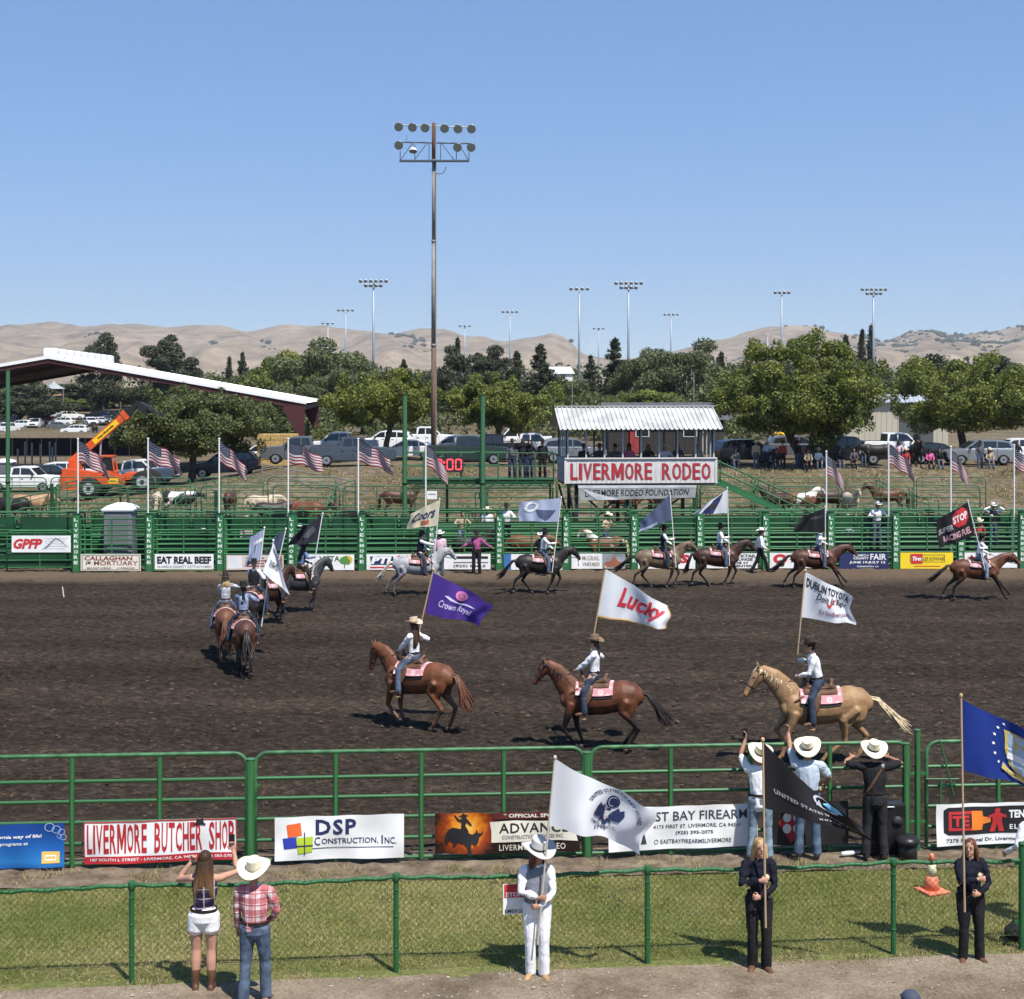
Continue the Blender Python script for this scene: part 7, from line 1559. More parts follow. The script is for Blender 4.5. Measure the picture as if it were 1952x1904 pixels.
  for i in range(5): a = poll + hn * .05; t.tube([a + V3((0, (i - 2) * .015, .03)), a + u * .10 + hn * .04 + V3((0, (i - 2) * .02, 0)), a + u * .22 + hn * .02 + V3((0, (i - 2) * .025, 0))], [.016, .014, .004], 5)
  out['mane'] = t.build('mane', HR_DARK)
 PCACHE[key] = out; return out
def strap_ring(pts, w, axis):
 "flat strap following a list of points; width along axis"
 b = Blob(); v = []; f = []
 for p, nrm in pts: v += [p - V3(axis) * w / 2, p + V3(axis) * w / 2]
 for i in range(len(pts) - 1): f.append((2 * i, 2 * i + 2, 2 * i + 3, 2 * i + 1))
 return v, f
TACK = {}
PINKP = None
def pink_pad():
 m, n, l, b = nodes('pad_pink', .85); tc = n.new('ShaderNodeTexCoord').outputs['Object']
 v = n.new('ShaderNodeTexVoronoi'); v.inputs['Scale'].default_value = 7; l.new(tc, v.inputs['Vector'])
 l.new(ramp(n, l, math_(n, l, 'ADD', v.outputs['Distance'], math_(n, l, 'MULTIPLY', nz(n, l, tc, 14, 3), .25)), [(.28, (.60, .36, .37)), (.42, (.66, .54, .52)), (.62, (.52, .25, .27))]), b.inputs['Base Color']); return m
PINKP = pink_pad()
def tack(hm):
 if TACK: return TACK
 def shell(x0, x1, a0, off, n=10, m=12, edge=0.0):
  v = []; f = []
  for i in range(n + 1):
   x = x0 + (x1 - x0) * i / n
   for j in range(m + 1):
    a = -a0 + 2 * a0 * j / m; v.append(tpt(x, a, off + edge * abs(a / a0) ** 2))
  for i in range(n):
   for j in range(m): q = i * (m + 1) + j; f.append((q, q + 1, q + m + 2, q + m + 1))
  k = len(v); v += [p - (p - V3((p.x, 0, tsec(p.x)[0]))).normalized() * .025 for p in v]
  f += [tuple(k + i for i in q[::-1]) for q in f[:]]
  for i in range(n):
   for j in (0, m): q = i * (m + 1) + j; f.append((q, q + m + 1, k + q + m + 1, k + q))
  for j in range(m):
   for i in (0, n): q = i * (m + 1) + j; f.append((q, q + 1, k + q + 1, k + q))
  return v, f
 TACK['pad'] = mesh('saddle_pad', *shell(.36, -.44, 1.28, .030, 12, 14, .012), PINKP, True)
 TACK['pad2'] = mesh('pad_lining', *shell(.34, -.42, 1.42, .018, 10, 14), M('pad_black', (.02, .018, .018), .9), True)
 b = Blob()
 b.tube([(.30, 0, 1.49), (.16, 0, 1.50), (-.05, 0, 1.485), (-.24, 0, 1.50), (-.34, 0, 1.50)], [(.13, .05), (.15, .05), (.17, .045), (.18, .05), (.15, .04)], 12)
 b.tube([(.21, -.10, 1.55), (.24, 0, 1.62), (.21, .10, 1.55)], [.05, .06, .05], 8, V3((1, 0, 0)))
 b.tube([(-.24, -.15, 1.53), (-.29, 0, 1.63), (-.24, .15, 1.53)], [.035, .045, .035], 8, V3((1, 0, 0)))
 TACK['seat'] = b.skin('saddle_seat', LEATHER, .022, 2)
 b = Blob(); b.tube([(.24, 0, 1.62), (.27, 0, 1.70)], [.022, .018], 8, V3((0, 1, 0))); b.ell((.275, 0, 1.715), (.04, .035, .016)); TACK['horn'] = b.build('saddle_horn', LEATHER)
 TACK['skirt'] = mesh('saddle_skirt', *shell(.29, -.36, .80, .052, 10, 10), LEATHER, True)
 TACK['fender'] = []; TACK['stirrup'] = []
 for s in (1, -1):
  b = Blob(); b.tube([(.05, .28 * s, 1.44), (.10, .34 * s, 1.22), (.16, .38 * s, 1.0), (.17, .38 * s, .86)], [(.09, .012), (.11, .012), (.05, .010), (.03, .010)], 8, V3((0, 1, 0))); TACK['fender'].append(b.build('fender', LEATHER))
  b = Blob(); pts = [(.17 + .065 * math.sin(a), .385 * s, .80 + .065 * math.cos(a) * (1 if math.cos(a) > -.6 else .9)) for a in np.linspace(0, 6.2832, 13)]; b.tube(pts, [.014] * 13, 6, V3((0, 1, 0)), 0); b.box((.17, .385 * s, .742), (.055, .045, .012)); TACK['stirrup'].append(b.build('stirrup', LEATHER_T))
 v = []; f = []
 for j in range(25): a = 2 * math.pi * j / 24; v += [tpt(.24, a, .012), tpt(.12, a, .012)]
 for j in range(24): f.append((2 * j, 2 * j + 2, 2 * j + 3, 2 * j + 1))
 TACK['cinch'] = mesh('cinch', v, f, LEATHER_D, True)
 b = Blob()
 for s in (1, -1): b.tube([(.30, .25 * s, 1.36), (.46, .235 * s, 1.24), (.60, .17 * s, 1.16), (.70, .06 * s, 1.10), (.715, 0, 1.09)], [(.020, .008)] * 5, 6, V3((0, 1, 0)), .2)
 b.tube([(.715, 0, 1.09), (.60, 0, .90), (.40, 0, .80), (.2, 0, .785)], [(.016, .008)] * 4, 6, V3((0, 1, 0)), .2)
 TACK['breast'] = b.build('breast_collar', LEATHER); return TACK
def bridle(hm, hand_at):
 b = Blob(); po, u, hn, L = hm['poll'], hm['u'], hm['hn'], hm['hl']
 def ring(t, a, h, c=-.022, r=.010):
  pts = [po + u * L * t + hn * (c + h * math.cos(w)) + V3((0, a * math.sin(w), 0)) for w in np.linspace(0, 6.2832, 13)]; b.tube(pts, [r] * 13, 5, u, 0)
 ring(.62, .066, .090); ring(.08, .088, .115, -.03)
 for s in (1, -1): b.tube([po + u * L * .06 + V3((0, .085 * s, 0)) - hn * .02, po + u * L * .4 + V3((0, .086 * s, 0)) - hn * .03, po + u * L * .86 + V3((0, .057 * s, 0)) - hn * .04], [.009] * 3, 5, hn)
 q = Blob()
 for s in (1, -1):
  a = po + u * L * .86 + V3((0, .057 * s, 0)) - hn * .045; h = V3(hand_at); q.tube([a, a.lerp(h, .5) + V3((0, .07 * s, -.09)), h], [.008] * 3, 5)
 return b.build('bridle', LEATHER_D), q.build('reins', LEATHER_D)
COAT = {}
def coat(name, body, leg=None, belly=None, var=.2, face=None, leg_z=.72, dapple=0):
 if name in COAT: return COAT[name]
 m, n, l, b = nodes('coat_' + name, .48); b.inputs['Specular IOR Level'].default_value = .32; tc = n.new('ShaderNodeTexCoord').outputs['Object']; s = n.new('ShaderNodeSeparateXYZ'); l.new(tc, s.inputs[0])
 no = nz(n, l, tc, 4.5, 5, .6, (1, 1, .6)); c1 = tuple(c * (1 - var) for c in body); c2 = tuple(min(1, c * (1 + var)) for c in body)
 col = ramp(n, l, no, [(.35, c1), (.65, c2)])
 if dapple:
  v = n.new('ShaderNodeTexVoronoi'); v.inputs['Scale'].default_value = 11; l.new(tc, v.inputs['Vector']); col = mix(n, l, math_(n, l, 'MULTIPLY', ramp(n, l, v.outputs['Distance'], [(.25, (0, 0, 0)), (.5, (1, 1, 1))]), dapple), col, tuple(c * .45 for c in body))
 if leg:
  k = ramp(n, l, math_(n, l, 'ADD', s.outputs[2], math_(n, l, 'MULTIPLY', math_(n, l, 'SUBTRACT', no, .5), .25)), [(leg_z - .12, (1, 1, 1)), (leg_z + .10, (0, 0, 0))]); col = mix(n, l, k, col, leg)
 if face:
  k = ramp(n, l, s.outputs[0], [(face[1], (0, 0, 0)), (face[1] + .06, (1, 1, 1))]) if False else None
 l.new(col, b.inputs['Base Color']); bumpn(n, l, b, nz(n, l, tc, 16, 5, .7, (1, 1, .5)), .35, .03); COAT[name] = m; return m
def horse(label, hm, loc, rz, coatm, hairm, scale=1.0, tacked=True, hand_at=(.35, .05, 1.72), group=None, cat='horse', name='horse', hoofm=LEATHER_D, padm=None):
 r = root(name, label, cat, group, loc, rz, scale)
 obj('body', hm['body'], r, mat=coatm); obj('tail', hm['tail'], r, mat=hairm)
 if 'mane' in hm: obj('mane', hm['mane'], r, mat=hairm)
 for q in hm['hoof']: obj('hoof', q, r, mat=hoofm)
 EY = M('eye_dark', (.02, .014, .012), .2)
 for s in (1, -1): b = Blob(); b.ell(hm['poll'] + hm['u'] * hm['hl'] * .31 + hm['hn'] * .036 + V3((0, .076 * s, 0)), (.018, .012, .015), None, 8, 5); obj('eye', b.build('eye', EY), r)
 if tacked:
  t = tack(hm); obj('saddle_pad', t['pad'], r, mat=padm or PINKP); obj('pad_lining', t['pad2'], r)
  sd = obj('saddle', t['seat'], r, mat=LEATHER); obj('saddle_horn', t['horn'], sd); obj('saddle_skirt', t['skirt'], sd)
  for q in t['fender']: obj('fender', q, sd)
  for q in t['stirrup']: obj('stirrup', q, sd)
  obj('cinch', t['cinch'], r); obj('breast_collar', t['breast'], r); br, rn = bridle(hm, hand_at); obj('bridle', br, r); obj('reins', rn, r)
 return r
def rider_pose(lean=(.08, 0), flag='R', flag_hand=(.22, -.30, 1.95), rein=(.36, .04, 1.70), head=(0, 0), twist=0, foot=(.15, .385, .90), knee=(1, 1, .35)):
 p = dict(pelvis=(-.02, 0, 1.60), lean=lean, twist=twist, head=head, footL=(foot[0], foot[1], foot[2]), footR=(foot[0], -foot[1], foot[2]), kneeL=(knee[0], knee[1], knee[2]), kneeR=(knee[0], -knee[1], knee[2]), toeL=(1, .25, .05), toeR=(1, -.25, .05))
 a, c = ('R', 'L') if flag == 'R' else ('L', 'R')
 s = -1 if a == 'R' else 1
 p['hand' + a] = flag_hand; p['elbow' + a] = (-.4, s, -.6); p['fdir' + a] = (.7, -.5 * s, .15); p['curl' + a] = .9; p['thumb' + a] = (0, 0, 1); p['palm' + a] = (-.3, -s, 0)
 p['hand' + c] = rein; p['elbow' + c] = (-.6, -s, -.5); p['curl' + c] = .9; p['thumb' + c] = (0, 0, 1)
 return p
# ---------------------------------------------------------------- flags
def fabric(name, c, rough=.75, trans=.25): return M('flag_' + name, c, rough, var=.05, vs=2, trans=trans, spec=.25)
F_WHITE = fabric('white', (.72, .73, .75)); F_PURPLE = fabric('purple', (.075, .035, .26)); F_BLACK = fabric('black', (.012, .012, .014), trans=.05); F_BLUE = fabric('royal', (.012, .035, .22)); F_CREAM = fabric('cream', (.66, .60, .42)); F_PALE = fabric('pale_blue', (.42, .47, .62)); F_SLATE = fabric('slate', (.10, .12, .20)); F_DARK = fabric('charcoal', (.028, .030, .042), trans=.1)
POLE_W = M('flag_pole_wood', (.42, .30, .18), .6, var=.2, vs=6); POLE_A = M('flag_pole_alu', (.60, .61, .62), .35, .5); POLE_P = M('flag_pole_white', (.74, .73, .70), .5)
def flag(label, pb, pt, tl, tr, bl, br, mat, pole=POLE_W, hoist='L', amp=.07, seed=1, r=.017, nx=22, ny=14, sag=.0, name='flag', curl=0.0, waves=2.2, finial=True, group=None, depth=0.0):
 pb, pt, tl, tr, bl, br = map(V3, (pb, pt, tl, tr, bl, br)); rt = root(name, label, 'flag', group, pb)
 def surf0(u, v):
  h = u if hoist == 'L' else 1 - u; p = bl.lerp(br, u).lerp(tl.lerp(tr, u), v)
  y = amp * h ** .8 * (math.sin(waves * 2 * math.pi * h + seed + 1.6 * v) + .45 * math.sin(waves * 4.3 * math.pi * h - 2.3 * v + seed * 2)) + depth * h
  z = -sag * math.sin(math.pi * h) * (v - .3) + .12 * amp * math.sin(9 * h + seed) * h - curl * h * h * (1 - v) * .3
  return p + V3((.25 * amp * math.sin(7 * v + seed) * h, y, z)) - pb
 def surf(u, v):
  e = .02; p = surf0(u, v); n = (surf0(u + e, v) - p).cross(surf0(u, v + e) - p).normalized(); return p, (n if n.y < 0 else -n)
 v = [surf0(i / nx, j / ny) for j in range(ny + 1) for i in range(nx + 1)]; f = [(j * (nx + 1) + i, j * (nx + 1) + i + 1, (j + 1) * (nx + 1) + i + 1, (j + 1) * (nx + 1) + i) for j in range(ny) for i in range(nx)]
 c = obj('cloth', mesh('cloth', v, f, mat, True), rt); bar(rt, 'pole', (0, 0, 0), pt - pb, r, pole, 8)
 if finial: b = Blob(); b.ell(pt - pb, (r * 1.8, r * 1.8, r * 2.4), None, 8, 6); obj('finial', b.build('finial', pole), rt)
 return rt, surf
def fput(fl, shape, rect, mat, bold=.02, shear=0, cuts=12, off=.012, name='lettering', rot=0, space=1.0, warp=None): return lay(fl[0], name, text2d(shape, bold, shear, space) if isinstance(shape, str) else shape, rect, fl[1], mat, off, cuts, rot, warp)
# national flags on the chute posts
STR_R = fabric('stripe_red', (.22, .022, .032)); STR_W = fabric('stripe_white', (.56, .52, .52)); CANT = fabric('canton', (.010, .014, .045), trans=.05)
USM = {}
def us_mesh(k):
 if k in USM: return USM[k]
 nx, ny = 20, 13; w, dr, seed, am = [(1.30, .95, 0, .10), (1.45, .75, 1.3, .12), (1.15, 1.05, 2.2, .10), (1.5, .70, 3.1, .13), (.95, 1.15, 4.0, .09)][k]; v = []; f = []; mi = []
 for j in range(ny + 1):
  for i in range(nx + 1):
   h = i / nx; q = j / ny; x = w * h * (1 - .10 * q) + .03 * math.sin(6 * q + seed) * h; z = -dr * h ** 1.25 - (1 - q) * .92 * (1 - .25 * h) + .05 * math.sin(11 * h + seed); y = am * math.sin(9 * h + 2.2 * q + seed) * h ** .6 + .05 * math.sin(17 * h - 3 * q + seed) * h
   v.append((x, y, z))
 for j in range(ny):
  for i in range(nx):
   a = j * (nx + 1) + i; f.append((a, a + 1, a + nx + 2, a + nx + 1)); mi.append(2 if (i < 8 and j >= 6) else (0 if j % 2 == 0 else 1))
 me = mesh('cloth', v, f, None, True, mi, [STR_R, STR_W, CANT]); sv = []; sf_ = []
 def at(u, q): i = min(int(u * nx), nx - 1); j = min(int(q * ny), ny - 1); fu, fq = u * nx - i, q * ny - j; g_ = lambda a, b: V3(v[b * (nx + 1) + a]); return (g_(i, j) * (1 - fu) + g_(i + 1, j) * fu) * (1 - fq) + (g_(i, j + 1) * (1 - fu) + g_(i + 1, j + 1) * fu) * fq
 for rr_ in range(9):
  for cc in range(6 if rr_ % 2 == 0 else 5):
   u = (.035 + .066 * cc + (.033 if rr_ % 2 else 0)); q = .485 + .055 * rr_; c = at(u, min(q, .995)); k0 = len(sv)
   for yy in (-.012, .012): sv += [c + V3((-.011, yy, 0)), c + V3((0, yy, -.014)), c + V3((.011, yy, 0)), c + V3((0, yy, .014))]; sf_.append(tuple(range(len(sv) - 4, len(sv))))
 USM[k] = (me, mesh('stars', sv, sf_, WHT)); return USM[k]
usf = [(146, 838, 0, 'above the red lettered sponsor banner'), (280, 838, 1, 'above the portable toilet'), (416, 838, 2, 'in front of the navy car'), (548, 838, 3, 'in front of the dark grey pickup'), (682, 838, 1, 'in front of the slate blue pickup'), (811, 843, 4, 'overlapping the red digital clock'), (1577, 862, 4, 'behind the black rider flag'), (1696, 845, 0, 'in front of the standing dark horse'), (1815, 853, 4, 'left of the silver car'), (1936, 850, 2, 'at the right edge')]
for x, y, k, lb in usf:
 X, Y = chx(x); Y += .2; h = HC - (y - YH) / F * Y; r = root('national_flag', 'striped national flag on white pole ' + lb, 'flag', 'national flags along the chutes', (X, Y, 0)); bar(r, 'pole', (0, 0, 0), (0, 0, h), .035, POLEW); b = Blob(); b.ell((0, 0, h + .03), (.05, .05, .05), None, 8, 6); obj('finial', b.build('finial', POLEW), r)
 me, sm = us_mesh(k); o = obj('cloth', me, r, (.035, 0, h - .06)); s_ = obj('stars', sm, o); s_['kind'] = 'stuff'
 if x > 1500: o.scale = (.82, .9, .95)
# ---------------------------------------------------------------- mounted riders
def mounted(key, hl, pl, x, y, rz, gait, poll, nose, coatm, hairm, vox, tail, shirt, trs, hat, pole, fl=None, female=True, hair=None, hairc=None, vest=None, lean=(.08, 0), head=(0, 0), scale=1.0, boots=LEATHER, root_at=None, flag_h=1.95, offset=None, hoofm=LEATHER_D, heavy=1.0, hs=1.0, foot=(.15, .385, .90), pole_y=None):
 loc = root_at or G(x, y); hm = horse_meshes('h' + key, gait, poll, nose, vox * 1.7, tail)
 Mx = Matrix.Translation(loc) @ Matrix.Rotation(rz, 4, 'Z') @ Matrix.Scale(scale, 4)
 horse(hl, hm, loc, rz, coatm, hairm, scale, hoofm=hoofm)
 fh = (.24, -.32, flag_h); base = None
 if pole:
  Yp = (Mx @ V3((0.1, -.36, 0))).y if pole_y is None else pole_y
  pt = P(*pole[0], Yp); pb = P(*pole[1], Yp); d = pb - pt; t = (flag_h * scale - pt.z) / d.z; hp = pt + d * t; fh = Mx.inverted() @ hp
  base = pt + d * ((.84 * scale - pt.z) / d.z)
 fig = figure('r' + key, rider_pose(lean=lean, flag_hand=tuple(fh), head=head, foot=foot), vox, female, heavy, vest=vest is not None, hair=hair)
 person(pl, fig, loc, rz, shirt, trs, boots, hat, hairc, vest=vest, scale=scale, hs=hs)
 return (base, pt if pole else None, Yp if pole else None)
BAY = coat('bay', (.115, .041, .018), (.014, .010, .009), leg_z=.82, var=.35); CHEST = coat('chestnut', (.145, .052, .023), (.13, .06, .033), leg_z=.45); PALO = coat('palomino', (.33, .195, .094), (.28, .165, .075), var=.22, dapple=.25); BROWN = coat('brown', (.075, .030, .017), (.02, .014, .012)); SORREL = coat('sorrel', (.13, .052, .027), (.36, .27, .19), leg_z=.30)
DKBAY = coat('dark_bay', (.048, .021, .014), (.014, .011, .010)); BLACKH = coat('black', (.022, .018, .016), (.014, .012, .011)); BUCK = coat('buckskin', (.165, .112, .068), (.04, .032, .026), var=.3); GREYH = coat('grey', (.42, .42, .43), (.11, .11, .115), var=.3, dapple=.5, leg_z=.80); STEEL = coat('steel_grey', (.055, .055, .06), (.03, .03, .032), var=.4, dapple=.4, leg_z=.85)
HR_PALO = M('hair_flaxen', (.46, .37, .23), .5, var=.4, vs=18); HR_REDM = M('hair_sorrel', (.10, .035, .016), .5, var=.4, vs=18); HR_GREYH = M('hair_cream', (.42, .38, .30), .6, var=.4, vs=18)
# 1 purple flag on chestnut
b0, t0, Yp = mounted('a', 'chestnut horse cantering left with a purple flag overhead', 'rider in white shirt and pale hat with long hair carrying the purple flag', 788, 1387, R(150), 'collect', (1.03, 0, 1.76), (1.19, 0, 1.20), CHEST, HR_REDM, .012, .25, C_WHITE, C_DENIM, H_TAN, ((826, 1086), (802, 1192)), hair='long', hairc=HR_BROWN, lean=(.02, 0), scale=1.02)
f_ = flag('purple flag with white script and pink flower emblem', b0, t0, P(825.5, 1091, Yp), P(939, 1152, Yp), P(811, 1170, Yp), P(911, 1190, Yp), F_PURPLE, amp=.14, seed=2, waves=1.35)
LAV = M('print_lavender', (.55, .50, .70), .7); PNK = M('print_pink', (.60, .20, .38), .7)
fput(f_, 'Crown Royal', (.20, .20, .80, .46), LAV, .012, .25); fput(f_, disc2d(14, .55), (.42, .60, .62, .90), PNK, name='emblem_ring'); fput(f_, star2d(6, .5), (.45, .64, .59, .86), PNK, name='emblem_flower', off=.016); fput(f_, poly2d([(0, .5), (.2, .25), (.5, .12), (.8, .2), (1, .4), (.95, .5), (.5, .25), (.1, .6)]), (.26, .46, .82, .72), LAV, name='emblem_ribbon')
# 2 Lucky on bay
b0, t0, Yp = mounted('b', 'bay horse with black legs cantering left under the red lettered white flag', 'rider in white blouse and brown hat carrying the gold fringed flag', 1131, 1430, R(171), 'collect2', (1.02, 0, 1.83), (1.30, 0, 1.40), BAY, HR_DARK, .012, .45, C_WHITE, C_DDENIM, H_BROWN, ((1154, 1082), (1131, 1216)), hair='tail', hairc=HR_BROWN, lean=(-.02, 0), head=(-.25, 0))
f_ = flag('white flag with red script and gold fringe', b0, t0, P(1154.5, 1084, Yp), P(1277, 1156, Yp), P(1139, 1175, Yp), P(1272, 1198, Yp), F_WHITE, amp=.17, seed=4, waves=1.3)
fput(f_, 'Lucky', (.24, .18, .92, .82), M('lucky_red', (.50, .03, .05), .7), .035, .35); GOLD = M('gold_fringe', (.55, .33, .10), .8); fput(f_, merge2d((RECT, (0, 0, 1, .035)), (RECT, (.985, 0, 1, 1))), (0, 0, 1, 1), GOLD, name='fringe')
# 3 palomino
b0, t0, Yp = mounted('c', 'palomino horse with flaxen tail cantering left nearest the fence', 'rider in white shirt and black hat on the palomino', 1557, 1455, R(180), 'canter', (1.10, 0, 1.83), (1.42, 0, 1.32), PALO, HR_PALO, .011, .62, C_WHITE, C_DDENIM, H_DBROWN, ((1535, 1088), (1521, 1240)), female=False, hair='short', hairc=HR_DARK, lean=(.22, 0), scale=1.06, head=(0, -.1))
f_ = flag('white car dealer flag with black and red print above the palomino', b0, t0, P(1535.5, 1090, Yp), P(1622, 1136, Yp), P(1528, 1176.5, Yp), P(1631, 1192, Yp), F_WHITE, amp=.17, seed=1, waves=1.1)
fput(f_, 'DUBLIN TOYOTA', (.04, .70, .96, .90), BLK, .03); fput(f_, 'Doin It Right', (.26, .44, .95, .66), BLK, .02, .3); fput(f_, poly2d([(0, .5), (.25, .2), (1, 1), (.3, 0), (.15, .05)]), (.46, .38, .72, .72), RED, name='tick_mark'); fput(f_, 'dirdealers.com', (.30, .16, .93, .30), M('maroon_web', (.24, .10, .16), .7), .008)
# 4, 5, 6 riders turning at the left
d4 = V3((math.cos(R(104)), math.sin(R(104)), 0)); g = G(468, 1291) + d4 * .85
b0, t0, Yp = mounted('d', 'brown horse with thick black tail seen from behind at the left', 'rider in blue and white shirt seen from behind on the brown horse', 0, 0, R(104), 'trot', (1.05, 0, 1.80), (1.3, 0, 1.4), BROWN, HR_DARK, .015, .15, cloth('cloth_blue_white', (.26, .30, .44), .5), C_DDENIM, H_BLACK, None, hair='tail', hairc=HR_DARK, lean=(.05, 0), root_at=g)
d5 = V3((math.cos(R(100)), math.sin(R(100)), 0)); g = G(429, 1263) + d5 * .85
b0, t0, Yp = mounted('e', 'sorrel horse with pale legs seen from behind, furthest left', 'rider with blond hair and brown hat on the pale legged sorrel', 0, 0, R(100), 'collect', (1.05, 0, 1.78), (1.3, 0, 1.4), SORREL, HR_REDM, .015, .1, cloth('cloth_grey_white', (.40, .40, .42), .5), C_DENIM, H_DBROWN, ((521, 1030), (499, 1190)), hair='mid', hairc=HR_BLOND, lean=(.12, 0), root_at=g, pole_y=44.2)
f_ = flag('white pennant with black letters streaming beside the turning riders', b0, t0, P(521, 1036, Yp), P(524, 1040, Yp), P(500.5, 1090, Yp - .35), P(552, 1134, Yp - .75), F_WHITE, POLE_P, amp=.10, seed=3, waves=1.0, hoist='L')
fput(f_, 'LIVERMORE', (.04, .30, .96, .52), BLK, .03, rot=0, warp=lambda a, b: (.15 + .5 * b, .05 + .92 * a))
b0, t0, Yp = mounted('f', 'black horse hidden ahead of the turning riders', 'rider in black vest and white sleeves between the turning flags', 484, 1216, R(84), 'trot', (1.05, 0, 1.8), (1.3, 0, 1.4), BLACKH, HR_DARK, .018, .1, C_WHITE, C_DDENIM, H_BLACK, ((504, 1006), (488, 1140)), vest=C_BLACK, lean=(.05, 0))
f_ = flag('pale blue flag with white stripe above the turning riders', b0, t0, P(478, 1024, Yp), P(504, 1008, Yp), P(466, 1081, Yp), P(499, 1066, Yp), F_PALE, POLE_P, hoist='R', amp=.10, seed=5)
fput(f_, RECT, (.35, .62, .95, .74), WHT, name='white_stripe')
b0, t0, Yp = mounted('g', 'dark horse ahead of the turning riders partly hidden by flags', 'rider in dark jacket beyond the white pennant', 516, 1190, R(60), 'collect', (1.05, 0, 1.8), (1.3, 0, 1.4), DKBAY, HR_DARK, .02, .1, C_BLACK, C_DDENIM, H_BLACK, ((545, 1008), (520, 1120)), lean=(.05, 0))
f_ = flag('small slate blue flag behind the charcoal flag', b0, t0, P(521, 1024, Yp), P(545, 1010, Yp), P(517, 1058, Yp), P(534, 1046, Yp), F_SLATE, POLE_P, hoist='R', amp=.08, seed=6)
# 7 steel grey with charcoal flag
b0, t0, Yp = mounted('i', 'steel grey horse turning right with black legs', 'rider in navy coat and dark hat carrying the charcoal flag', 574, 1168, R(36), 'collect', (1.02, 0, 1.80), (1.28, 0, 1.36), STEEL, HR_DARK, .018, .2, C_BLUE2, C_BLACK, H_BLACK, ((615, 979), (590, 1126)), hair='long', hairc=HR_DARK, lean=(.25, 0), female=True)
f_ = flag('charcoal flag streaming left over the steel grey horse', b0, t0, P(568, 1012, Yp), P(614.5, 981, Yp), P(546, 1040, Yp), P(606, 1034, Yp), F_DARK, POLE_P, hoist='R', amp=.12, seed=7, waves=1.6); fput(f_, poly2d([(0, .2), (.5, 0), (1, .5), (.7, 1), (.3, .7)]), (.40, .25, .85, .75), M('print_dim', (.09, .09, .11), .8), name='faint_emblem')
# far row riding right
b0, t0, Yp = mounted('k', 'dapple grey horse with cream tail galloping right', 'rider in navy vest and dark hat carrying the cream flag', 801, 1134, R(6), 'gallop', (1.10, 0, 1.74), (1.40, 0, 1.36), GREYH, HR_GREYH, .018, .45, C_WHITE, C_DDENIM, H_BLACK, ((838, 951), (826, 1083)), hair='tail', hairc=HR_DARK, vest=C_NAVY, lean=(.12, 0), scale=.98)
f_ = flag('cream flag with dark blue script', b0, t0, P(783, 979, Yp), P(837.5, 953, Yp), P(776, 1008, Yp), P(832.5, 1002, Yp), F_CREAM, POLE_P, hoist='R', amp=.10, seed=3, waves=1.1); fput(f_, 'Coors', (.10, .36, .90, .82), NAVY, .03, .3); fput(f_, RECT, (.45, .12, .72, .30), M('coors_red', (.40, .10, .06), .7), name='red_mark')
b0, t0, Yp = mounted('l', 'black horse cantering right with a pale blue flag', 'rider in white shirt and grey hat carrying the pale blue flag', 1036, 1132, R(4), 'trot', (1.12, 0, 1.70), (1.42, 0, 1.30), BLACKH, HR_DARK, .018, .55, C_WHITE, C_DENIM, M('hat_grey', (.12, .11, .09), .8), ((1070, 948), (1053, 1086)), lean=(.12, 0), female=False, hair='short', hairc=HR_DARK)
f_ = flag('pale blue and white flag with dark emblem', b0, t0, P(989, 957, Yp), P(1069.5, 949, Yp), P(989, 993, Yp), P(1063, 995, Yp), F_PALE, POLE_P, hoist='R', amp=.10, seed=2, waves=1.3); fput(f_, poly2d([(0, 1), (1, .9), (.7, .2), (.5, 0), (.2, .35)]), (.42, .05, .92, .55), F_SLATE, name='emblem'); fput(f_, disc2d(16, .6), (.12, .45, .48, .95), WHT, name='emblem_ring')
b0, t0, Yp = mounted('m', 'buckskin horse cantering right in the far row', 'rider in white sleeves and black vest on the buckskin', 1263, 1121, R(2), 'trot', (1.08, 0, 1.76), (1.40, 0, 1.44), BUCK, HR_DARK, .018, .75, C_WHITE, C_DDENIM, H_BLACK, ((1277, 940), (1287, 1062)), vest=C_BLACK, hair='short', hairc=HR_DARK, lean=(.15, 0), female=False)
f_ = flag('slate flag sweeping down left in front of the stand', b0, t0, P(1222, 994, Yp), P(1277, 943, Yp), P(1218, 1016, Yp), P(1281, 990, Yp), F_SLATE, POLE_P, hoist='R', amp=.10, seed=5, waves=1.4); fput(f_, RECT, (.0, .04, .55, .22), F_PALE, name='pale_edge')
b0, t0, Yp = mounted('n', 'reddish brown horse cantering right with hanging black tail', 'rider in white shirt and dark hat under the white and navy flag', 1373, 1117, R(3), 'trot', (1.10, 0, 1.76), (1.40, 0, 1.42), DKBAY, HR_DARK, .018, .2, C_WHITE, C_DENIM, H_BLACK, ((1386.5, 930), (1390, 1060)), hair='short', hairc=HR_DARK, lean=(.05, 0), female=False)
f_ = flag('white flag with dark navy field right of the stand banner', b0, t0, P(1330, 972, Yp), P(1386.5, 932, Yp), P(1318, 980, Yp), P(1387, 978, Yp), F_WHITE, POLE_P, hoist='R', amp=.10, seed=8, waves=1.2); fput(f_, poly2d([(0, 0), (.55, 0), (1, 1), (.45, .9)]), (.25, .0, .85, .98), NAVY, name='navy_field'); fput(f_, disc2d(14), (.42, .28, .66, .68), BLK, name='emblem', off=.018)
b0, t0, Yp = mounted('o', 'dark bay horse at full stretch galloping right', 'rider in white shirt leaning forward on the stretched dark bay', 1560, 1121, R(2), 'gallop', (1.20, 0, 1.62), (1.55, 0, 1.28), BROWN, HR_DARK, .018, .7, C_WHITE, C_DENIM, M('hat_olive', (.10, .09, .06), .8), ((1573, 966), (1573.5, 1098)), hair='short', hairc=HR_DARK, lean=(.2, 0), female=False)
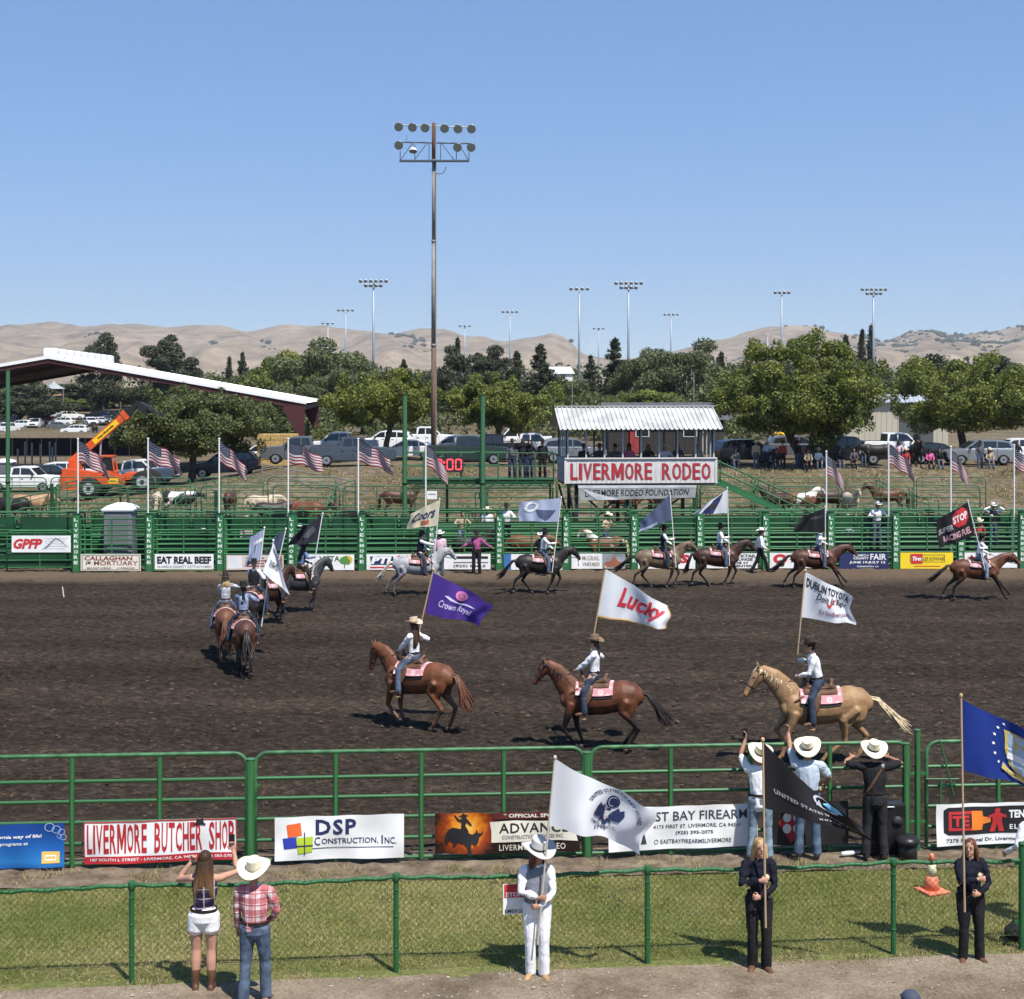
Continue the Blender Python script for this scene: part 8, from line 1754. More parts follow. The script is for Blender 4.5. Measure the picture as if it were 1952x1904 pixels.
f_ = flag('black flag drooping behind the stretched dark bay rider', b0, t0, P(1527, 986, Yp), P(1573, 968, Yp), P(1509, 1013, Yp), P(1573, 1015, Yp), F_BLACK, POLE_P, hoist='R', amp=.10, seed=2, waves=1.5); fput(f_, 'FREMONT', (.45, .62, .92, .76), M('print_dim', (.09, .09, .11), .8), .02)
b0, t0, Yp = mounted('p', 'bay horse galloping right at the right edge', 'rider in white shirt and pale jeans carrying the STOP flag', 1867, 1144, R(0), 'gallop', (1.18, 0, 1.66), (1.52, 0, 1.30), BAY, HR_DARK, .018, .75, C_WHITE, C_LDENIM, H_BLACK, ((1845, 955), (1882, 1103)), hair='short', hairc=HR_DARK, lean=(.18, 0), female=False)
f_ = flag('black flag with red octagon and racing fuel lettering', b0, t0, P(1783, 993, Yp), P(1844.5, 957, Yp), P(1790, 1045, Yp), P(1858, 1021, Yp), F_BLACK, POLE_P, hoist='R', amp=.09, seed=1, waves=1.2)
fput(f_, poly2d([(.5 + .5 * math.cos(R(22.5 + 45 * i)), .5 + .5 * math.sin(R(22.5 + 45 * i))) for i in range(8)]), (.46, .40, .96, .98), RED, name='octagon'); fput(f_, 'STOP', (.50, .58, .92, .80), WHT, .03, off=.018); fput(f_, 'SUPER', (.06, .42, .48, .60), M('print_grey', (.32, .30, .31), .7), .03, .1); fput(f_, 'RACING FUEL', (.16, .12, .94, .32), M('print_rose', (.55, .32, .36), .7), .03, .1)
# ---------------------------------------------------------------- near people and flags
mz_ = .009
def st(**k): return dict(k)
def face_to(p): return R(-90)
AWAY, HERE = R(90), R(-90)
# woman photographing
fig = figure('woman', st(pelvis=(0, 0, .95), footL=(0, .10, .085), footR=(-.02, -.10, .085), handL=(.20, .20, 1.55), elbowL=(.1, .9, -1.0), handR=(.26, -.34, 1.68), elbowR=(0, -.7, -1), curlL=.7, curlR=.5, fdirL=(.1, -.5, 1), fdirR=(.1, .2, 1), palmL=(-1, -.3, 0), palmR=(-1, .3, 0), thumbL=(0, -1, .2), thumbR=(0, 1, .2), head=(-.12, .05), lean=(.0, -.03)), mz_, True, 1.08, 'none', 'short', hair='long')
g = G(388, 1888); HR_OMBRE = ombre()
person('woman with long streaked hair in navy plaid top and white shorts raising a phone', fig, g, R(92), C_PLAIDN, C_WHITE, LEATHER, None, HR_OMBRE, SKIN, scale=1.015)
b = Blob(); w4 = Matrix.Translation(g) @ Matrix.Rotation(R(92), 4, 'Z'); hp = w4 @ (fig['wr'][-1] * 1.015 + V3((.045, .03, .13)))
r = root('phone', 'black phone held up by the woman in white shorts', 'phone', None, hp, R(0)); block(r, 'case', (0, 0, 0), (.078, .010, .155), BP, bevel=.004); block(r, 'camera_bump', (-.018, .008, .05), (.03, .006, .03), DARKSTEEL)
# man in plaid
fig = figure('plaidman', st(pelvis=(0, 0, .95), footL=(-.05, .13, .085), footR=(.08, -.13, .085), handL=(.14, .25, .86), elbowL=(-1, .7, -.1), handR=(.22, -.16, .98), elbowR=(-.6, -1, -.1), head=(-.2, .02), lean=(.0, .02), curlL=.8), mz_, False, 1.04, hair='short')
Yq = 19.05; person('man in pink checked shirt, jeans and straw hat watching beside the woman', fig, (P(485.5, 0, Yq).x, Yq, .02), R(88), C_PLAIDR, C_DENIM, LEATHER_T, H_STRAW, HR_BROWN, SKIN2, hs=1.04, hat_tilt=(-.35, .1), band=M('band_straw', (.55, .48, .34), .8))
# white flag bearer
fig = figure('whitebearer', st(pelvis=(0, 0, .93), footL=(.03, .085, .085), footR=(0, -.085, .085), toeL=(1, .35, -.04), toeR=(1, -.35, -.04), handR=(.21, .02, 1.10), elbowR=(-.3, -1, -.2), handL=(.19, .035, .98), elbowL=(-.3, 1, -.3), curlL=.95, curlR=.95, fdirR=(.3, 1, .05), fdirL=(.3, -1, .05), thumbL=(0, 0, 1), thumbR=(0, 0, 1), palmR=(-1, 0, 0), palmL=(-1, 0, 0), head=(.55, -.12)), mz_, True, 1.06, vest=True, hair='mid', legs='long')
g = G(1024, 1861); person('flag bearer all in white with grey vest and wide pale hat', fig, g, R(-92), C_WHITE, C_WHITE, LEATHER_T, M('hat_pale_grey', (.50, .48, .46), .8), HR_AUBURN, SKIN2, vest=cloth('cloth_mid_grey', (.20, .21, .24)), hs=1.14, eyes=True, hat_tilt=(.10, 0))
Yb = g.y - .20; b0 = P(1024.5, 1800, Yb); t0 = P(1058, 1444, Yb)
f_ = flag('white service flag with navy eagle emblem held by the bearer in white', b0, t0, P(1058, 1446, Yb), P(1250, 1537, Yb), P(1045, 1573, Yb), P(1214, 1623, Yb), F_WHITE, M('flag_pole_grey', (.46, .42, .36), .5), amp=.17, seed=2.4, r=.014, nx=34, ny=20, waves=1.25, sag=.06)
NV = M('print_navy', (.018, .028, .085), .7)
def arcw(r0, r1, a0, a1): return lambda a, b: (.5 + (r0 + (r1 - r0) * b) * math.cos(a0 + (a1 - a0) * a), .5 + (r0 + (r1 - r0) * b) * math.sin(a0 + (a1 - a0) * a))
fput(f_, 'UNITED STATES COAST GUARD', (.28, -.02, .98, 1.10), NV, .03, cuts=16, warp=arcw(.33, .385, R(165), R(8)), space=1.1); fput(f_, 'SEMPER PARATUS', (.32, .05, .92, 1.0), NV, .03, cuts=16, warp=arcw(.36, .30, R(215), R(305)), space=1.1); fput(f_, '1790', (.50, .14, .64, .21), NV, .03)
wing = [(0, .45), (.04, .80), (.10, 1), (.20, .85), (.26, .95), (.33, .70), (.40, .62), (.45, .78), (.55, .78), (.60, .62), (.67, .70), (.76, .95), (.84, .85), (.92, 1), (1, .8), (.96, .45), (.82, .34), (.70, .30), (.78, .12), (.64, .2), (.56, 0), (.44, 0), (.36, .2), (.22, .12), (.30, .30), (.14, .34)]
fput(f_, poly2d(wing), (.46, .24, .76, .66), NV, name='eagle'); fput(f_, disc2d(18), (.54, .58, .68, .84), NV, name='medallion'); fput(f_, disc2d(18, .82), (.555, .61, .665, .81), M('print_silver', (.45, .47, .55), .7), name='medallion_ring', off=.018)
fput(f_, poly2d([(0, 1), (1, 1), (1, .5), (.5, 0), (0, .5)]), (.57, .32, .65, .52), F_WHITE, name='shield', off=.016)
for i in range(3): fput(f_, RECT, (.578 + .026 * i, .36, .590 + .026 * i, .48), RED, name='shield_stripe', off=.020)
# black flag bearer
fig = figure('navybearer', st(pelvis=(0, 0, .93), footL=(.04, .085, .085), footR=(0, -.085, .085), toeL=(1, .3, -.04), toeR=(1, -.3, -.04), handR=(.22, -.02, 1.24), elbowR=(-.2, -1, -.6), handL=(.22, -.005, 1.02), elbowL=(-.3, 1, -.3), curlL=.95, curlR=.95, fdirR=(.3, 1, .1), fdirL=(.3, -1, .05), thumbL=(0, 0, 1), thumbR=(0, 0, 1), palmR=(-1, 0, 0), palmL=(-1, 0, 0), head=(.25, 0)), mz_, True, 1.0, hair='mid', tucked=False)
g = G(1447, 1846); rp = person('flag bearer with blond hair in navy jacket and black trousers', fig, g, R(-92), C_NAVY, C_BLACK, LEATHER, None, HR_BLOND, SKIN, eyes=True, belt=C_NAVY, scale=1.0)
w4 = Matrix.Translation(g) @ Matrix.Rotation(R(-92), 4, 'Z')
def crest(r, fig):
 c = fig['pel'] + fig['up'] * .33 + fig['fw'] * .15 + fig['lf'] * .085; b = Blob(); b.ell(c, (.012, .034, .044), None, 12, 8); o = obj('crest', b.build('crest', M('crest_gold', (.58, .48, .28), .6)), r); b = Blob(); b.ell(c + V3((.008, 0, 0)), (.01, .02, .027), None, 10, 6); obj('crest_centre', b.build('crest_centre', M('crest_cream', (.70, .64, .50), .6)), o)
crest(rp, fig)
Yb = g.y - .225; b0 = P(1459.5, 1768, Yb); t0 = P(1454, 1410, Yb)
f_ = flag('black space service flag drooping to a point at the right', b0, t0, P(1454.5, 1414, Yb), P(1640, 1575, Yb), P(1456.5, 1541, Yb), P(1664, 1604, Yb), F_BLACK, POLE_W, amp=.10, seed=.6, r=.015, nx=34, ny=18, waves=1.6, sag=.10)
SIL = M('print_silver', (.45, .47, .55), .7)
fput(f_, 'UNITED STATES SPACE FORCE', (.10, .30, .985, .385), M('print_pale', (.36, .36, .38), .7), .02, cuts=18, space=1.1); fput(f_, 'MMXIX', (.50, .12, .72, .18), M('print_pale', (.36, .36, .38), .7), .02, space=1.5)
fput(f_, poly2d([(0, .0), (.5, 1), (1, 0), (.5, .28)]), (.52, .58, .60, .82), SIL, name='delta_emblem'); fput(f_, disc2d(18, .8), (.50, .56, .76, .98), SIL, name='orbit_ring'); fput(f_, poly2d([(0, .3), (.3, .8), (.8, 1), (1, .7), (.7, .2), (.3, 0)]), (.60, .66, .80, .98), M('print_sky', (.18, .48, .72), .7), name='globe')
# blue flag bearer
fig = figure('navybearer2', st(pelvis=(0, 0, .93), footL=(.02, .12, .085), footR=(.02, -.12, .085), toeL=(1, .35, -.04), toeR=(1, -.35, -.04), handR=(.24, .03, 1.24), elbowR=(-.2, -1, -.6), handL=(.22, .06, 1.02), elbowL=(-.3, 1, -.3), curlL=.95, curlR=.95, fdirR=(.3, 1, .1), fdirL=(.3, -1, .05), thumbL=(0, 0, 1), thumbR=(0, 0, 1), palmR=(-1, 0, 0), palmL=(-1, 0, 0), head=(-.55, 0)), mz_, True, 1.20, hair='mid', tucked=False)
g = G(1850, 1830); rp = person('flag bearer with auburn hair in navy jacket looking left', fig, g, R(-88), C_NAVY, C_BLACK, LEATHER, None, HR_AUBURN, SKIN, eyes=True, belt=C_NAVY, scale=.94)
crest(rp, fig)
Yb = g.y - .24; b0 = P(1839, 1738, Yb); t0 = P(1832, 1326, Yb)
f_ = flag('blue service flag with stars and gold shield at the right edge', b0, t0, P(1832.5, 1332, Yb), P(2010, 1408, Yb), P(1834.5, 1468, Yb), P(2020, 1520, Yb), F_BLUE, POLE_W, amp=.16, seed=3.4, r=.015, nx=34, ny=20, waves=1.2, sag=.05)
for i in range(7): a = R(120 + 20 * i); fput(f_, star2d(), (.62 + .30 * math.cos(a) - .022, .55 + .42 * math.sin(a) - .03, .62 + .30 * math.cos(a) + .022, .55 + .42 * math.sin(a) + .03), WHT, name='star')
GO = M('print_gold', (.55, .42, .10), .6); fput(f_, poly2d([(0, 1), (1, 1), (1, .55), (.8, .2), (.5, 0), (.2, .2), (0, .55)]), (.46, .12, .86, .82), GO, name='shield_rim'); fput(f_, poly2d([(0, 1), (1, 1), (1, .55), (.8, .2), (.5, 0), (.2, .2), (0, .55)]), (.49, .17, .83, .79), M('shield_sky', (.38, .50, .62), .7), name='shield', off=.018); fput(f_, poly2d([(.5, .2), (.65, .5), (1, .7), (.6, .62), (.5, 1), (.4, .62), (0, .7), (.35, .5)]), (.56, .45, .78, .76), GO, name='bolt_emblem', off=.022); fput(f_, RECT, (.50, .36, .82, .46), WHT, name='cloud_band', off=.022); fput(f_, poly2d([(0, .4), (.25, .1), (.5, 0), (.75, .1), (1, .4), (.95, .75), (.75, .4), (.5, .3), (.25, .4), (.05, .75)]), (.42, .06, .90, .36), M('print_gold2', (.50, .40, .14), .6), name='scroll', off=.024)
fput(f_, 'DEPARTMENT OF THE AIR FORCE', (.50, .12, .84, .165), BLK, .02, off=.028)
# three men at the fence
fm = dict(footL=(0, .14, .085), footR=(-.04, -.14, .085))
fig = figure('fenceA', st(pelvis=(0, 0, .95), handL=(.30, .22, 1.84), elbowL=(.3, 1, -.3), handR=(.28, -.10, 1.36), elbowR=(-.2, -1, -.3), curlL=.5, fdirL=(.2, -.2, 1), palmL=(-1, 0, 0), lean=(.08, 0), head=(.1, .05), **fm), mz_, False, 1.06, 'short', tucked=False, hair='short')
g = V3((P(1449, 0, 24.78).x, 24.78, .06)); person('man in white tee shirt and straw hat filming over the fence', fig, g, R(84), C_WHITE, C_LDENIM, LEATHER, H_STRAW, HR_DARK, SKIN2, hs=1.03, scale=1.02, hat_tilt=(-.5, .15))
w4 = Matrix.Translation(g) @ Matrix.Rotation(R(84), 4, 'Z'); hp = w4 @ (fig['wr'][1] * 1.02 + V3((.04, .0, .11))); r = root('phone', 'dark phone raised over the fence by the man in white', 'phone', None, hp, 0); block(r, 'case', (0, 0, 0), (.078, .010, .15), BP, bevel=.004); block(r, 'camera_bump', (-.018, .008, .045), (.03, .006, .03), DARKSTEEL)
fig = figure('fenceB', st(pelvis=(0, 0, .97), handL=(.36, .26, 1.86), elbowL=(.3, 1, -.2), handR=(.30, -.30, 1.05), elbowR=(-.4, -1, 0), curlL=.6, fdirL=(.2, -.2, 1), palmL=(-1, 0, 0), lean=(.05, 0), head=(0, .05), **fm), mz_, False, 1.05, 'short', tucked=False, hair='short')
person('man in pale blue shirt and straw hat at the fence behind the black flag', fig, (P(1540, 0, 24.82).x, 24.82, .06), R(86), cloth('cloth_pale_blue', (.42, .48, .56)), C_DENIM, LEATHER_D, H_STRAW, HR_DARK, SKIN2, hs=1.03, scale=1.06, hat_tilt=(-.5, -.12))
fig = figure('fenceC', st(pelvis=(0, 0, .95), handL=(.34, .30, 1.50), elbowL=(.1, 1, .1), handR=(.34, -.30, 1.50), elbowR=(.1, -1, .1), curlL=.8, lean=(.10, 0), head=(0, -.05), **fm), mz_, False, 1.06, 'short', tucked=False, hair='short')
g = V3((P(1668, 0, 24.86).x, 24.86, .06)); r = person('man in black shirt and black jeans with straw hat leaning on the fence', fig, g, R(90), C_BLACK, cloth('cloth_black_jean', (.022, .022, .024)), LEATHER_D, H_STRAW, HR_DARK, SKIN2, hs=1.05, scale=1.04, hat_tilt=(-.5, 0))
b = Blob(); b.tube([(-.06, -.13, 1.50), (-.098, -.06, 1.38), (-.108, .03, 1.24), (-.108, .12, 1.10), (-.09, .17, 1.03)], [(.022, .006)] * 5, 8, V3((1, 0, 0)), .2); obj('strap', b.build('strap', LEATHER), r); b = Blob(); b.ell((-.095, -.10, 1.46), (.012, .03, .035), None, 10, 6); obj('buckle', b.build('buckle', GALV), r)
fig = figure('edgeman', st(pelvis=(0, 0, .93), handL=(.2, .3, 1.0), handR=(.2, -.3, 1.0)), mz_ * 1.2, False, 1.05, 'long', hair='short')
person('person in white shirt cut off by the right edge near the gate', fig, G(1968, 1760) + V3((.0, 0, .02)), R(120), C_WHITE, cloth('cloth_maroon', (.05, .02, .025)), LEATHER_D, None, HR_DARK, SKIN2)
# ---------------------------------------------------------------- people around the chutes and on the terrace
LO = .022
P_STAND = figure('lo_stand', st(footL=(0, .12, .085), footR=(0, -.12, .085)), LO, False, 1.05, hair='short')
P_WALK = figure('lo_walk', st(pelvis=(0, 0, .90), footL=(.34, .09, .10), footR=(-.36, -.09, .12), handL=(-.1, .28, .90), handR=(.22, -.26, .95), lean=(.06, 0)), LO, False, 1.0, hair='short')
P_ARMS = figure('lo_arms', st(footL=(0, .13, .085), footR=(0, -.13, .085), handL=(.08, .62, 1.10), handR=(.08, -.62, 1.10), elbowL=(0, .3, -1), elbowR=(0, -.3, -1)), LO, False, 1.05, hair='short')
P_LEAN = figure('lo_lean', st(footL=(0, .13, .085), footR=(0, -.13, .085), handL=(.32, .25, 1.22), handR=(.32, -.25, 1.22), lean=(.18, 0)), LO, False, 1.08, vest=True, hair='short')
P_SIT = figure('lo_sit', st(pelvis=(0, 0, .50), footL=(.42, .14, .085), footR=(.44, -.14, .085), handL=(.34, .18, .62), handR=(.34, -.18, .62), lean=(.1, 0)), LO, True, 1.1, hair='mid')
P_FEM = figure('lo_fem', st(footL=(0, .09, .085), footR=(0, -.09, .085), handL=(.2, .2, 1.12), handR=(.22, -.15, 1.10)), LO, True, 1.05, hair='mid')
P_HANDUP = figure('lo_handup', st(footL=(0, .12, .085), footR=(0, -.12, .085), handL=(.14, .16, 1.62), handR=(.14, -.16, 1.62), elbowL=(.2, 1, -.2), elbowR=(.2, -1, -.2)), LO, False, 1.08, vest=True, hair='short')
def far(label, fig, x, yfeet, Y, rz, shirt, trs, hat, **k):
 p = P(x, YH, Y) if Y else G(x, yfeet); z = (HC - (yfeet - YH) / F * Y) if Y else 0
 person(label, fig, (p.x, p.y, z), R(rz), shirt, trs, LEATHER_D, hat, k.pop('hairc', HR_DARK), k.pop('skin', SKIN2), **k)
C_CLOWN = M('cloth_clown', (.50, .10, .25), .85, col2=(.03, .04, .09), vs=5, spec=.2)
far('bullfighter clown in pink and navy jersey standing with arms out', P_ARMS, 908.5, 1095, None, -95, C_CLOWN, C_BLACK, H_BLACK, scale=1.04)
far('cowboy in pink shirt and white hat standing behind the dapple grey', P_STAND, 838, 1098, None, 100, C_PINK, C_DENIM, H_WHITE, scale=1.06)
far('cowboy in black vest and white hat standing behind the black horse rider', P_LEAN, 1031, 1097, None, 60, C_GREY, C_DDENIM, H_WHITE, vest=C_BLACK, scale=1.02)
far('cowboy in white shirt and black jeans walking left along the chutes', P_WALK, 1449, 1092, None, 0, C_WHITE, C_BLACK, H_WHITE, scale=1.08)
far('man in tan vest with coiled rope sitting up on the chutes', P_LEAN, 880, 1050, 66.6, -70, C_TAN, C_LDENIM, None, vest=C_TAN)
far('man in white shirt and black hat standing on the chute platform', P_LEAN, 965, 1040, 66.8, -90, C_WHITE, C_BLACK, H_BLACK, scale=1.05)
far('small cowboy in white beside the man in black hat', P_STAND, 929, 1042, 69.0, -90, C_WHITE, C_DENIM, H_STRAW)
far('cowboy in straw hat bending over the stall under the stand', P_LEAN, 1155, 1054, 66.5, -40, C_TAN, C_DENIM, H_STRAW)
far('cowboy in light blue shirt behind the navy fair banner gate', P_STAND, 1616, 1058, 67.4, 90, C_BLUE, C_DENIM, H_STRAW)
far('big cowboy in white shirt standing high behind the yellow banner gate', P_LEAN, 1671, 1040, 66.8, -80, C_WHITE, C_DENIM, H_WHITE, scale=1.1)
far('cowboy in black vest with hands raised to his hat at the right chutes', P_HANDUP, 1893, 1040, 66.8, -90, C_WHITE, C_DENIM, H_WHITE, vest=C_BLACK, scale=1.06)
far('person in red shirt behind the right edge chute rails', P_FEM, 1866, 1066, 66.4, -90, C_RED, C_DENIM, H_STRAW)
far('cowboy in checked shirt behind the rails above the turning riders', P_STAND, 470, 1062, 67.2, -90, C_PINK, C_DENIM, H_STRAW)
far('cowboy in black shirt and white hat behind the EAT REAL BEEF gate', P_STAND, 390, 1080, 66.2, -90, C_BLACK, C_DENIM, H_WHITE)
far('cowboy in white hat behind the black flag at the left chutes', P_STAND, 573, 1075, 66.2, -90, C_TAN, C_DENIM, H_WHITE)
# in the announcer stand and on the catwalk
def in_stand(label, fig, x, y, rz, shirt, trs, hat, **k):
 q = ST.matrix_basis @ V3((x, y, 3.41)); person(label, fig, q, R(rz), shirt, trs, LEATHER_D, hat, k.pop('hairc', HR_DARK), SKIN2, **k)
in_stand('announcer in hot pink seen through the stand windows', P_FEM, -.42, .85, -90, C_HOT, C_BLACK, H_BLACK); in_stand('announcer in black jacket with dark hair in the stand', P_FEM, .50, .9, -100, C_BLACK, C_PINK, None); in_stand('man in dark shirt at the left window of the stand', P_STAND, -2.55, .9, -80, C_BLACK, C_DENIM, H_BLACK); in_stand('person in dark clothes at the right window of the stand', P_FEM, 1.95, 1.1, -90, C_GREY, C_DENIM, None); in_stand('person in white shirt leaning at the stand window right of the pink one', P_LEAN, 1.25, .8, -90, C_WHITE, C_DENIM, H_STRAW); in_stand('person in tan at the far right window of the stand', P_STAND, 2.85, .9, -90, C_TAN, C_DENIM, None); in_stand('person in dark vest beside the hot pink announcer', P_LEAN, -1.1, .8, -90, C_GREY, C_DENIM, H_BLACK); in_stand('person in grey at the second window of the stand', P_STAND, -1.75, 1.3, -60, C_GREY, C_DENIM, H_BLACK)
for x, s_, t_, h_, lb, q in ((976, C_GREY, C_DDENIM, H_BLACK, 'first of three people in dark clothes on the catwalk', P_STAND), (996, C_BLACK, C_DDENIM, H_DBROWN, 'middle one of three people in dark clothes on the catwalk', P_HANDUP), (1010, C_NAVY, C_DDENIM, None, 'third of three people in dark clothes on the catwalk', P_FEM), (1034, C_BLACK, C_BLACK, H_BLACK, 'person in black beside the left wall of the stand', P_STAND)):
 person(lb, q, (P(x, 0, 70.5).x, 70.5, 3.65), R(-90), s_, t_, LEATHER_D, h_, HR_DARK, SKIN2)
# spectators in the shade at the right
for x, Y, q, s_, t_, h_, rz, lb in ((1402, 97.6, P_SIT, C_GREY, C_DENIM, H_BLACK, -90, 'seated spectator in grey at the left end of the shade'), (1441, 98.2, P_STAND, C_TAN, C_DENIM, H_STRAW, -80, 'standing spectator in tan under the largest tree'), (1462, 98.6, P_FEM, C_BLUE, C_DDENIM, H_STRAW, -100, 'standing spectator in light blue under the largest tree'), (1492, 98.0, P_STAND, C_RED, C_BLACK, H_BLACK, -90, 'standing spectator in red shirt left of the big trunk'), (1521, 98.4, P_STAND, C_BLACK, C_DENIM, H_BLACK, -60, 'standing spectator in black against the big trunk'), (1560, 97.4, P_SIT, C_WHITE, C_DENIM, H_STRAW, -90, 'seated spectator in white right of the big trunk'), (1600, 97.2, P_SIT, C_NAVY, C_DENIM, H_BLACK, -80, 'seated spectator in navy beside the black pickup'), (1628, 98.0, P_SIT, C_GREY, C_BLACK, None, -100, 'seated spectator in grey beside the black pickup'), (1713, 98.5, P_FEM, C_PINK, C_DENIM, H_DBROWN, -90, 'standing spectator in pink right of the dark horse'), (1726, 97.4, P_SIT, C_RED, C_DENIM, H_STRAW, -90, 'seated spectator in red right of the dark horse'), (1772, 97.0, P_SIT, C_HOT, C_BLACK, H_BLACK, -90, 'seated spectator in hot pink under the right shade tree'), (1790, 97.6, P_SIT, C_BLACK, C_DENIM, None, -90, 'seated spectator in black under the right shade tree'), (1868, 98.0, P_STAND, C_GREY, C_DENIM, H_BLACK, -90, 'standing spectator in grey in front of the silver car'), (1886, 97.6, P_SIT, C_TAN, C_DENIM, H_STRAW, -90, 'seated spectator in tan in front of the silver car'), (1940, 97.0, P_FEM, C_NAVY, C_DENIM, None, -90, 'standing spectator in navy at the right edge'), (1540, 96.8, P_SIT, C_TAN, C_BLACK, H_BLACK, -90, 'seated spectator in tan in front of the big trunk'), (1480, 97.2, P_SIT, C_BLACK, C_DDENIM, H_BLACK, -90, 'seated spectator in black near the front of the shade'), (1646, 99, P_STAND, C_WHITE, C_DENIM, H_WHITE, -90, 'standing spectator in white beside the dark horse head'), (178, 262, P_STAND, C_BLACK, C_BLACK, None, -90, 'left of two people walking in the far car park'), (184, 261, P_STAND, C_NAVY, C_DDENIM, None, -60, 'right of two people walking in the far car park')):
 p = P(x, YH, Y); g = V3((p.x, Y, tz(p.x, Y) - .03)); person(lb, q, g, R(rz), s_, t_, LEATHER_D, h_, HR_DARK, SKIN2)
 if q is P_SIT:
  r = root('folding_chair', 'dark folding chair under the ' + lb.split(' in ')[0] + ' in ' + lb.split(' in ', 1)[1], 'chair', 'folding chairs in the shade', g, R(rz)); block(r, 'seat', (-.02, 0, .42), (.46, .48, .03), C_NAVY); block(r, 'backrest', (-.25, 0, .72), (.03, .48, .5), C_NAVY, rot=(0, R(-12), 0))
  for sx in (-.2, .2):
   for sy in (-.22, .22): bar(r, 'leg', (sx, sy, 0), (-sx, sy, .44), .014, GALV)
person('person in dark cap whose top just shows at the bottom edge', P_STAND, (P(1737, 0, 15).x, 15, .0), R(90), C_GREY, C_DENIM, LEATHER_D, M('cap_slate', (.05, .06, .09), .8), HR_DARK, SKIN2, cap=True)
# ---------------------------------------------------------------- summer haze over the valley
hz = bpy.data.materials.new('haze'); hz.use_nodes = True; hn = hz.node_tree.nodes; hn.remove(hn['Principled BSDF']); pv = hn.new('ShaderNodeVolumePrincipled'); pv.inputs['Density'].default_value = 8.5e-5; pv.inputs['Color'].default_value = (.80, .86, .95, 1); pv.inputs['Anisotropy'].default_value = .2
hz.node_tree.links.new(pv.outputs[0], hn['Material Output'].inputs['Volume'])
o = obj('haze', mesh('haze', *bevel_box(5600, 3900, 225), hz), None, (0, 3300, 222)); tag(o, kind='stuff')
# ---------------------------------------------------------------- animals in pens and shade
AN = .030
H_ST = horse_meshes('st1', 'stand', (1.05, 0, 1.72), (1.34, 0, 1.36), AN); H_ST2 = horse_meshes('st2', 'stand', (1.12, 0, 1.30), (1.42, 0, .95), AN); H_ST3 = horse_meshes('st3', 'stand', (.98, 0, 1.84), (1.26, 0, 1.50), AN)
COW = horse_meshes('cow', 'stand', (1.04, 0, 1.38), (1.36, 0, 1.16), AN, 0, False, 1.18)
PAINT = M('coat_paint', (.16, .065, .035), .5, col2=(.62, .58, .54), vs=1.6, detail=1.0, spec=.3); PALEH = coat('pale', (.46, .38, .28)); COWT = coat('cow_tan', (.34, .20, .11)); BWCOW = M('coat_cow_black_white', (.02, .018, .017), .5, col2=(.66, .63, .58), vs=1.5, detail=1.0, spec=.3)
for m_ in (PAINT, BWCOW):
 e = m_.node_tree.nodes['Color Ramp'].color_ramp.elements; e[0].position = .53; e[1].position = .57
def animal(label, hm, x, Y, rz, c, hair, s=1.0, gz=None, name='horse', cat='horse', horns=False):
 p = P(x, YH, Y); r = horse(label, hm, (p.x, Y, tz(p.x, Y) if gz is None else gz), R(rz), c, hair, s, False, name=name, cat=cat)
 if horns:
  for q in (1, -1): b = Blob(); po = hm['poll']; b.tube([po + V3((.02, .07 * q, .03)), po + V3((.06, .22 * q, .07)), po + V3((.14, .32 * q, .17))], [.03, .024, .008], 7); obj('horn', b.build('horn', M('horn', (.50, .44, .34), .5)), r)
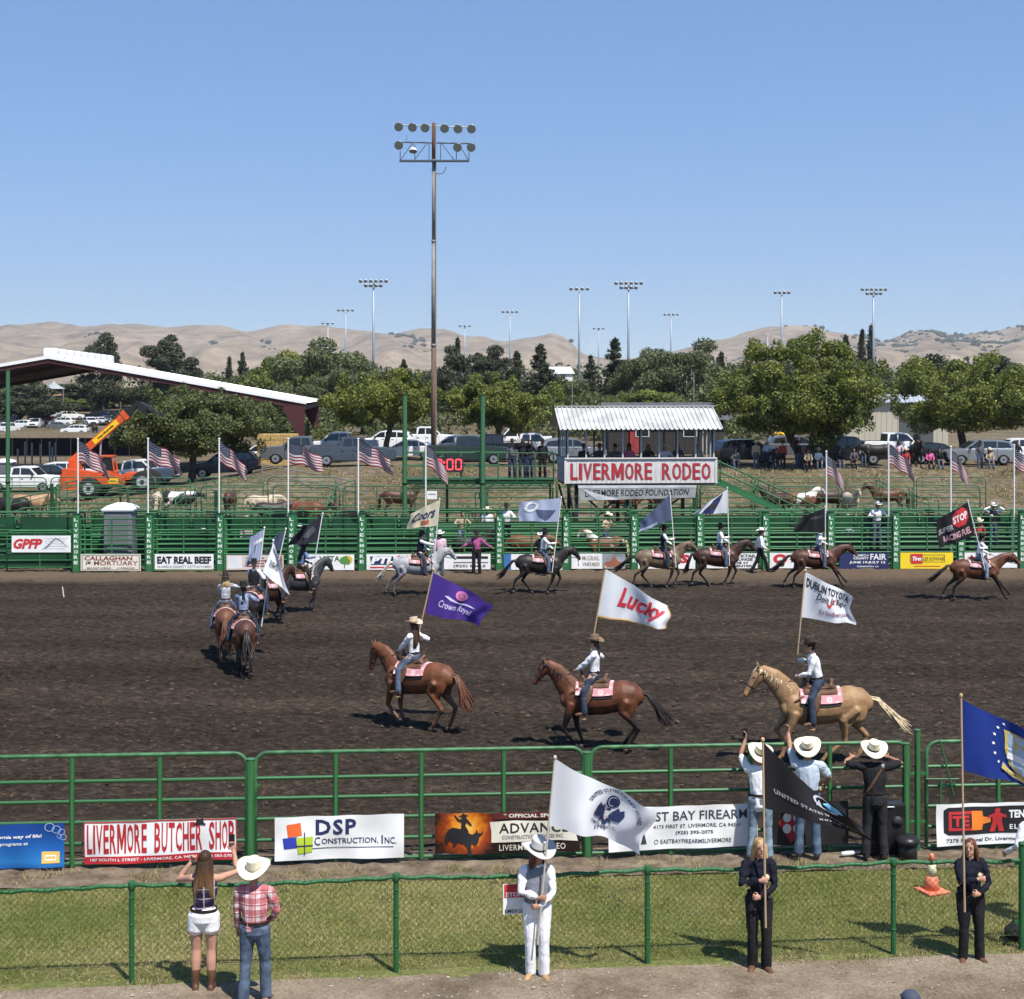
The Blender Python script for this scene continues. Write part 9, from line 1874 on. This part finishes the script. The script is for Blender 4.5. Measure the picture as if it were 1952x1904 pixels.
for a in (('brown horse standing in the pens left of the digital clock sign', H_ST3, 768, 81.0, 10, BROWN, HR_DARK, 1.05), ('bay horse lowering its head in the right pens', H_ST, 1688, 83, 178, BAY, HR_DARK, 1.0), ('brown and white paint horse in the pens below the stair', H_ST, 1532, 80, 20, PAINT, HR_DARK, 1.0), ('dark horse standing behind the paint horse', H_ST2, 1583, 82, 5, DKBAY, HR_DARK, 1.0), ('horse with white face looking at the camera in the right pens', H_ST, 1623, 80.5, -80, PALEH, HR_PALO, .95), ('dark horse left of the paint horse below the stair', H_ST3, 1478, 81, 170, DKBAY, HR_DARK, .95), ('chestnut horse back seen under the announcer stand', H_ST2, 1196, 79.5, 5, CHEST, HR_REDM, 1.0), ('dark horse in the pens right of the chestnut back', H_ST, 1256, 82, 60, BLACKH, HR_DARK, .95), ('pale horse seen from behind in the left pens', H_ST2, 300, 80, 100, PALEH, HR_PALO, 1.0), ('pale spotted horse right of the black and white cow', H_ST2, 505, 80, 20, PALEH, HR_PALO, .9), ('brown horse back in the left pens under the second flag', H_ST2, 440, 82, 90, BROWN, HR_DARK, .95), ('dark horse neck just over the chutes by the third flag', H_ST2, 525, 76, 15, BLACKH, HR_DARK, 1.0), ('chestnut horse back just over the chutes right of the fourth flag', H_ST2, 578, 76.2, 170, CHEST, HR_REDM, 1.0), ('dark bay horse head over the chutes left of the fifth flag', H_ST, 664, 75, 165, DKBAY, HR_DARK, .92), ('black horse in the stall behind the clown', H_ST3, 905, 66.0, 8, BLACKH, HR_DARK, .92), ('sorrel horse in the stall behind the black horse rider', H_ST2, 1012, 66.1, 5, CHEST, HR_REDM, .95), ('paint horse in the stall above the vineyard banner', H_ST3, 1150, 66.2, 180, PAINT, HR_PALO, .9)): animal(*a)
animal('tan cow with horns in the far left pen', COW, 62, 78.5, 10, COWT, HR_BROWN, 1.0, name='cow', cat='cow', horns=True); animal('dark cow lying low at the left edge pens', COW, 20, 78, 175, BLACKH, HR_DARK, .95, name='cow', cat='cow'); animal('black and white cow behind the portable toilet', COW, 345, 80.5, 5, BWCOW, HR_DARK, 1.0, name='cow', cat='cow', horns=True)
animal('saddled dark horse standing on the terrace right of the largest tree', H_ST2, 1668, 98, 175, BLACKH, HR_DARK, 1.02); r = animal('black horse facing the camera on the terrace', H_ST, 1748, 98.5, -88, BLACKH, HR_DARK, 1.0)
fig = figure('lo_ride', rider_pose(flag_hand=(.3, -.1, 1.75), lean=(0, 0)), LO, False, 1.0, hair='short'); p = P(1748, 0, 98.5); person('rider in black mounted on the black horse facing the camera', fig, (p.x, 98.5, tz(p.x, 98.5)), R(-88), C_BLACK, C_BLACK, LEATHER_D, H_BLACK, HR_DARK, SKIN2)
bpy.data.scenes.remove(TMP)
print('tris', sum(len(m.loop_triangles) if m.loop_triangles else sum(len(p.vertices) - 2 for p in m.polygons) for m in bpy.data.meshes if m.users))
print('script seconds', time.time() - T0)
